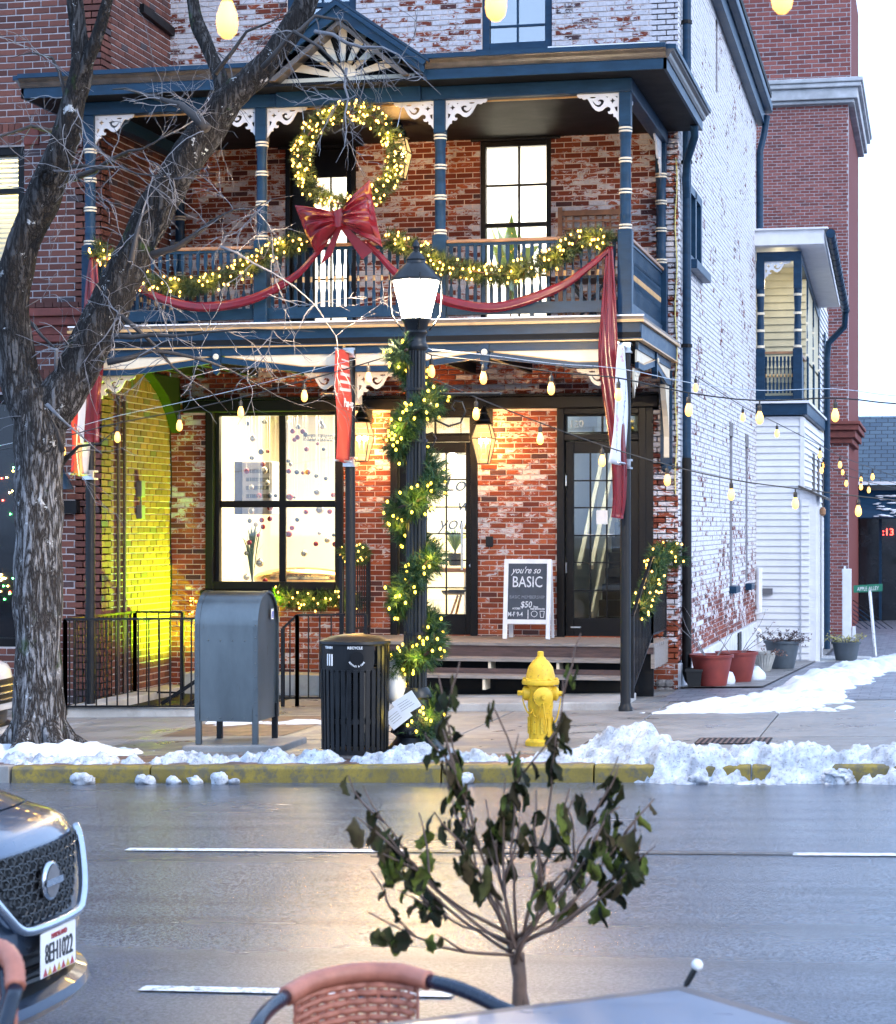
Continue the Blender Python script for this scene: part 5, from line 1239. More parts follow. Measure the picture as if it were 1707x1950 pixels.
for nm, bx in (('front_ledge',(.02,2.2,-3.30,-3.12)), ('left_ledge',(.02,.32,-3.12,-.2)), ('rear_ledge',(.32,2.35,-.5,-.02))):
    m = MB(); m.box(bx[0], bx[1], bx[2], bx[3], -.2, -.04 if nm != 'rear_ledge' else .12); PP(m, nm, 'ledge_concrete', sl_, bevel=.01)
m = MB(); m.box(.34, 2.2, -3.1, -.52, -.142, -.118); PP(m, 'stairwell_shade', 'soffit_dark', sl_)  # flat dark sheet standing in for the shade down the stairwell
m = MB(); m.bar((.7,-2.2,-.1), (1.5,-2.2,.42), .03, .04); m.bar((.7,-2.2,-.3), (1.5,-2.2,.2), .03, .04); PP(m, 'stair_rail', 'black_metal', sl_)

# ---- banners on the porch posts (they stand out towards the street)
def banner_mat(name, fn):
    m, nt, b, N, L = nmat(name); tc_ = N.new('ShaderNodeTexCoord'); sx = N.new('ShaderNodeSeparateXYZ'); L.new(tc_.outputs['UV'], sx.inputs[0])
    c = fn(nt, sx.outputs['X'], sx.outputs['Y']); L.new(c, b.inputs['Base Color']); b.inputs['Roughness'].default_value = .7; MATS[name] = m
def band(nt, x, lo, hi): return mth(nt, 'MULTIPLY', mth(nt, 'GREATER_THAN', x, lo), mth(nt, 'LESS_THAN', x, hi))
def bn_left(nt, x, y):
    c = mix(nt, (.62,.64,.68), (.55,.03,.025), mth(nt, 'MULTIPLY', mth(nt, 'LESS_THAN', mth(nt, 'ADD', x, mth(nt, 'MULTIPLY', y, .55)), .74), mth(nt, 'LESS_THAN', y, .62)))
    c = mix(nt, c, (.65,.30,.20), mth(nt, 'MULTIPLY', band(nt, x, .42, .68), band(nt, y, .02, .3)))
    d = mth(nt, 'ABSOLUTE', mth(nt, 'SUBTRACT', mth(nt, 'ADD', x, mth(nt, 'MULTIPLY', mth(nt, 'SINE', mth(nt, 'MULTIPLY', y, 9)), .10)), .38))
    return mix(nt, c, (.7,.7,.72), mth(nt, 'MULTIPLY', mth(nt, 'LESS_THAN', d, .045), mth(nt, 'LESS_THAN', y, .7)))
banner_mat('banner_ribbon', bn_left)
def bn_mid(nt, x, y):
    s_ = mth(nt, 'GREATER_THAN', mth(nt, 'FRACT', mth(nt, 'MULTIPLY', y, 15)), .6)
    return mix(nt, (.58,.055,.035), (.72,.60,.55), mth(nt, 'MULTIPLY', s_, mth(nt, 'MULTIPLY', band(nt, y, .62, .92), band(nt, x, .3, .95))))
banner_mat('banner_red', bn_mid)
def bn_right(nt, x, y):
    w_ = N_ = nt.nodes.new('ShaderNodeTexNoise'); w_.inputs['Scale'].default_value = 26
    l1 = mth(nt, 'LESS_THAN', mth(nt, 'ABSOLUTE', mth(nt, 'SUBTRACT', mth(nt, 'ADD', x, mth(nt, 'MULTIPLY', w_.outputs['Fac'], .35)), .48)), .025)
    l2 = mth(nt, 'LESS_THAN', mth(nt, 'ABSOLUTE', mth(nt, 'SUBTRACT', mth(nt, 'ADD', x, mth(nt, 'MULTIPLY', w_.outputs['Fac'], .22)), .86)), .018)
    c = mix(nt, (.68,.70,.76), (.08,.09,.16), mth(nt, 'MULTIPLY', l1, band(nt, y, .1, .7)))
    c = mix(nt, c, (.15,.2,.4), mth(nt, 'MULTIPLY', l2, band(nt, y, .05, .8)))
    return mix(nt, c, (.55,.05,.05), mth(nt, 'MULTIPLY', mth(nt, 'LESS_THAN', mth(nt, 'ABSOLUTE', mth(nt, 'SUBTRACT', mth(nt, 'ADD', x, mth(nt, 'MULTIPLY', w_.outputs['Fac'], .8)), .75)), .04), mth(nt, 'ADD', band(nt, y, .28, .42), band(nt, y, .86, .97))))
banner_mat('banner_white', bn_right)
def banner(px, z0, z1, wd, mat, label, sway, wav):
    t_ = thing('post_banner', label, 'banner', (px, -3.05, z0), 'banners on the porch posts')
    m = MB(); nu, nv = 8, 20
    for j in range(nv+1):
        for i in range(nu+1):
            u, v_ = i/nu, j/nv
            m.v.append((px + .02 + wav*.03*math.sin(u*5+v_*6) + sway*(1-v_)**1.5*(1-u), -3.06 - wd*(1-u), z0 + (z1-z0)*v_ - .02*math.sin(u*3)*(1-v_))); m.rnd.append(0)
    for j in range(nv):
        for i in range(nu): m.f.append((j*(nu+1)+i, j*(nu+1)+i+1, (j+1)*(nu+1)+i+1, (j+1)*(nu+1)+i)); m.mi.append(0)
    ob = PP(m, 'banner_cloth', mat, t_, smooth=True)
    uv = ob.data.uv_layers.new(name='UVMap')
    for lp_ in ob.data.loops: k = lp_.vertex_index; uv.data[lp_.index].uv = ((k % (nu+1))/nu, (k//(nu+1))/nv)
    sd_ = ob.modifiers.new('s', 'SOLIDIFY'); sd_.thickness = .003
    for z in (z1+.0, z0+.0):
        m = MB(); m.tube([(px+.02,-3.0,z), (px+.02,-3.06-wd-.03,z)], .011, 8); PP(m, 'banner_arm', 'bright_metal', t_)
        m = MB(); m.box(px-.06, px+.06, -3.075, -3.05, z-.05, z+.05); m.box(px-.065, px+.065, -3.06, -2.94, z-.05, z-.03); m.box(px-.065, px+.065, -3.06, -2.94, z+.03, z+.05); PP(m, 'banner_clamp', 'bright_metal', t_)
    return t_
b1 = banner(.20, 2.38, 3.52, .52, 'banner_ribbon', 'white post banner with a red ribbon bow, beside the tree trunk', .0, .6)
text('banner_lettering', 'DOWNTOWN', M['decal_grey'], b1, (.235, -3.20, 3.20), .085, (0,0,-1), (0,1,0), align='CENTER')
b2_ = banner(3.05, 2.50, 3.62, .55, 'banner_red', 'red post banner with white stripes above the litter bin', .0, .5)
text('banner_lettering', 'Pop-up', M['decal_white'], b2_, (3.09, -3.20, 3.05), .13, (0,1,0), (0,0,1), align='CENTER')
banner(5.90, 2.46, 3.62, .56, 'banner_white', 'white post banner with thin script lettering at the right post', -.10, .5)

# ---- things standing on the balcony
tr_ = thing('wooden_trellis', 'brown wooden lattice trellis leaning on the balcony wall', 'trellis', (5.08,-.1,3.93))
paint('lattice_wood', (.22,.10,.05), .7, .3, 8)
for xa in (4.72, 5.42): m = MB(); m.box(xa, xa+.05, -.13, -.09, 3.935, 5.48); PP(m, 'frame_post', 'lattice_wood', tr_)
m = MB(); m.box(4.77, 5.42, -.13, -.09, 5.38, 5.44); PP(m, 'frame_rail', 'lattice_wood', tr_)
for i in range(7): m = MB(); x_ = 4.80 + i*.085; m.box(x_, x_+.022, -.105, -.095, 3.99, 5.38); PP(m, 'lattice_strip', 'lattice_wood', tr_)
for i in range(15): m = MB(); z = 4.05 + i*.09; m.box(4.77, 5.42, -.12, -.107, z, z+.022); PP(m, 'lattice_strip', 'lattice_wood', tr_)
ft = thing('folding_table', 'dark folding table with crossed legs on the balcony behind the railing', 'table', (5.2,-1.0,3.93))
for s_ in (-1,1): m = MB(); m.bar((5.2-.22*s_,-1.0,3.945), (5.2+.22*s_,-1.0,4.55), .03, .03); PP(m, 'leg', 'black_metal', ft); m = MB(); m.bar((5.2-.22*s_,-.6,3.945), (5.2+.22*s_,-.6,4.55), .03, .03); PP(m, 'leg', 'black_metal', ft)
m = MB(); m.box(4.9, 5.5, -1.1, -.5, 4.55, 4.58); PP(m, 'tabletop', 'black_metal', ft)

# ================================================================== CHRISTMAS DECORATIONS
m_, nt, b, N, L = nmat('needles'); at = N.new('ShaderNodeAttribute'); at.attribute_name = 'rnd'
cr = N.new('ShaderNodeValToRGB'); e = cr.color_ramp.elements; e[0].color = (.010,.045,.016,1); e[1].color = (.13,.20,.055,1); k_ = e.new(.55); k_.color = (.028,.072,.026,1)
L.new(at.outputs['Fac'], cr.inputs['Fac']); L.new(cr.outputs['Color'], b.inputs['Base Color']); b.inputs['Roughness'].default_value = .5; b.inputs['Specular IOR Level'].default_value = .3; MATS['needles'] = m_
m_ = m_.copy(); m_.name = 'needles_warm_lit'; e = [n for n in m_.node_tree.nodes if n.type == 'VALTORGB'][0].color_ramp.elements; e[0].color = (.016,.030,.012,1); e[1].color = (.06,.09,.03,1); e[2].color = (.16,.17,.06,1); MATS['needles_warm_lit'] = m_  # copy of needles with the warm fairy-light glow put into its colour
emit('fairy', (1,.50,.08), 4.5); emit('fairy_green_wire', (1,.64,.05), 4.5)
def path_pts(pts, step=.02):
    pts = [V(*p) for p in pts]; out = []
    # catmull-rom
    P4 = [pts[0]*2 - pts[1]] + pts + [pts[-1]*2 - pts[-2]]
    for i in range(1, len(P4)-2):
        a, b2, c, d = P4[i-1:i+3]; n = max(2, int((c-b2).length/step))
        for k in range(n):
            t = k/n; out.append(.5*((2*b2) + (c-a)*t + (2*a-5*b2+4*c-d)*t*t + (3*b2-a-3*c+d)*t**3))
    out.append(pts[-1]); return out
def garland(t_, pts, rad, per_m, seed, bulbs_m=12, mat='fairy', nl=.075, wmin=.0042, closed=False, glow=4, gpow=1.3, leaf='needles'):
    rg = random.Random(seed); P = path_pts(pts); Ltot = sum((P[i+1]-P[i]).length for i in range(len(P)-1))
    nd = MB(); N_ = int(per_m * Ltot)
    spr = int(N_/16)
    for s_ in range(spr):
        i = rg.randrange(len(P)-1); p = P[i]; d = (P[i+1]-P[i]).normalized()
        q = Vector((rg.gauss(0,1), rg.gauss(0,1), rg.gauss(0,1))); q -= d*q.dot(d); q.normalize()
        stem = (q*1.0 + d*rg.uniform(-.7,.7) + V(0,0,-.25*rg.random())).normalized()
        ln = rad*rg.uniform(.55,1.1); base = p + q*rad*.1; tone = min(1, max(.01, rg.gauss(.45,.25)))
        x_ = stem.orthogonal().normalized(); y_ = stem.cross(x_)
        for k in range(16):
            f_ = (k+.5)/16; a = rg.uniform(0, 6.28); nd.r = min(1, max(.01, tone + rg.uniform(-.15,.15)))
            o_ = base + stem*ln*f_; dirn = (stem*.9 + (x_*math.cos(a)+y_*math.sin(a))*.75).normalized()
            wv = dirn.cross(stem + V(.01,.02,.03)).normalized()*wmin
            l2 = nl*rg.uniform(.6,1.1); nd.add([o_-wv, o_+wv, o_+dirn*l2], [(0,1,2)])
    o_ = PP(nd, 'foliage', leaf, t_); o_['kind'] = 'stuff'
    bb = MB()
    for s_ in range(int(bulbs_m*Ltot)):
        i = rg.randrange(len(P)-1); d = (P[i+1]-P[i]).normalized(); q = Vector((rg.gauss(0,1), rg.gauss(0,1)-.7, rg.gauss(0,1))); q -= d*q.dot(d); q.normalize()
        bb.ball(P[i] + q*rad*rg.uniform(.75,1.15), .011, 6, (1,1,1.3))
    if bb.v: o_ = PP(bb, 'fairy_lights', mat, t_); o_['kind'] = 'stuff'
    for k in range(glow):
        i = int((k+.5)/glow*(len(P)-1)); lamp('fairy_glow', P[i] + V(0,-rad*1.1,0), gpow, (1,.62,.12) if mat == 'fairy' else (1,.75,.10), .06, parent=t_)
    st = MB(); st.tube(P[::6] + [P[-1]], .012, 5); PP(st, 'garland_wire', 'riser_wood', t_)
# wreath
wr = thing('wreath', 'large lit evergreen wreath hung from the middle of the upper porch', 'wreath', (3.08,-3.18,5.05))
garland(wr, [(3.08 + .50*math.cos(2*math.pi*i/18), -3.18, 5.60 + .475*math.sin(2*math.pi*i/18)) for i in range(19)], .105, 5600, 1, 75, nl=.065, glow=8, gpow=1.8, leaf='needles_warm_lit')
m = MB(); m.tube([(2.62,-3.15,5.7), (2.55,-3.05,6.17)], .003, 4); m.tube([(3.55,-3.15,5.75), (3.62,-3.05,6.17)], .003, 4); m.tube([(3.08,-3.15,6.06), (3.08,-3.05,6.2)], .003, 4); PP(m, 'hanging_wire', 'bright_metal', wr)
lamp('wreath_glow', (3.08,-3.45,5.6), 2.2, (1,.6,.2), .4, parent=wr)
# balcony garlands
gl_ = thing('railing_garland', 'lit evergreen garland swagged along the left half of the balcony railing', 'garland', (1.4,-3.13,4.3), 'garlands on the balcony railing')
garland(gl_, [(.30,-3.12,4.76), (.42,-3.14,4.68), (.80,-3.14,4.42), (1.2,-3.14,4.33), (1.55,-3.14,4.36), (2.04,-3.14,4.55), (2.35,-3.13,4.72), (2.62,-3.12,4.78)], .10, 4600, 2, 46, nl=.085, glow=6, gpow=1.4, leaf='needles_warm_lit')
gr_ = thing('railing_garland', 'lit evergreen garland swagged along the right half of the balcony railing', 'garland', (4.6,-3.13,4.3), 'garlands on the balcony railing')
garland(gr_, [(3.48,-3.12,4.76), (3.75,-3.14,4.66), (4.05,-3.14,4.50), (4.35,-3.14,4.42), (4.66,-3.14,4.37), (5.0,-3.14,4.45), (5.25,-3.14,4.55), (5.45,-3.13,4.70), (5.62,-3.13,4.72), (5.77,-3.12,4.66)], .105, 5000, 3, 46, nl=.085, glow=6, gpow=1.6, leaf='needles_warm_lit')
# lamp post garland
gp = thing('lamp_garland', 'thick lit evergreen garland spiralling up the street lamp', 'garland', (LX,LY,.1))
T0 = 4.9
hel = [(LX + .15*math.cos(-R(70) + 2*math.pi*T0*i/80), LY + .15*math.sin(-R(70) + 2*math.pi*T0*i/80), .12 + 3.22*i/80 + .05*math.sin(i*.6)) for i in range(81)]
garland(gp, hel, .125, 8000, 5, 34, 'fairy_green_wire', nl=.075, wmin=.0038, glow=12, gpow=1.8)
gw = thing('window_garland', 'lit evergreen garland below the shop window', 'garland', (1.8,-.12,1.0))
garland(gw, [(1.35,-.13,1.02), (1.6,-.14,.98), (1.85,-.14,.96), (2.1,-.13,.99), (2.4,-.14,.95)], .11, 4200, 6, 30, nl=.08)
gk = thing('porch_garland', 'lit evergreen garland along the railing left of the shop door', 'garland', (2.5,-.7,1.5))
garland(gk, [(2.2,-.10,1.48), (2.35,-.15,1.52), (2.47,-.4,1.52), (2.5,-.8,1.50), (2.52,-1.25,1.54)], .10, 4200, 7, 24, nl=.075)
gq = thing('porch_garland', 'lit evergreen garland draped over the railing at the brick corner', 'garland', (5.94,-1.2,1.2))
garland(gq, [(6.14,-.28,1.42), (6.10,-.32,1.52), (6.0,-.55,1.56), (5.95,-.95,1.45), (5.97,-1.35,1.25), (5.94,-1.75,1.08), (5.90,-2.1,.93)], .115, 5200, 8, 24, nl=.085)
gx_ = thing('fairy_lights', 'string of small warm lights on the wall behind the mailbox', 'lights', (.35,-.05,.9))
rg = random.Random(12); m = MB()
for i in range(16): m.ball((.30 + rg.uniform(-.05,.25), -.03, .66 + rg.random()*.35), .009, 6)
o_ = PP(m, 'bulbs', 'fairy', gx_); o_['kind'] = 'stuff'; m = MB(); m.tube([(.30 + .2*(i % 2), -.025, .66 + i*.05) for i in range(8)], .004, 4); PP(m, 'wire', 'black_metal', gx_)

# satin bow and drapes
m_, nt, b, N, L = nmat('red_satin'); p = wpos(nt); n1 = noise_tex(nt, 6, 4, .6, p)
L.new(mix(nt, (.075,.003,.010), (.19,.006,.014), n1), b.inputs['Base Color']); b.inputs['Roughness'].default_value = .27; b.inputs['Sheen Weight'].default_value = .1; b.inputs['Sheen Tint'].default_value = (1,.3,.3,1); b.inputs['Anisotropic'].default_value = .4
bump(nt, b, noise_tex(nt, 30, 3, .6, wpos(nt, (1,1,.3))), .15, .01); MATS['red_satin'] = m_
bw = thing('satin_bow', 'big red satin bow hanging on the wreath', 'bow', (3.02,-3.28,4.6))
K = V(3.02,-3.30,4.96)
def loop(tipA, tipB, seed):
    """puffed ribbon loop between the knot and an outer edge tipA (upper) .. tipB (lower)"""
    A_, B_ = V(*tipA), V(*tipB); nu, nv = 48, 48; m = MB()
    for i in range(nu+1):
        u = i/nu; r_ = math.sin(math.pi*u)**.62
        for j in range(nv+1):
            v_ = j/nv; edge = A_.lerp(B_, v_); kn = K + V(0,0,.055*(1-2*v_))
            p = kn.lerp(edge, r_)
            puff = math.sin(math.pi*v_)**.6 * (.13 if u < .5 else -.03) * math.sin(math.pi*min(1, r_*1.0)) ** .5
            side = (-1 if u < .5 else 1) * .05 * math.sin(math.pi*r_)
            fold = (.050*math.sin(v_*23 + seed + r_*2.5) + .022*math.sin(v_*41+seed*3)) * (1-r_)**.6 * min(1, r_*3) + .075*math.sin(v_*8+seed)*r_*(1-r_)*2.2 + .012*math.sin(v_*15+seed*2)*r_
            p = p + V(0, side - puff - fold, 0)
            # mouth of the loop gapes at the outer edge
            if .3 < u < .7: p += V(0,0,-.04*math.sin(math.pi*v_))
            m.v.append(tuple(p)); m.rnd.append(0)
    for i in range(nu):
        for j in range(nv): m.f.append((i*(nv+1)+j, i*(nv+1)+j+1, (i+1)*(nv+1)+j+1, (i+1)*(nv+1)+j)); m.mi.append(0)
    ob = PP(m, 'bow_loop', 'red_satin', bw, smooth=True); return ob
loop((2.54,-3.28,5.12), (2.77,-3.30,4.62), .5); loop((3.33,-3.28,5.36), (3.47,-3.30,4.66), 2.1)
m = MB()
for i in range(13):
    a = math.pi*2*i/12
    for j in range(9): t = j/8; m.v.append((K.x + .075*math.cos(a)*(1+.06*math.sin(a*5)), K.y - .02 - .07*math.sin(a), K.z - .085 + .17*t + .012*math.sin(a*3+t*5))); m.rnd.append(0)
for i in range(12):
    for j in range(8): m.f.append((i*9+j, i*9+j+1, (i+1)*9+j+1, (i+1)*9+j)); m.mi.append(0)
PP(m, 'bow_knot', 'red_satin', bw, smooth=True)
def drape(name, label, pts, wid, folds, seed, vertical=False):
    t_ = thing(name, label, 'drape', pts[0], 'red satin drapes on the porch'); P = path_pts(pts, .04); n = 22; m = MB(); M_ = len(P); rg = random.Random(seed); ph = rg.uniform(0,6)
    for i, p in enumerate(P):
        f_ = i/(M_-1); w_ = wid(f_); d = (P[min(i+1,M_-1)]-P[max(i-1,0)]).normalized(); side = d.cross(V(0,-1,0)).normalized()
        for j in range(n):
            a = 2*math.pi*j/n; rr2 = 1 + .16*math.sin(a*folds+ph+f_*5) + .08*math.sin(a*folds*2.3+f_*9)
            q = p + side*w_*math.cos(a)*rr2 + V(0,-1,0)*(w_*.38*math.sin(a)*rr2 if not vertical else .03*math.sin(a)*rr2 + .02*math.sin(3*math.cos(a)*2+f_*7))
            m.v.append(tuple(q)); m.rnd.append(0)
    for i in range(M_-1):
        for j in range(n): m.f.append((i*n+j, i*n+(j+1) % n, (i+1)*n+(j+1) % n, (i+1)*n+j)); m.mi.append(0)
    m.f.append(tuple(range(n))); m.f.append(tuple((M_-1)*n+j for j in range(n))[::-1]); m.mi += [0,0]
    PP(m, 'satin_cloth', 'red_satin', t_, smooth=True)
drape('satin_swag', 'red satin swag sagging from the bow along the left balcony railing', [(.42,-3.16,4.66), (.75,-3.17,4.38), (1.15,-3.18,4.18), (1.58,-3.18,4.11), (2.05,-3.18,4.18), (2.49,-3.18,4.39), (2.72,-3.19,4.60), (2.86,-3.22,4.76)], lambda f: .022 + .026*math.sin(math.pi*f), 5, 1)
drape('satin_swag', 'red satin swag sagging from the bow along the right balcony railing', [(3.25,-3.22,4.74), (3.40,-3.19,4.60), (3.62,-3.18,4.38), (4.04,-3.18,4.14), (4.62,-3.18,4.04), (5.22,-3.18,4.21), (5.55,-3.17,4.42), (5.77,-3.16,4.60)], lambda f: .022 + .026*math.sin(math.pi*f), 5, 2)
drape('satin_tail', 'long red satin tail hanging down the right porch post', [(5.765,-3.16,4.62), (5.765,-3.17,4.2), (5.76,-3.18,3.6), (5.79,-3.18,3.2), (5.83,-3.18,2.8), (5.86,-3.18,2.4), (5.86,-3.18,2.1), (5.84,-3.18,1.92)], lambda f: .03 + .075*min(1, f*2.2) - .05*max(0, f-.5)*2, 4, 3, True)
drape('satin_tail', 'short red satin tail hanging by the left porch post beside the tree', [(.30,-3.16,4.66), (.30,-3.17,4.3), (.30,-3.17,3.7), (.27,-3.17,3.3), (.25,-3.17,2.95), (.25,-3.17,2.72)], lambda f: .04 + .08*min(1, f*2) - .03*max(0, f-.6), 4, 4, True)
m = MB(); 
for s_, (tx, tz) in ((-1,(2.86,4.56)), (1,(3.30,4.60))):
    m = MB(); d = V(tx,-3.27,tz); m.prism([K+V(-.03,.02,-.05), K+V(.03,.02,-.05), d+V(.06,0,.03), d+V(-.05,0,-.05)], (0,.012,0)); PP(m, 'bow_tail', 'red_satin', bw)

# ---- string lights
paint('socket_black', (.02,.018,.016), .5, .2)
m_ = bpy.data.materials.new('bulb_glass'); m_.use_nodes = True; nt = m_.node_tree; b = nt.nodes['Principled BSDF']
b.inputs['Base Color'].default_value = (1,.6,.2,1); b.inputs['Emission Color'].default_value = (1,.47,.07,1); b.inputs['Emission Strength'].default_value = 1.3; MATS['bulb_glass'] = m_
sb = MB(); sb.lathe((0,0,0), [(.006,0),(.006,-.03),(.016,-.035),(.019,-.05),(.017,-.085)], 8); so = sb.build('socket', M['socket_black']); sock_me = so.data; bpy.data.objects.remove(so); smooth_me = sock_me
gb = MB(); gb.lathe((0,0,0), [(.014,-.085),(.02,-.10),(.029,-.125),(.031,-.15),(.026,-.175),(.012,-.19),(.002,-.192)], 12); go = gb.build('bulb', M['bulb_glass']); bulb_me = go.data; bpy.data.objects.remove(go)
bulb_me.polygons.foreach_set('use_smooth', [True]*len(bulb_me.polygons))
def string_lights(label, pts, bulbs, sc=1.0, guide=False, power=0, r=.006):
    """pts: cable points; bulbs: parameters (index along pts as float)"""
    t_ = thing('string_lights', label, 'string lights', pts[0], 'festoon light strings over the pavement and alley'); P = [V(*p) for p in pts]
    cp = path_pts(pts, .15); m = MB(); m.tube(cp, r, 5); PP(m, 'cable', 'socket_black', t_)
    if guide: m = MB(); m.tube([p + V(0,.01,.035 + .05*math.sin(math.pi*i/len(cp))) for i, p in enumerate(cp)], .003, 4); PP(m, 'guide_wire', 'bright_metal', t_)
    for k in bulbs:
        p = P[k]
        for nm, me in (('socket', sock_me), ('bulb', bulb_me)):
            ob = bpy.data.objects.new(nm, me); COL.objects.link(ob); ob.parent = t_; ob.location = p - ORG[t_]; ob.scale = (sc, sc, sc); ORG[ob] = ORG[t_]
        if power: lamp('bulb_light', p + V(0,0,-.14*sc), power, (1,.55,.18), .03*sc, parent=t_)
    return t_

# ================================================================== measured positions (metres)
SA = [(-0.769,-3.900,2.562), (0.013,-4.100,2.672), (0.394,-4.200,2.734), (1.054,-4.400,2.855), (1.806,-4.700,2.949), (2.558,-5.100,3.048), (3.327,-5.600,3.162), (4.113,-6.300,3.264), (4.661,-6.950,3.326)]
SB = [(4.728,-6.950,3.329), (4.815,-6.900,3.270), (5.258,-6.900,3.210), (5.828,-6.900,3.114), (6.386,-6.900,3.054), (6.962,-6.900,2.925), (7.534,-6.900,2.854), (8.135,-6.900,2.868), (8.666,-6.900,2.811), (9.395,-6.900,2.802)]
SC = [(4.782,-6.950,3.096), (5.112,-6.500,2.934), (5.556,-5.900,2.743), (6.026,-5.400,2.561), (6.559,-5.000,2.395), (7.098,-4.600,2.268), (7.654,-4.200,2.191), (8.215,-3.800,2.122), (8.817,-3.400,2.060)]
SD = [(6.162,1.100,3.615), (6.556,3.000,3.352), (6.845,5.000,3.228), (7.270,8.000,3.035), (7.500,9.500,2.925), (7.943,11.500,2.778), (8.493,13.500,2.618)]
SE = [(6.072,11.200,3.678), (6.265,14.000,3.427), (6.432,15.000,3.390), (6.706,16.000,3.290), (6.879,17.000,3.125), (7.202,18.000,3.011), (7.520,19.000,2.890), (8.309,21.000,2.663)]
SF = [(6.879,12.000,2.990), (7.071,12.500,2.915), (7.462,13.000,2.703), (7.694,13.500,2.649), (7.813,14.000,2.604), (8.477,15.000,2.461)]
SN = [(6.168,-18.760,3.442), (6.942,-18.586,3.420), (7.685,-18.419,3.469), (8.476,-18.241,3.490), (9.217,-18.074,3.472)]
UL = [(0.817,0.47,3.077,'g',0.029),(1.028,0.47,3.097,'g',0.032),(0.946,0.27,2.888,'s',0.040),(1.047,0.28,2.729,'g',0.036),(1.079,0.44,2.739,'r',0.025),(0.886,0.42,2.661,'g',0.029),(1.031,0.41,2.582,'r',0.032),(1.070,0.33,2.505,'s',0.041),(0.831,0.39,2.502,'r',0.034),(0.892,0.39,2.306,'s',0.032),(0.988,0.39,2.204,'r',0.032),(1.151,0.29,2.200,'g',0.032),(1.101,0.35,2.359,'s',0.029),(1.209,0.35,2.204,'g',0.025)]
UR = [(1.356,0.42,3.088,'s',0.025),(1.733,0.48,3.087,'s',0.029),(1.759,0.47,3.030,'s',0.036),(1.477,0.38,3.025,'g',0.031),(1.415,0.36,2.976,'r',0.032),(1.556,0.32,2.969,'r',0.032),(1.605,0.27,2.929,'g',0.032),(1.504,0.27,2.898,'r',0.032),(1.440,0.36,2.874,'r',0.029),(1.599,0.33,2.758,'r',0.031),(1.732,0.34,2.822,'r',0.022),(1.773,0.46,2.763,'g',0.027),(1.360,0.38,2.621,'g',0.027),(1.387,0.38,2.576,'s',0.027),(1.385,0.31,2.495,'r',0.032),(1.497,0.27,2.482,'g',0.031),(1.554,0.33,2.476,'r',0.025),(1.627,0.29,2.482,'r',0.034),(1.708,0.37,2.439,'g',0.027),(1.797,0.48,2.411,'g',0.027),(1.367,0.41,2.190,'R',0.043),(1.736,0.30,2.245,'s',0.041),(1.892,0.46,2.211,'r',0.031),(1.416,0.44,2.183,'g',0.018)]
LL = [(0.882,0.42,2.018,'s',0.040),(1.102,0.46,2.059,'r',0.036),(0.855,0.43,1.901,'g',0.029),(1.007,0.43,1.910,'r',0.032),(1.138,0.34,1.925,'r',0.032),(1.007,0.48,1.829,'r',0.032),(0.919,0.47,1.856,'s',0.029),(1.005,0.30,1.730,'R',0.022),(0.851,0.43,1.642,'r',0.031),(0.815,0.42,1.510,'g',0.027),(1.004,0.36,1.397,'s',0.051),(0.828,0.38,1.223,'s',0.040),(1.069,0.37,1.181,'r',0.032)]
LR = [(1.553,0.46,2.008,'r',0.032),(1.751,0.37,2.035,'s',0.051),(1.855,0.44,2.013,'r',0.032),(1.984,0.34,1.997,'r',0.032),(1.448,0.45,1.916,'g',0.029),(1.379,0.46,1.816,'r',0.032),(1.372,0.36,1.743,'R',0.040),(1.744,0.38,1.755,'s',0.025),(1.678,0.46,1.625,'r',0.032),(1.830,0.42,1.670,'s',0.036),(1.937,0.37,1.622,'r',0.032),(1.574,0.31,1.512,'s',0.040),(1.934,0.33,1.733,'g',0.022)]
TRUNK=[(1.202,-6.650,-0.189,0.2873),(1.187,-6.650,0.042,0.2596),(1.187,-6.650,0.320,0.2365),(1.192,-6.650,0.830,0.2318),(1.192,-6.650,1.386,0.2272),(1.202,-6.650,2.082,0.2317),(1.197,-6.650,2.453,0.2502),(1.217,-6.650,2.777,0.2688),(1.177,-6.650,3.032,0.2318)]
LIMB_R=[(1.277,-6.650,2.776,0.2131),(1.433,-6.612,3.031,0.2131),(1.590,-6.573,3.332,0.2084),(1.723,-6.535,3.611,0.1993),(1.855,-6.496,3.890,0.1947),(2.013,-6.458,4.261,0.1855),(2.170,-6.419,4.587,0.1763),(2.401,-6.381,4.955,0.1668),(2.607,-6.342,5.269,0.1668),(2.812,-6.304,5.564,0.1528),(3.091,-6.265,5.828,0.1295),(3.320,-6.227,6.103,0.1202),(3.501,-6.188,6.426,0.1155),(3.610,-6.150,6.753,0.1110)]
LIMB_L=[(1.153,-6.650,2.824,0.2318),(1.044,-6.686,3.148,0.1946),(0.981,-6.723,3.517,0.1852),(0.977,-6.759,3.883,0.1756),(1.093,-6.795,4.245,0.1659),(1.247,-6.832,4.558,0.1561),(1.380,-6.868,4.823,0.1601),(1.542,-6.905,5.153,0.1412),(1.644,-6.941,5.484,0.1226),(1.732,-6.977,5.790,0.1042),(1.723,-7.014,6.099,0.0814),(1.680,-7.050,6.545,0.0722)]
FORK_L=[(1.727,-7.000,5.695,0.0679),(1.898,-7.067,5.989,0.0630),(2.034,-7.133,6.326,0.0537),(2.122,-7.200,6.572,0.0490)]
FORK_R=[(2.801,-6.300,5.533,0.0834),(2.746,-6.250,5.801,0.0744),(2.631,-6.200,6.049,0.0700),(2.490,-6.150,6.348,0.0656),(2.399,-6.100,6.740,0.0611)]
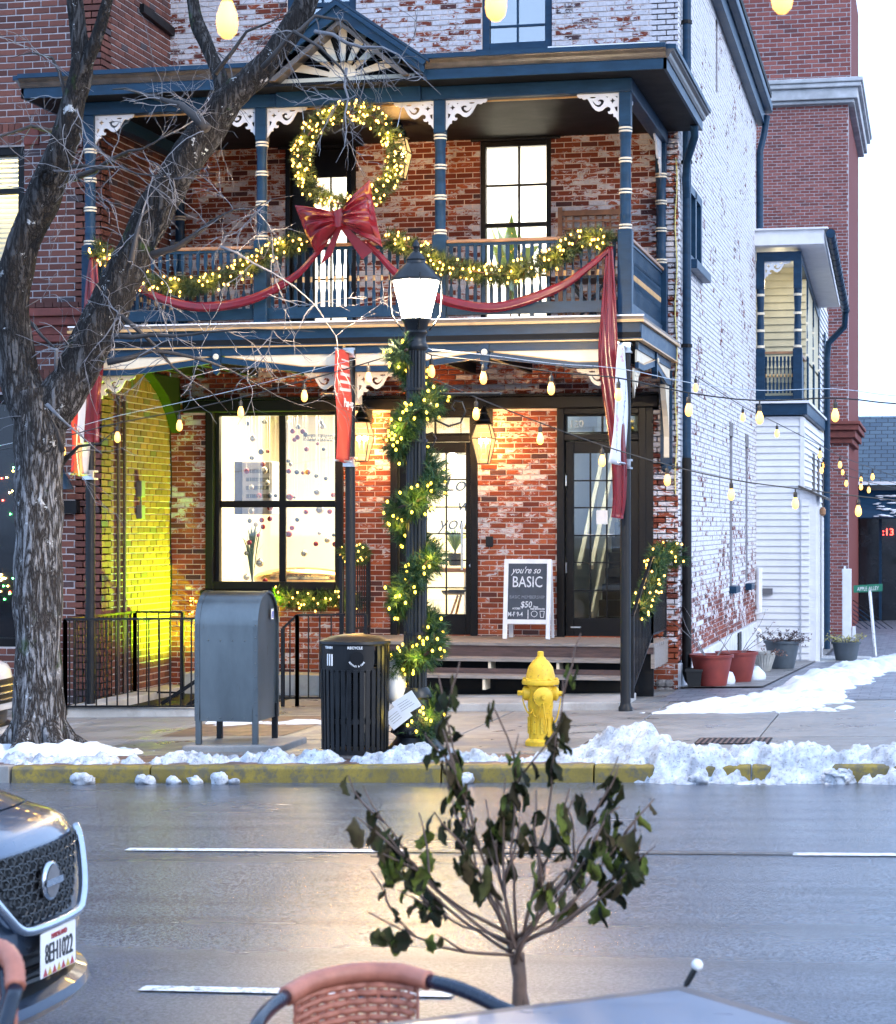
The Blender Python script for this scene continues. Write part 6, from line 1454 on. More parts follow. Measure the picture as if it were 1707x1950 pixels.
BRANCHES=[[(1.990,-6.400,4.199,0.0558),(2.249,-6.500,4.240,0.0415),(2.624,-6.600,4.373,0.0343),(2.898,-6.700,4.515,0.0227),(3.215,-6.800,4.554,0.0157),(3.619,-6.900,4.642,0.0089)],
[(1.942,-6.900,3.256,0.0318),(2.312,-6.800,3.357,0.0227),(2.803,-6.700,3.257,0.0181),(3.103,-6.600,3.114,0.0136),(3.356,-6.500,2.966,0.0114),(3.659,-6.400,2.863,0.0068)],
[(1.990,-6.900,3.482,0.0272),(2.558,-6.950,3.467,0.0180),(3.046,-7.000,3.498,0.0134),(3.480,-7.050,3.494,0.0110),(3.862,-7.100,3.464,0.0066)],
[(1.245,-6.400,4.923,0.0375),(1.670,-6.525,4.982,0.0302),(2.038,-6.650,5.118,0.0230),(2.351,-6.775,5.176,0.0159),(2.682,-6.900,5.222,0.0090)],
[(2.158,-6.900,4.112,0.0271),(2.168,-6.775,4.400,0.0273),(2.159,-6.650,4.554,0.0229),(2.258,-6.525,4.684,0.0184),(2.408,-6.400,4.767,0.0139)],
[(1.481,-6.900,4.951,0.0228),(1.745,-6.950,4.956,0.0181),(2.101,-7.000,4.922,0.0158),(2.595,-7.050,4.797,0.0112),(3.033,-7.100,4.818,0.0066)],
[(0.917,-6.400,3.734,0.0235),(1.191,-6.567,3.526,0.0186),(1.401,-6.733,3.393,0.0184),(1.676,-6.900,3.443,0.0137)],
[(1.472,-6.900,3.378,0.0182),(1.366,-6.650,3.145,0.0139),(1.270,-6.400,3.046,0.0094)],
[(1.676,-6.900,5.263,0.0228),(1.461,-6.967,5.896,0.0182),(1.295,-7.033,5.935,0.0136),(1.130,-7.100,5.883,0.0091)],
[(1.220,-6.400,5.370,0.0235),(1.091,-6.567,5.392,0.0233),(0.866,-6.733,5.279,0.0185),(0.744,-6.900,5.070,0.0138)],
[(2.848,-6.900,5.238,0.0449),(2.566,-6.775,5.476,0.0408),(2.353,-6.650,5.555,0.0366),(2.112,-6.525,5.644,0.0323),(1.793,-6.400,5.720,0.0280)],
[(3.340,-6.900,5.731,0.0268),(3.631,-6.940,6.020,0.0222),(3.873,-6.980,5.866,0.0177),(4.067,-7.020,5.673,0.0176),(4.214,-7.060,5.439,0.0131),(4.316,-7.100,5.317,0.0087)],
[(3.659,-6.400,6.139,0.0183),(4.128,-6.567,5.944,0.0180),(4.494,-6.733,5.823,0.0133),(4.896,-6.900,5.440,0.0088)],
[(3.526,-6.900,5.945,0.0223),(3.768,-6.775,6.184,0.0179),(4.011,-6.650,6.155,0.0157),(4.257,-6.525,5.811,0.0135),(4.551,-6.400,5.778,0.0090)],
[(2.919,-6.900,5.706,0.0224),(3.222,-6.967,6.035,0.0178),(3.475,-7.033,6.095,0.0133),(3.679,-7.100,6.158,0.0088)],
[(3.942,-6.400,5.807,0.0136),(4.011,-6.650,5.214,0.0090),(3.988,-6.900,4.904,0.0066)],
[(2.062,-6.900,3.662,0.0226),(2.480,-6.733,3.214,0.0159),(2.757,-6.567,3.016,0.0114),(2.893,-6.400,2.817,0.0092)],
[(1.530,-6.900,2.488,0.0274),(1.510,-6.967,2.668,0.0182),(1.465,-7.033,2.801,0.0136),(1.445,-7.100,2.888,0.0135)],
[(1.245,-6.400,2.319,0.0282),(1.538,-6.567,2.546,0.0185),(1.803,-6.733,2.560,0.0137),(2.038,-6.900,2.688,0.0091)],
[(2.966,-6.900,4.225,0.0134),(3.395,-6.775,4.004,0.0112),(3.731,-6.650,3.740,0.0090),(3.883,-6.525,3.478,0.0090),(3.895,-6.400,3.215,0.0068)],
[(1.384,-6.900,2.900,0.0183),(1.558,-6.967,2.758,0.0136),(1.779,-7.033,2.595,0.0113),(1.973,-7.100,2.456,0.0090)]]
BTIPS = [(7.333,-18.569,1.115), (7.409,-18.798,0.805), (7.541,-18.523,1.431), (7.598,-18.674,1.249), (7.654,-18.415,1.075), (7.771,-18.553,1.270), (7.886,-18.445,1.423), (7.946,-18.719,1.149), (8.025,-18.332,1.194), (8.017,-18.580,1.048), (8.086,-18.400,1.026), (8.160,-18.630,0.989), (8.031,-18.372,0.888), (7.467,-18.826,1.023), (7.346,-18.444,1.010), (7.891,-18.772,0.945), (7.712,-18.402,1.135), (7.520,-18.363,1.125), (7.414,-18.469,0.822), (7.674,-18.821,1.014), (7.910,-18.276,0.944)]
BBASE = [(7.779,-18.551,0.312), (7.777,-18.552,0.522), (7.770,-18.553,0.667)]
TABLE = [(8.334,-19.482,0.800), (7.720,-20.020,0.800), (8.658,-19.809,0.800)]
CH1 = [(7.456,-19.700,0.778), (7.498,-19.609,0.796), (7.579,-19.539,0.805), (7.675,-19.518,0.804), (7.756,-19.551,0.796)]
CH1L = [(7.456,-19.700,0.778), (7.445,-19.805,0.767), (7.453,-19.926,0.748), (7.461,-20.006,0.683), (7.462,-20.027,0.510)]
CH1R = [(7.756,-19.551,0.796), (7.842,-19.593,0.788), (7.930,-19.635,0.765), (8.016,-19.677,0.726), (8.043,-19.691,0.568)]
CH2 = [(6.748,-20.013,0.877), (6.827,-19.995,0.909), (6.884,-19.982,0.914), (6.933,-20.023,0.893), (6.959,-20.068,0.852), (6.963,-20.118,0.801), (6.968,-20.168,0.729), (6.957,-20.171,0.518)]
STAKE = [(8.273,-18.594,0.665), (8.221,-18.606,0.570)]

# ================================================================== STRING LIGHTS IN PLACE, SHOP INTERIOR
string_lights('festoon string sloping from the street lamp to the left past the tree', SA, [2,3,4,5,6,7], guide=True, power=.5)
string_lights('festoon string running level from the street lamp to the right', SB, [1,2,3,4,5,6,7,8], guide=True, power=.5)
string_lights('festoon string falling from the lamp across the stair door to the right', SC, [1,2,3,4,5,6,7,8], power=.5)
string_lights('festoon string from the alley wall of the brick house down the alley', SD, [0,1,2,3,4,5,6], power=1.2)
string_lights('far festoon string in front of the white wing', SE, [1,2,3,4,5,6,7], power=.8)
string_lights('short far festoon string beside the slate roofed shop', SF, [1,2,3,4,5], power=.8)
string_lights('near festoon string with three big bulbs along the top of the picture', SN, [1,2,3])

paint('bauble_red', (.34,.02,.025), .12, .1, metal=.5, bmp=0); paint('bauble_bright', (.55,.03,.02), .15, .1, bmp=0); paint('bauble_silver', (.62,.60,.55), .14, .1, metal=.7, bmp=0); paint('bauble_grey', (.12,.13,.14), .14, .1, metal=.6, bmp=0)
cn = {'r':('dark red','bauble_red'), 'R':('bright red','bauble_bright'), 's':('silver','bauble_silver'), 'g':('smoke grey','bauble_grey')}
bmes = {}
for k, (nm, mt) in cn.items():
    m = MB(); m.ball((0,0,0), 1.0, 16); m.cur = 1; m.lathe((0,0,1.0), [(.22,-.05),(.22,.14),(.1,.2)], 8); o = m.build('ball', [M[mt], M['bright_metal']], smooth=True); bmes[k] = o.data; bpy.data.objects.remove(o)
ORD = ['highest', 'second highest', 'third highest', 'fourth highest', 'fifth highest', 'sixth highest', 'seventh highest', 'eighth highest', 'ninth highest', 'tenth highest', 'eleventh highest', 'twelfth highest']
for pane, lst_ in (('upper left', UL), ('upper right', UR), ('lower left', LL), ('lower right', LR)):
    rank = {}
    for x_, y_, z_, c, r_ in sorted(lst_, key=lambda q: -q[2]):
        k = rank[c] = rank.get(c, -1) + 1
        n_c = sum(1 for q in lst_ if q[3] == c)
        lb = ('%s bauble in the %s shop window pane, %s of its colour' % (cn[c][0], pane, ORD[k])) if n_c > 1 else 'the only %s bauble hanging in the %s shop window pane' % (cn[c][0], pane)
        t_ = thing('bauble', lb, 'ornament', (x_, y_, z_), 'glass baubles hanging in the shop window')
        ob = bpy.data.objects.new('ball', bmes[c]); COL.objects.link(ob); ob.parent = t_; ob.scale = (r_, r_, r_)
        m = MB(); m.tube([(x_,y_,z_+r_), (x_,y_,3.37)], .0012, 3); PP(m, 'thread', 'bright_metal', t_)
# louvred wall unit, gold bench, plants, table and chair
un = thing('heater_unit', 'white louvred wall unit inside the shop window', 'heater', (.95,.9,1.95))
m = MB(); m.box(.62,.72,.55,1.0,1.98,2.62); PP(m, 'unit_side', 'box_grey', un); m = MB(); m.box(.72,1.10,.55,1.0,1.98,2.62); PP(m, 'unit_case', 'white_paint', un, bevel=.01)
for i in range(5): m = MB(); z = 2.08 + i*.10; m.box(.77,1.06,.54,.552,z,z+.045); PP(m, 'louvre', 'box_grey', un)
paint('gold_lame', (.75,.50,.20), .22, .2, metal=1, bmp=.3, bscale=12)
gb_ = thing('gold_bench', 'low gold metallic bench inside the shop window', 'bench', (1.45,.6,1.05))
m = MB(); m.ball((1.42,.75,1.20), .5, 20, (1.25,.5,.28)); smooth_angle(PP(m, 'cushion', 'gold_lame', gb_)); m = MB(); m.box(.7,2.1,.4,1.1,.565,1.06); PP(m, 'plinth', 'room_cream', gb_)
def leafy(name, label, base, h, n, spread, seed, mat='leaf_green', lw=.03):
    t_ = thing(name, label, 'plant', base); rg = random.Random(seed); B = V(*base)
    m = MB()
    for i in range(n):
        a = rg.uniform(0,6.28); p0 = B + V(0,0,h*rg.uniform(.15,.5)); tip = B + V(math.cos(a)*spread*rg.uniform(.4,1), math.sin(a)*spread*rg.uniform(.4,1), h*rg.uniform(.6,1)); mdp = p0.lerp(tip,.5) + V(0,0,h*.12)
        sd_ = (tip-p0).cross(V(0,0,1)).normalized()*lw*rg.uniform(.6,1.2); m.r = max(.01, rg.random())
        m.add([p0, mdp-sd_, tip, mdp+sd_], [(0,1,2,3)])
    PP(m, 'leaves', mat, t_)['kind'] = 'stuff'
    m = MB(); m.tube([B, B+V(0,0,h*.5)], .012, 6); PP(m, 'stem', 'riser_wood', t_)
    return t_
def leafmat(name, c1, c2):
    m_, nt, b, N, L = nmat(name); at = N.new('ShaderNodeAttribute'); at.attribute_name = 'rnd'; L.new(mix(nt, c1, c2, at.outputs['Fac']), b.inputs['Base Color']); b.inputs['Roughness'].default_value = .5; MATS[name] = m_
leafmat('leaf_green', (.03,.09,.02), (.12,.22,.05)); leafmat('leaf_light', (.10,.22,.05), (.25,.40,.12))
def tapered_pot(t_, c, r0, r1, h, mat, rim=.03, ribs=0):
    m = MB(); m.lathe(c, [(r0*.92,0),(r0,.01),(r1*.97,h-rim*1.4),(r1*.97,h-rim),(r1*1.06,h-rim),(r1*1.08,h),(r1*.96,h),(r1*.93,h-.03)], 28, cap=False); m.lathe(V(*c)+V(0,0,h-.05), [(r1*.94,0),(.01,.005)], 20); smooth_angle(PP(m, 'pot', mat, t_), 30)
paint('pot_black', (.02,.02,.02), .5, .2)
pl_ = leafy('house_plant', 'large green leafed plant behind the balcony window', (4.0,.75,4.2), 1.35, 16, .4, 4, 'leaf_light', .10); tapered_pot(pl_, (4.0,.75,3.95), .12, .16, .3, 'white_paint')
p2 = leafy('house_plant', 'small green plant in a dark pot inside the shop door', (3.28,.95,1.45), .38, 46, .22, 5, 'leaf_light', .022); tapered_pot(p2, (3.28,.95,1.36), .07, .09, .15, 'pot_black')
p3_ = leafy('house_plant', 'tall dry grass arrangement at the left of the shop window', (.85,.55,.95), .95, 26, .16, 6, 'leaf_green', .02); tapered_pot(p3_, (.85,.55,.75), .10, .12, .3, 'white_paint')
tb = thing('shop_table', 'pale wooden table inside the shop door', 'table', (3.05,1.4,.56)); m = MB(); m.box(2.6,3.45,1.0,1.9,1.28,1.33); PP(m, 'tabletop', 'rail_wood', tb)
for x_, y_ in ((2.65,1.05), (3.40,1.05), (2.65,1.85), (3.40,1.85)): m = MB(); m.bar((x_,y_,.56), (x_,y_,1.28), .05, .05); PP(m, 'leg', 'white_paint', tb)
ch = thing('shop_chair', 'dark moulded chair inside the shop door', 'chair', (3.5,1.2,.56))
m = MB()
for j in range(9):
    for i in range(9):
        u, v_ = i/8-.5, j/8; y_ = 1.2 + u*.42; m.v.append((3.42 + .18*max(0, v_-.45)*2 + .06*(2*u)**2*(1 if v_ > .4 else 0) - .32*(max(0,.45-v_)/.45), y_, 1.0 + .42*max(0,v_-.45)/.55 + .05*(2*u)**2)); m.rnd.append(0)
for j in range(8):
    for i in range(8): m.f.append((j*9+i, j*9+i+1, (j+1)*9+i+1, (j+1)*9+i)); m.mi.append(0)
o_ = PP(m, 'shell', 'black_metal', ch, smooth=True); o_.modifiers.new('s','SOLIDIFY').thickness = .012
for dx, dy in ((-.2,-.15), (.1,-.15), (-.2,.15), (.1,.15)): m = MB(); m.bar((3.4+dx*.6,1.2+dy*.6,1.0), (3.4+dx*1.3,1.2+dy*1.3,.56), .022, .022); PP(m, 'leg', 'rail_wood', ch)
cl = thing('ceiling_lamp', 'white pendant lamp glowing inside the shop', 'lamp', (3.1,1.6,2.62)); emit('pendant_glow', (1,.88,.65), 6)
m = MB(); m.ball((3.1,1.6,2.68), .07, 12); PP(m, 'globe', 'pendant_glow', cl); m = MB(); m.ball((3.45,1.7,2.66), .05, 12); PP(m, 'globe', 'pendant_glow', cl); m = MB(); m.bar((3.0,1.65,2.74), (3.5,1.72,2.72), .015, .015); m.tube([(3.2,1.65,2.74), (3.2,1.65,3.36)], .006, 5); PP(m, 'bar', 'black_metal', cl)
cw = thing('chandelier', 'wire chandelier behind the baubles in the upper right window pane', 'chandelier', (1.62,.7,2.85)); m = MB()
for r_, z in ((.19,2.88), (.19,2.94)): m.tube([(1.62+r_*math.cos(2*math.pi*i/20), .8+r_*math.sin(2*math.pi*i/20), z) for i in range(21)], .006, 5)
for i in range(20): a = 2*math.pi*i/20; m.tube([(1.62+.19*math.cos(a), .8+.19*math.sin(a), 2.88), (1.62+.19*math.cos(a+.16), .8+.19*math.sin(a+.16), 2.94)], .004, 4)
m.tube([(1.62,.8,2.94), (1.62,.8,3.37)], .005, 4); PP(m, 'wire_ring', 'black_metal', cw)
m = MB()
for i in range(24): a = 2*math.pi*i/24; m.tube([(1.62+.18*math.cos(a), .8+.18*math.sin(a), 2.88), (1.62+.18*math.cos(a), .8+.18*math.sin(a), 2.30)], .0015, 3)
PP(m, 'bead_strings', 'bright_metal', cw)['kind'] = 'stuff'

# ================================================================== THE BARE STREET TREE
m_, nt, b, N, L = nmat('bark'); p = wpos(nt, (1,1,.17)); v1 = N.new('ShaderNodeTexVoronoi'); v1.feature = 'DISTANCE_TO_EDGE'; v1.inputs['Scale'].default_value = 24; L.new(p, v1.inputs['Vector'])
dn = noise_tex(nt, 9, 4, .6, p); n1 = noise_tex(nt, 3.0, 5, .6, wpos(nt)); n2 = noise_tex(nt, 8, 7, .72, wpos(nt)); n3 = noise_tex(nt, 60, 4, .7, wpos(nt))
def ridge(sc, st_, ds): return ramp(nt, mth(nt, 'ABSOLUTE', mth(nt, 'SUBTRACT', noise_tex(nt, sc, 5, .6, wpos(nt, (1,1,st_)), ds), .5)), .004, .075)
crk = mth(nt, 'MULTIPLY', ridge(11, .22, .5), ridge(19, .16, .3), True)
cc = mix(nt, (.17,.165,.17), (.38,.375,.385), n1); cc = mix(nt, (.022,.018,.016), cc, crk); cc = mix(nt, cc, (.05,.04,.035), mth(nt, 'MULTIPLY', ramp(nt, n3, .45, .7), .5))
gz_ = N.new('ShaderNodeSeparateXYZ'); L.new(wpos(nt), gz_.inputs[0])
up_ = N.new('ShaderNodeMapRange'); up_.inputs['From Min'].default_value = 2.2; up_.inputs['From Max'].default_value = 3.6; L.new(gz_.outputs['Z'], up_.inputs['Value'])
cc = mix(nt, cc, (.012,.011,.0115), mth(nt, 'MULTIPLY', up_.outputs[0], .80))      # the older limbs have blackish bark
cc = mix(nt, cc, (.46,.48,.50), ramp(nt, n2, .63, .65)); ms_ = noise_tex(nt, 2.2, 4, .6, wpos(nt)); cc = mix(nt, cc, (.03,.07,.012), mth(nt, 'MULTIPLY', ramp(nt, ms_, .60, .68), .8))
L.new(cc, b.inputs['Base Color']); b.inputs['Roughness'].default_value = .85; b.inputs['Specular IOR Level'].default_value = .15; bump(nt, b, mth(nt, 'ADD', crk, mth(nt, 'MULTIPLY', n3, .3)), .9, .025); MATS['bark'] = m_
paint('twig', (.16,.155,.165), .7, .35, 12, bmp=.3); paint('twig_dark', (.035,.030,.029), .75, .35, 9, bmp=.4)
tree = thing('street_tree', 'bare lichen spotted street tree with dark forked limbs at the left', 'tree', (1.2,-6.65,-.13))
def limb(pts, name, mat, n=18, rough=.06, seed=0, parent=tree, sub=3):
    P = []; 
    pp = [V(*p[:3]) for p in pts]; rr2 = [p[3]*.90 for p in pts]; Q = path_pts([tuple(p) for p in pp], .05); m = MB(); M_ = len(Q)
    # radius by nearest parameter
    cum = [0]
    for i in range(len(pp)-1): cum.append(cum[-1] + (pp[i+1]-pp[i]).length)
    acc = 0; rs = []
    for i, q in enumerate(Q):
        if i: acc += (q-Q[i-1]).length
        k = max(0, min(len(cum)-2, sum(1 for c in cum if c <= acc) - 1)); t = min(1, max(0, (acc-cum[k])/max(1e-6, cum[k+1]-cum[k]))); rs.append(rr2[k]*(1-t) + rr2[k+1]*t)
    m.tube(Q, rs, n)
    for i in range(len(m.v)):
        v_ = V(*m.v[i]); c = Q[min(M_-1, i//n)]; r_ = rs[min(M_-1, i//n)]; d = (v_-c); m.v[i] = tuple(c + d*(1 + rough*2.2*noise.noise(v_*3.1 + V(seed,0,0)) + rough*1.6*noise.noise(V(v_.x*11, v_.y*11, v_.z*2) + V(seed,3,0))))
    return PP(m, name, mat, parent, smooth=True), Q, rs
tk, _, _ = limb(TRUNK, 'trunk', 'bark', 28, .07, 1)
for k in range(6):
    a = R(-160 + k*62); m = MB(); c = V(1.2,-6.65,gz(1.2)); d = V(math.cos(a), math.sin(a), 0); m.tube([c+d*.15+V(0,0,.22), c+d*.27+V(0,0,.07), c+d*.42+V(0,0,.0), c+d*.6+V(0,0,-.06)], [.10,.085,.06,.02], 10); PP(m, 'root', 'bark', tree, smooth=True)
segs = []
for nm, ps, s_ in (('limb', LIMB_R, 2), ('limb', LIMB_L, 3), ('limb', FORK_L, 4), ('limb', FORK_R, 5)):
    o_, Q, rs = limb(ps, nm, 'bark', 22 if len(ps) > 6 else 12, .075, s_); segs.append((Q, rs, 1.0))
for i, b_l in enumerate(BRANCHES):
    b_l = [(p[0], p[1], p[2], p[3]*(1 - .75*k/(len(b_l)-1))) for k, p in enumerate(b_l)]
    # crooked branches: jitter between the measured points
    rg = random.Random(40+i); pts2 = []
    for a_, c_ in zip(b_l[:-1], b_l[1:]):
        pts2.append(a_); L_ = (V(*c_[:3])-V(*a_[:3])).length; nseg = max(1, int(L_/.16))
        for k in range(1, nseg):
            t = k/nseg; q = V(*a_[:3]).lerp(V(*c_[:3]), t) + V(rg.uniform(-1,1), rg.uniform(-1,1), rg.uniform(-1,1))*.028
            pts2.append((q.x, q.y, q.z, a_[3]*(1-t)+c_[3]*t))
    pts2.append(b_l[-1])
    m = MB(); m.tube([p[:3] for p in pts2], [p[3] for p in pts2], 7); PP(m, 'branch', 'twig_dark' if b_l[0][3] > .02 else 'twig', tree, smooth=True)
    segs.append(([V(*p[:3]) for p in pts2], [p[3] for p in pts2], 1.8 if i in (11,12,13,14,15) else 3.0))
# fine twigs, too many to pick apart
rg = random.Random(77); tw_ = MB(); tw_.r = 0
def twig(p, d, L_, r_, depth):
    pts = [p]; n = max(3, int(L_/.055)); q = p.copy(); dd = d.copy()
    for k in range(n):
        z_ = (1 if k % 2 else -1)
        dd = (dd + V(rg.uniform(-1,1), rg.uniform(-.7,.7), rg.uniform(-1,.8))*.30 + V(0,0,-.02)).normalized(); q = q + dd*(L_/n); pts.append(q.copy())
        if depth and rg.random() < .36: twig(q, (dd + V(rg.uniform(-1,1), rg.uniform(-.8,.8), rg.uniform(-.9,.9))*.9).normalized(), L_*rg.uniform(.25,.6), r_*.65, depth-1)
    tw_.tube(pts, [r_*(1-.6*i/n) for i in range(n+1)], 3, cap=False)
for Q, rs, dens in segs:
    Lq = sum((Q[i+1]-Q[i]).length for i in range(len(Q)-1)); nt_ = int(Lq*dens*2.1)
    for _ in range(nt_):
        i = rg.randrange(len(Q)-1); p = Q[i]
        if p.z < 3.0 and rg.random() < .6: continue
        d = V(rg.uniform(-1,1), rg.uniform(-.7,.7), rg.uniform(-.8,.9)).normalized(); twig(p + d*rs[i]*.8, d, rg.uniform(.25,.8), rg.uniform(.003,.0075), 2)
o_ = PP(tw_, 'twigs', 'twig', tree); o_['kind'] = 'stuff'
m = MB(); kn = V(1.44,-7.03,4.85); 
for i in range(10): m.tube([kn + V(.055*math.cos(a)+.0, -.02, .055*math.sin(a)) for a in [2*math.pi*k/12 for k in range(13)]], .018, 6)
PP(m, 'branch_scar', 'bark', tree, smooth=True)

# ================================================================== SNOW
m_, nt, b, N, L = nmat('snow'); p = wpos(nt); n1 = noise_tex(nt, 5, 5, .6, p); n2 = noise_tex(nt, 45, 5, .7, p)
L.new(mix(nt, mix(nt, (.56,.60,.68), (.72,.75,.80), n1), (.42,.43,.45), mth(nt, 'MULTIPLY', ramp(nt, n2, .60, .75), .5)), b.inputs['Base Color']); b.inputs['Roughness'].default_value = .65
b.inputs['Subsurface Weight'].default_value = 0; bump(nt, b, n2, .5, .012); MATS['snow'] = m_
m_, nt, b, N, L = nmat('snow_dirty'); p = wpos(nt); n1 = noise_tex(nt, 7, 6, .65, p); n2 = noise_tex(nt, 40, 5, .7, p)
L.new(mix(nt, mix(nt, (.26,.28,.32), (.62,.66,.72), ramp(nt, n1, .36, .64)), (.12,.115,.11), mth(nt, 'MULTIPLY', ramp(nt, n2, .52, .68), .8)), b.inputs['Base Color']); b.inputs['Roughness'].default_value = .6; bump(nt, b, n2, .6, .014); MATS['snow_dirty'] = m_
def fbm(x, y, s, seed): return noise.fractal(V(x*s, y*s, seed), .9, 2.1, 5)
def snow_field(name, label, x0, x1, y0, y1, hf, mat, res=.028, base=gz, off=0.0):
    nx, ny = int((x1-x0)/res)+1, int((y1-y0)/res)+1; m = MB(); idx = {}
    hs = [[hf(x0+i*res, y0+j*res) for i in range(nx)] for j in range(ny)]
    for j in range(ny):
        for i in range(nx):
            x, y = x0+i*res, y0+j*res; h = hs[j][i]
            jx = .010*noise.noise(V(x*31,y*31,1)); jy = .010*noise.noise(V(x*31,y*31,7))
            idx[(i,j)] = len(m.v); m.v.append((x+jx, y+jy, base(x,y) + off + max(-.03, h))); m.rnd.append(0)
    for j in range(ny-1):
        for i in range(nx-1):
            if max(hs[j][i], hs[j][i+1], hs[j+1][i], hs[j+1][i+1]) > -.02: m.f.append((idx[(i,j)], idx[(i+1,j)], idx[(i+1,j+1)], idx[(i,j+1)])); m.mi.append(0)
    o = m.build(name, M[mat], smooth=True); tag(o, label, 'snow', kind='stuff'); return o
def lumps(x, y, s, seed, amp):
    c = noise.cell(V(x*s, y*s, seed)); 
    d, _ = noise.voronoi(V(x*s + .35*noise.noise(V(x*s*2,y*s*2,seed)), y*s, seed)); q = d[0]/.72
    return amp*.55*math.sqrt(max(0, 1-q*q))
def kbase(x, y):
    if y >= -7.98: return gz(x)
    return gz(x) - .13*min(1, (-7.98-y)/.07)
def bank(x, y):
    spill = min(1, max(0, (x-6.25)/.6))                       # right of the hydrant the snow runs over the kerb
    yc = -7.62 - .22*spill; wd = .20 + .12*spill + .05*noise.noise(V(x*1.7,0,3))
    t = (y - yc)/wd; ridge = (.070 + .040*spill)*(1 - t*t)
    if 5.0 < x < 6.2: ridge -= .05*math.sin(math.pi*(x-5.0)/1.2)
    if x < 3.6: ridge -= .02 + .03*noise.noise(V(x*2.3,5,0))
    h = ridge + .085*fbm(x, y, 2.6, 1.0) + lumps(x, y, 5.0, 2, .13) + lumps(x, y, 11, 5, .085) + lumps(x, y, 24, 9, .045) + .03*fbm(x, y, 14, 3) - .10
    g_ = math.exp(-(((x-6.62)/.36)**2 + ((y+7.28)/.40)**2)); h += .30*g_
    return min(h, .42) if y > -8.02 else (h + .03*spill if spill > .3 else -.03)
snow_field('kerb_snow', 'dirty lumpy snow bank along the kerb with one taller heap', 1.0, 11.5, -8.34, -6.75, bank, 'snow_dirty', .021, base=kbase)
def tree_snow(x, y):
    d = math.hypot((x-1.35)/.95, (y+7.05)/.62); h = .10*(1 - d*d) + .05*fbm(x, y, 3, 4) + lumps(x, y, 7, 3, .09) - .05; return h
snow_field('tree_snow', 'snow heaped round the foot of the street tree', .62, 2.6, -7.75, -6.35, tree_snow, 'snow', .028)
def lerp_tab(t, tab):
    for (a, *va), (b2, *vb) in zip(tab[:-1], tab[1:]):
        if t <= b2: f_ = max(0, (t-a)/(b2-a)); return [p*(1-f_)+q*f_ for p, q in zip(va, vb)]
    return list(tab[-1][1:])
def alley_snow(x, y):
    xc, wd, hh = lerp_tab(y, [(-3.6,6.9,.7,-.22), (-3.42,7.0,.85,-.02), (-3.25,7.0,.9,.06), (-2.6,7.2,.75,.10), (-1.8,7.5,.48,.13), (-.5,7.62,.42,.15), (2,7.75,.36,.15), (5,7.95,.36,.14), (9,8.35,.4,.12), (12.5,8.6,.4,.10)])
    d = (x-xc + .22*noise.noise(V(y*2.2,x*1.5,0)) + .10*noise.noise(V(y*6,x*6,2)))/wd; h = (hh*(1-d*d) if hh > 0 else hh) + .06*fbm(x, y, 2.4, 9) + lumps(x, y, 4.0, 8, .12) + lumps(x, y, 9, 3, .06) - .08
    return min(h, .26)
snow_field('alley_snow', 'white ridge of cleared snow running back along the alley', 5.9, 9.2, -3.55, 12.5, alley_snow, 'snow', .045)
snow_field('porch_snow', 'thin patch of snow on the paving behind the mailbox', 1.9, 3.3, -4.6, -3.7, lambda x, y: .02 - .09*((y+4.15)/.4)**2 + .05*fbm(x, y, 3, 6), 'snow', .04)
for k, (x, y, r_, lb) in enumerate(((2.22,-8.14,.075,'widest snow lump in the gutter, leftmost below the yellow kerb'), (2.75,-8.13,.06,'snow lump in the gutter below the mailbox, second from the left'), (2.99,-8.13,.05,'snow lump in the gutter between two others below the mailbox'), (3.17,-8.13,.055,'low snow lump in the gutter right of the mailbox'), (3.37,-8.12,.06,'upright snow lump leaning on the yellow kerb left of the bin'), (3.50,-8.14,.038,'tiny snow lump in the gutter left of the bin'), (5.35,-8.12,.065,'snow lump on the yellow kerb face below the hydrant'), (7.17,-8.13,.06,'round snow lump in the gutter below the tall snow heap'), (8.2,-8.12,.09,'big snow lump in the gutter at the far right'))):
    t_ = thing('snow_lump', lb, 'snow lump', (x, y, gz(x)-.13), 'snow lumps in the gutter'); m = MB(); m.ball((x,y,gz(x)-.13+r_*.5), r_, 22, (1.3,.9,.7 if k != 4 else 1.1))
    m.v = [tuple(V(*p) + (V(*p)-V(x,y,gz(x)))*.0 + V(noise.fractal(V(*p)*16,.8,2.2,4), noise.fractal(V(*p)*16+V(5,0,0),.8,2.2,4), noise.fractal(V(*p)*16+V(0,5,0),.8,2.2,4))*r_*.42) for p in m.v]; PP(m, 'snow_body', 'snow_dirty', t_, smooth=True)

# ---- drain grates in the pavement
for gx0, lb in ((6.02,'rusty drain grate in the pavement left of the snow heap'), (6.95,'rusty drain grate in the pavement right of the snow heap')):
    gt_ = thing('drain_grate', lb, 'grate', (gx0+.3,-6.2,gz(gx0))); paint('rust', (.11,.06,.045), .6, .4, 12)
    m = MB(); m.prism([V(gx0+dx, y_, gz(gx0+dx)+.006) for dx, y_ in ((0,-6.45),(.62,-6.45),(.62,-5.95),(0,-5.95))], (0,0,-.02)); PP(m, 'grate_pit', 'soffit_dark', gt_)
    for i in range(13): x = gx0 + .02 + i*.047; m = MB(); m.prism([V(x,-6.45,gz(x)+.010), V(x+.02,-6.45,gz(x)+.010), V(x+.02,-5.95,gz(x)+.010), V(x,-5.95,gz(x)+.010)], (0,0,-.008)); PP(m, 'grate_bar', 'rust', gt_)

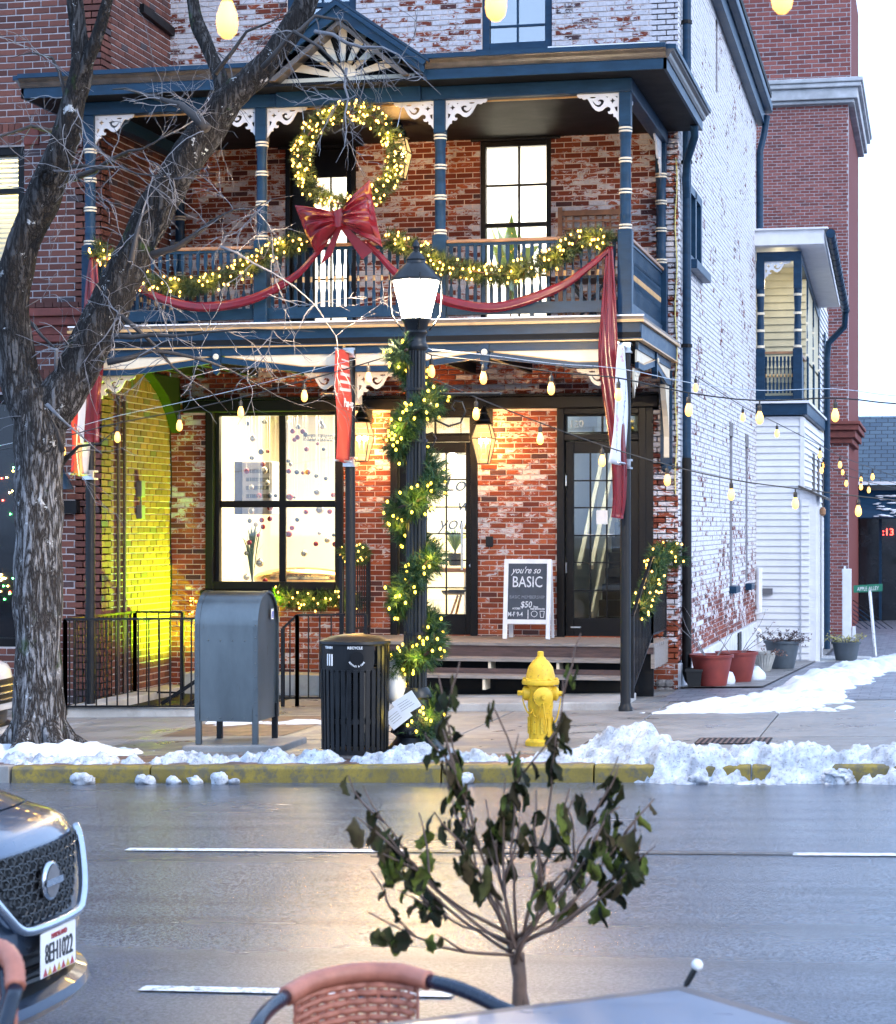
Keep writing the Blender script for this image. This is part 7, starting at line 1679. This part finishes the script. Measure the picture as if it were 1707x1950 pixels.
# ================================================================== POTS IN THE ALLEY
paint('pot_red', (.19,.028,.022), .5, .25, 6); paint('pot_blue_grey', (.065,.085,.105), .5, .2, 6); paint('pot_stone', (.42,.42,.40), .8, .25, 8, bmp=.4)
leafmat('leaf_dry', (.10,.03,.02), (.16,.07,.04)); leafmat('leaf_dark', (.03,.02,.02), (.09,.05,.05)); leafmat('leaf_yellow', (.25,.25,.06), (.45,.40,.15))
def twigs(t_, base, h, n, spread, seed, mat='twig_dark', leaf=None, nl=0):
    rg = random.Random(seed); m = MB(); lf = MB(); B = V(*base)
    for i in range(n):
        a = rg.uniform(0,6.28); q = B + V(math.cos(a),math.sin(a),0)*spread*.1; d = V(math.cos(a)*spread, math.sin(a)*spread, h).normalized(); pts = [q.copy()]; k = 6
        for s_ in range(k): d = (d + V(rg.uniform(-1,1),rg.uniform(-1,1),rg.uniform(-.6,.8))*.22).normalized(); q = q + d*h*rg.uniform(.7,1.2)/k; pts.append(q.copy())
        m.tube(pts, [.006*(1-.7*j/k) for j in range(k+1)], 4)
        for _ in range(nl):
            c = pts[rg.randrange(2,k+1)] + V(rg.uniform(-1,1),rg.uniform(-1,1),rg.uniform(-1,1))*.03; u = V(rg.uniform(-1,1),rg.uniform(-1,1),rg.uniform(-1,1)).normalized(); w_ = u.orthogonal().normalized(); s2 = rg.uniform(.012,.024); lf.r = max(.01, rg.random()); lf.add([c-u*s2, c+w_*s2*.5, c+u*s2, c-w_*s2*.5], [(0,1,2,3)])
    PP(m, 'stems', mat, t_)['kind'] = 'stuff'
    if leaf and lf.v: PP(lf, 'leaves', leaf, t_)['kind'] = 'stuff'
def pot(name, label, c, r0, r1, h, mat, tw, ribs=0):
    t_ = thing(name, label, 'plant pot', c, 'plant pots along the alley'); tapered_pot(t_, c, r0, r1, h, mat, rim=.035)
    if ribs:
        for k in range(ribs): a = 2*math.pi*k/ribs; m = MB(); m.tube([V(*c)+V(r0*math.cos(a),r0*math.sin(a),.03), V(*c)+V(r1*.99*math.cos(a),r1*.99*math.sin(a),h-.05)], .012, 5); PP(m, 'rib', mat, t_)
    twigs(t_, (c[0], c[1], c[2]+h-.05), *tw[:3], **tw[3]); return t_
zf = lambda x, y: gz(x, y) + .02
pot('plant_pot', 'red plastic pot with a bare climbing stem at the house corner', (6.45,.10,zf(6.4,.1)), .17, .235, .36, 'pot_red', (.75, 5, .5, dict(seed=1, mat='twig', leaf='leaf_dry', nl=3)))
pot('plant_pot', 'second red plastic pot standing behind the first by the wall', (6.62,1.4,zf(6.6,1.4)), .17, .24, .36, 'pot_red', (.62, 4, .5, dict(seed=2, mat='twig', leaf='leaf_dry', nl=4)))
pot('plant_pot', 'small pale ribbed pot with dry leaves between the red and grey pots', (6.64,5.4,zf(6.6,5.4)), .085, .15, .28, 'pot_stone', (.22, 10, .9, dict(seed=3, leaf='leaf_dry', nl=9)), ribs=22)
pot('plant_pot', 'large blue-grey pot with a dark bushy plant against the white wing', (6.80,6.7,zf(6.8,6.7)), .17, .25, .40, 'pot_blue_grey', (.34, 26, .8, dict(seed=4, leaf='leaf_dark', nl=16)))
pot('plant_pot', 'blue-grey pot with a yellowing plant by the far brick corner', (7.52,11.4,-.36), .17, .225, .30, 'pot_blue_grey', (.32, 22, .6, dict(seed=5, leaf='leaf_yellow', nl=14)))
t_ = thing('drain_pot', 'black square pot under the spout of the downpipe', 'pot', (6.27,-.02,zf(6.27,0))); m = MB(); m.lathe((6.27,0.0,zf(6.27,0)), [(.10,0),(.125,.17),(.14,.17),(.14,.20),(.12,.20),(.11,.16)], 4, a0=R(45), cap=False); PP(m, 'pot', 'pot_black', t_)
for x, y, r_, lb in ((6.55,.75,.14,'small snow heap between the two red pots'), (6.78,2.2,.16,'small snow heap behind the second red pot')):
    t_ = thing('snow_lump', lb, 'snow lump', (x,y,zf(x,y))); m = MB(); m.ball((x,y,zf(x,y)+.03), r_, 14, (.8,1.6,.75)); m.v = [tuple(V(*p) + V(0,0,noise.noise(V(*p)*9)*.04)) for p in m.v]; PP(m, 'snow_body', 'snow', t_, smooth=True)

# ================================================================== FOREGROUND: CAFE TABLE, CHAIRS, SHRUB
paint('table_border', (.10,.078,.075), .55, .2, 10); paint('table_top', (.15,.17,.22), .3, .12, 2.5, bmp=.05, stretch=(1,4,1)); paint('tube_navy', (.006,.014,.030), .25, .3, 8, coat=.25, spec=.3); paint('rattan', (.36,.13,.085), .5, .2, 20, bmp=.3, bscale=90)
A0, P1, P2 = [V(*p) for p in TABLE]; e1 = (P1-A0).normalized(); e2 = (P2-A0).normalized(); L1, L2 = 1.25, .78; Ct = A0 + e1*L1/2 + e2*L2/2
tb = thing('cafe_table', 'cafe table corner with a pale glossy top in front of the street', 'table', (Ct.x, Ct.y, .03))
def tq(i1, i2, z): return [A0 + e1*i1 + e2*i2 + V(0,0,z), A0 + e1*(L1-i1) + e2*i2 + V(0,0,z), A0 + e1*(L1-i1) + e2*(L2-i2) + V(0,0,z), A0 + e1*i1 + e2*(L2-i2) + V(0,0,z)]
m = MB(); m.prism(tq(.0,.0,-.032), (0,0,.03)); PP(m, 'table_edge', 'table_border', tb, bevel=.004)
m = MB(); m.prism(tq(.048,.048,-.008), (0,0,.0085)); PP(m, 'groove', 'soffit_dark', tb); m = MB(); m.prism(tq(.053,.053,-.008), (0,0,.010)); PP(m, 'table_panel', 'table_top', tb)
for f1, f2 in ((.08,.08), (L1-.08,.08), (.08,L2-.08), (L1-.08,L2-.08)): q = A0 + e1*f1 + e2*f2; m = MB(); m.bar((q.x,q.y,.05), (q.x,q.y,.77), .045, .045); PP(m, 'leg', 'table_border', tb)
def woven_chair(label, arc, left, right, down, seat_dir, weave=True):
    t_ = thing('woven_chair', label, 'chair', (arc[len(arc)//2][0], arc[len(arc)//2][1], .05), 'woven cafe chairs'); AP = path_pts(arc, .008)
    m = MB(); m.tube(AP, .022, 12); 
    # wrapped cane: fine rings
    for i in range(len(m.v)): 
        c = AP[i//12]; m.v[i] = tuple(c + (V(*m.v[i])-c)*(1.0 if (i//12) % 2 else 1.07))
    PP(m, 'wrapped_rail', 'rattan', t_, smooth=True)
    for sd_ in (left, right):
        if sd_: m = MB(); m.tube(path_pts(sd_, .03), .017, 12); PP(m, 'frame_tube', 'tube_navy', t_, smooth=True)
    if weave:
        W = AP[4:-4]; n = len(W); H = .42; dn_ = V(*down)
        rows = 22; cols = 13
        for r_ in range(rows):
            z = .03 + r_*H/rows; m = MB()
            pts = []
            for k in range(0, n, 2):
                c = W[k] + dn_*z; ph = math.sin(k/n*cols*math.pi*2 + (math.pi if r_ % 2 else 0)); pts.append(c + V(*seat_dir)*(.007*ph))
            m.tube(pts, .0085, 6); PP(m, 'weave_strand', 'rattan', t_, smooth=True)
        for c_ in range(cols+1):
            k = min(n-1, int(c_*(n-1)/cols)); m = MB(); m.bar(W[k] + dn_*.01, W[k] + dn_*H, .009, .006); PP(m, 'weave_stake', 'rattan', t_)
    return t_
c1 = woven_chair('woven cafe chair with a pink wrapped top rail in front of the road', CH1, CH1L, CH1R, (0,0,-1), (.2,-1,0))
mid = V(*CH1[2]); 
m = MB(); m.prism([mid + V(-.22,-.05,-.40), mid + V(.22,.0,-.40), mid + V(.26,-.42,-.40), mid + V(-.16,-.46,-.40)], (0,0,.03)); PP(m, 'seat', 'rattan', c1)
for dx, dy in ((-.18,-.05), (.2,.0), (-.12,-.42), (.24,-.38)): q = mid + V(dx,dy,-.40); m = MB(); m.bar(q, (q.x,q.y,.05), .026, .026); PP(m, 'leg', 'tube_navy', c1)
c2 = woven_chair('woven cafe chair just showing at the lower left corner below the dark car', CH2[:5], None, CH2[4:], (0,0,-1), (-.6,-.6,0))
m = MB(); m.tube([V(*p) + V(-.03,.02,-.03) for p in CH2[2:7]], .014, 10); PP(m, 'frame_tube', 'tube_navy', c2, smooth=True)
q = V(*CH2[2]); m = MB(); m.box(q.x-.45, q.x, q.y-.4, q.y+.02, .45, .48); PP(m, 'seat', 'rattan', c2)
for dx, dy in ((-.42,-.36), (-.02,-.36), (-.42,0), (-.02,0)): m = MB(); m.bar((q.x+dx,q.y+dy,.05), (q.x+dx,q.y+dy,.45), .026, .026); PP(m, 'leg', 'tube_navy', c2)
sk = thing('garden_stake', 'thin black stake with a white ball tip behind the cafe table', 'stake', (STAKE[1][0], STAKE[1][1], .05)); a_, b_ = V(*STAKE[0]), V(*STAKE[1]); d = (b_-a_).normalized()
m = MB(); m.tube([a_ + d*.012, a_ + d*.06], .0085, 8); m.tube([a_ + d*.05, b_ + d*.2], .006, 8); PP(m, 'rod', 'black_metal', sk); m = MB(); m.ball(a_, .016, 12); PP(m, 'ball_tip', 'white_paint', sk, smooth=True)

# wilted shrub in a planter
m_, nt, b, N, L = nmat('wilted_leaf'); oi = N.new('ShaderNodeObjectInfo'); cr = N.new('ShaderNodeValToRGB'); e = cr.color_ramp.elements
e[0].color = (.010,.014,.008,1); e[1].color = (.10,.115,.015,1); k_ = e.new(.4); k_.color = (.024,.030,.008,1); k_ = e.new(.55); k_.color = (.045,.038,.012,1); k_ = e.new(.72); k_.color = (.05,.035,.018,1); k_ = e.new(.82); k_.color = (.07,.10,.02,1)
L.new(oi.outputs['Random'], cr.inputs['Fac']); nn_ = noise_tex(nt, 60, 4, .6, wpos(nt)); L.new(mix(nt, cr.outputs['Color'], (.03,.02,.012), mth(nt, 'MULTIPLY', ramp(nt, nn_, .45, .65), .6)), b.inputs['Base Color']); b.inputs['Roughness'].default_value = .75; b.inputs['Specular IOR Level'].default_value = .12; MATS['wilted_leaf'] = m_
paint('shrub_bark', (.10,.058,.04), .7, .4, 20, bmp=.5, bscale=50)
sh = thing('wilted_shrub', 'wilted shrub with drooping dark leaves in a planter at the near kerb', 'shrub', (BBASE[0][0], BBASE[0][1], .05))
t0, t1, t2 = [V(*p) for p in BBASE]
m = MB(); m.tube([t0, t1, t1.lerp(t2,.5) + V(.006,0,0), t2], [.024,.021,.019,.022], 10); m.tube([t0 + V(.02,.0,0), t1 + V(.018,-.005,0), t2 + V(-.004,.005,0)], [.014,.013,.012], 8); PP(m, 'trunk', 'shrub_bark', sh, smooth=True)
rg = random.Random(21); tips = []; lm = []
def curl(seed):
    """one shrivelled leaf, hanging, rolled along its midrib and twisted"""
    r2 = random.Random(seed); m = MB(); n = 9; L_ = .070; tw = r2.uniform(-2.2,2.2); roll = r2.uniform(.9,2.0)
    for i in range(n+1):
        t = i/n; w_ = (.019 if seed % 3 else .026)*math.sin(math.pi*min(1, t*.9+.06))**.75*(1 + .35*r2.uniform(-1,1)); z = -L_*t; yb = .016*math.sin(t*3+seed); a0 = tw*t
        for j in range(5):
            u = (j-2)/2; ang = u*roll*(.5+.5*t); x_ = w_*math.sin(ang)/max(.5, roll)*1.6; y_ = w_*(1-math.cos(ang))*.9
            m.v.append((x_*math.cos(a0) - y_*math.sin(a0) + .006*math.sin(t*5+seed), x_*math.sin(a0) + y_*math.cos(a0) + yb, z + .006*r2.uniform(-1,1)*abs(u))); m.rnd.append(0)
    for i in range(n):
        for j in range(4): a = i*5+j; m.f.append((a, a+1, a+6, a+5)); m.mi.append(0)
    o = m.build('leaf', M['wilted_leaf'], smooth=True); me = o.data; bpy.data.objects.remove(o); return me
leaf_mes = [curl(s_) for s_ in range(12)]
def put_leaf(p):
    ob = bpy.data.objects.new('leaf', leaf_mes[rg.randrange(12)]); COL.objects.link(ob); ob.parent = sh; ob.location = p - ORG[sh]; s_ = rg.uniform(.5,1.1)
    ob.rotation_euler = (rg.uniform(-.3,.3), rg.uniform(-.3,.3), rg.uniform(0,6.28)); ob.scale = (s_, s_, s_*rg.uniform(.85,1.25)); ORG[ob] = ORG[sh]
for k, tp in enumerate(BTIPS):
    tp = V(*tp); st_ = t2 + V(rg.uniform(-.02,.02), rg.uniform(-.02,.02), rg.uniform(-.03,.04)); mdp = st_.lerp(tp, .45) + V((tp.x-st_.x)*.10, 0, -.02 if abs(tp.x-st_.x) > .25 else .02)
    pts = path_pts([st_, mdp + V(rg.uniform(-.015,.015),0,rg.uniform(-.01,.01)), tp], .05); m = MB(); n = len(pts); pts = [p + V(rg.uniform(-1,1),rg.uniform(-1,1),rg.uniform(-1,1))*.006 for p in pts]
    m.tube(pts, [.0056*(1-.68*i/(n-1)) for i in range(n)], 6); PP(m, 'branch', 'shrub_bark', sh, smooth=True)
    for j in range(2):
        i0 = rg.randrange(n//3, n-1); q = pts[i0]; dv = ((tp-st_).normalized() + V(rg.uniform(-1,1),rg.uniform(-1,1),rg.uniform(-.3,.9))*.6).normalized(); sp = [q]; L_ = rg.uniform(.10,.24)
        for s_ in range(4): dv = (dv + V(rg.uniform(-1,1),rg.uniform(-1,1),rg.uniform(-.5,.6))*.25).normalized(); sp.append(sp[-1] + dv*L_/4)
        m = MB(); m.tube(sp, [.0042,.0036,.003,.0025,.0018], 5); PP(m, 'branchlet', 'shrub_bark', sh, smooth=True)
        for _ in range(2): put_leaf(sp[rg.randrange(2,5)] + V(rg.uniform(-.01,.01),rg.uniform(-.01,.01),0))
    nl = 9 if tp.z > 1.0 else 6
    for _ in range(nl):
        f_ = rg.uniform(.6,1.0)**.6; i0 = min(n-1, int(f_*(n-1))); put_leaf(pts[i0] + V(rg.uniform(-.022,.022), rg.uniform(-.022,.022), rg.uniform(-.02,.01)))
m = MB(); m.lathe((t0.x,t0.y,.04), [(.15,0),(.19,.18),(.2,.18),(.2,.21),(.18,.21),(.17,.19)], 20, cap=False); m.lathe((t0.x,t0.y,.21), [(.175,0),(.01,.004)], 16); PP(m, 'planter', 'pot_black', sh)

# ================================================================== CARS
def car_paint(name, col, metal=.3, rough=.25):
    m, nt, b, N, L = nmat(name); b.inputs['Base Color'].default_value = col + (1,); b.inputs['Metallic'].default_value = metal; b.inputs['Coat Weight'].default_value = 1; b.inputs['Coat Roughness'].default_value = .04
    n = noise_tex(nt, 25, 5, .7, wpos(nt)); L.new(mth(nt, 'ADD', mth(nt, 'MULTIPLY', n, .22), rough), b.inputs['Roughness']); MATS[name] = m
car_paint('car_navy', (.055,.085,.14), .6, .20); car_paint('car_white', (.72,.73,.75), .0, .3)
paint('car_chrome', (.48,.51,.56), .2, .1, 10, metal=1, bmp=.03); paint('car_black', (.010,.011,.013), .35, .3, 9, bmp=.1); paint('tyre', (.018,.018,.018), .8, .3, 20)
def make_car(label, X0, Yc, body, group, detail=True, lift=.0):
    zg = gz(X0) - .13 + lift
    t_ = thing('parked_car', label, 'car', (X0 - 2.2, Yc, zg), group)
    W = .90
    def xf(a): return -.34*abs(a)**2.6
    def row(prof, drop):
        out = []; n = 32
        for i in range(n+1):
            a = -1 + 2*i/n; out.append([V(X0 + xf(a)*(1 + .5*pr[2] if len(pr) > 2 else 1) + pr[0], Yc + W*a*(pr[3] if len(pr) > 3 else 1), zg + pr[1] - drop(pr[1])*abs(a)**3) for pr in prof])
        return out
    def skin(prof, name, mat, drop=lambda z: 0, parent=t_, sm=40):
        g = row(prof, drop); n = len(g); k = len(prof); m = MB()
        m.add([p for c in g for p in c], [(i*k+j, (i+1)*k+j, (i+1)*k+j+1, i*k+j+1) for i in range(n-1) for j in range(k-1)])
        return smooth_angle(PP(m, name, mat, parent), sm)
    hood_drop = lambda z: .10*max(0, (z-.6)/.4)
    skin([(-.02,.80),(-.05,.845),(-.10,.872),(-.20,.90)], 'nose_panel', body, hood_drop)
    skin([(-.212,.893),(-.206,.905),(-.40,.975),(-.80,1.06),(-1.25,1.11),(-1.3,1.10)], 'bonnet', body, hood_drop)
    skin([(-.02,.80),(.0,.72),(.015,.60),(.02,.50),(.015,.44)], 'fascia', body, hood_drop)
    skin([(.015,.44),(-.05,.42),(-.06,.30),(.0,.285)], 'lower_intake', 'car_black')
    skin([(.0,.285),(.045,.27),(.05,.235),(.02,.20),(-.10,.19)], 'bumper_lip', body)
    # flanks, cabin, wheels (mostly out of the picture)
    for s_ in (-1, 1):
        m = MB(); y = Yc + s_*W; m.add([(X0-.34,y,zg+.2),(X0-4.4,y,zg+.2),(X0-4.4,y,zg+.9),(X0-1.3,y,zg+.92),(X0-.54,y,zg+.80)], [(0,1,2,3,4) if s_ > 0 else (4,3,2,1,0)]); PP(m, 'flank', body, t_)
        for xw in (-.95, -3.6): m = MB(); m.lathe((X0+xw, Yc+s_*(W-.1), zg+.33), [(.20,-.1),(.31,-.11),(.33,-.07),(.33,.07),(.31,.11),(.20,.1)], 24, axis='y'); wh = PP(m, 'tyre', 'tyre', t_, smooth=True); m = MB(); m.lathe((X0+xw, Yc+s_*(W-.0), zg+.33), [(.2,-.02),(.19,.01),(.05,.0)], 20, axis='y'); PP(m, 'rim', 'car_chrome', wh)
        m = MB(); m.add([V(X0+xf(.70)*1-.01, Yc+s_*W*.66, zg+.74), V(X0+xf(.97)-.10, Yc+s_*W*.985, zg+.76), V(X0+xf(.97)-.20, Yc+s_*W*.985, zg+.70), V(X0+xf(.75)+.012, Yc+s_*W*.72, zg+.66)], [(0,1,2,3) if s_ > 0 else (3,2,1,0)]); hl = PP(m, 'headlight', 'pane_reflective', t_)
    m = MB(); m.add([(X0-1.3,Yc-.86,zg+1.02),(X0-1.3,Yc+.86,zg+1.02),(X0-2.1,Yc+.66,zg+1.5),(X0-2.1,Yc-.66,zg+1.5)], [(0,1,2,3)]); PP(m, 'windscreen', 'glass_dark', t_)
    m = MB(); m.add([(X0-2.1,Yc-.66,zg+1.5),(X0-2.1,Yc+.66,zg+1.5),(X0-3.6,Yc+.64,zg+1.5),(X0-3.6,Yc-.64,zg+1.5),(X0-4.3,Yc-.8,zg+.95),(X0-4.3,Yc+.8,zg+.95)], [(0,1,2,3),(3,2,5,4)]); PP(m, 'cabin_roof', body, t_)
    for s_ in (-1,1): m = MB(); m.add([(X0-1.3,Yc+s_*.86,zg+.95),(X0-2.1,Yc+s_*.66,zg+1.5),(X0-3.6,Yc+s_*.64,zg+1.5),(X0-4.3,Yc+s_*.8,zg+.95)], [(0,1,2,3)]); PP(m, 'side_glass', 'glass_dark', t_)
    S = lambda y, z, o=0: V(X0 + xf(y/W) + (.015 if z < .6 else .015 - .035*(z-.6)/.2) + o, Yc + y, zg + z)
    if detail:
        # grille panel, honeycomb, V-shaped bright frame, round badge, number plate
        m = MB(); cols = 14; vv = []
        for i in range(cols+1):
            for j in range(5): t = j/4; hw = .24 + .22*t; y = -hw + 2*hw*i/cols; vv.append(S(y, .555 + .235*t, .008))
        m.add(vv, [(i*5+j, (i+1)*5+j, (i+1)*5+j+1, i*5+j+1) for i in range(cols) for j in range(4)]); gr = PP(m, 'grille', 'car_black', t_)
        m = MB(); hx = .030
        for r_ in range(9):
            z = .565 + r_*.035
            for c_ in range(-10, 11):
                y = c_*.060 + (.030 if r_ % 2 else 0)
                if abs(y) > (.24 + .22*(z-.555)/.235) - .025 or z > .785: continue
                ring_ = [S(y + hx*math.cos(R(60*k)), z + hx*.62*math.sin(R(60*k)), .018) for k in range(7)]
                m.tube(ring_, .0045, 4, cap=False)
        PP(m, 'honeycomb', 'car_black', gr)['kind'] = 'stuff'
        fp = [S(-.50,.80,.02), S(-.44,.73,.03), S(-.35,.62,.035), S(-.28,.555,.04), S(-.21,.535,.045), S(0,.53,.045), S(.21,.535,.045), S(.28,.555,.04), S(.35,.62,.035), S(.44,.73,.03), S(.50,.80,.02)]
        m = MB()
        m.tube(path_pts(fp, .03), .018, 12); PP(m, 'grille_frame', 'car_chrome', t_, smooth=True)
        m = MB(); c = S(0,.675,.02); m.lathe(c, [(.070,0),(.070,.018),(.062,.025),(.056,.021),(.0,.023)], 28, axis='x'); bdg = PP(m, 'badge', 'car_chrome', t_, smooth=True); m = MB(); m.lathe(c + V(.026,0,0), [(.058,0),(.0,.004)], 24, axis='x'); PP(m, 'badge_disc', 'box_grey', bdg); m = MB(); m.box(c.x+.028, c.x+.033, c.y-.074, c.y+.074, c.z-.012, c.z+.012); PP(m, 'badge_bar', 'car_chrome', bdg)
        px = X0 + .062; pz = zg + .435; m = MB(); m.box(px, px+.006, Yc-.155, Yc+.155, pz-.078, pz+.078); plt = PP(m, 'number_plate', 'white_paint', t_, bevel=.003)
        text('plate_number', '8EH1022', M['car_black'], plt, (px+.0075, Yc, pz-.032), .098, (0,1,0), (0,0,1), xs=.68); paint('plate_red', (.35,.04,.05), .5, .1); text('plate_state', 'MARYLAND', M['plate_red'], plt, (px+.0075, Yc, pz+.048), .026, (0,1,0), (0,0,1))
        paint('plate_gold', (.5,.36,.05), .5, .1)
        for k in range(7): m = MB(); y = Yc - .14 + k*.04; m.prism([V(px+.0065,y,pz-.074), V(px+.0065,y+.038,pz-.074), V(px+.0065,y+.02,pz-.045)], (.0008,0,0)); PP(m, 'plate_motif', 'plate_gold' if k % 2 else 'plate_red', plt)
        for z in (.33,.37): m = MB(); m.tube([S(y,z,-.02) for y in (-.7,-.4,0,.4,.7)], .012, 6); PP(m, 'intake_bar', 'car_black', t_)
    else:
        m = MB(); vv = []
        for i in range(11):
            for j in range(2): vv.append(S(-.55+1.1*i/10, .50+.22*j, .012))
        m.add(vv, [(2*i, 2*i+2, 2*i+3, 2*i+1) for i in range(10)]); gr = PP(m, 'grille', 'car_black', t_)
        for z in (.54,.60,.66): m = MB(); m.tube([S(y,z,.022) for y in (-.54,-.3,0,.3,.54)], .010, 6); PP(m, 'grille_bar', 'car_chrome', gr)
    return t_
make_car('dark blue car with honeycomb grille and number plate at the lower left', 5.80, -17.25, 'car_navy', 'cars at the roadside', True, .05)
make_car('white car nose just showing behind the street tree', .60, -6.2, 'car_white', 'cars at the roadside', False)
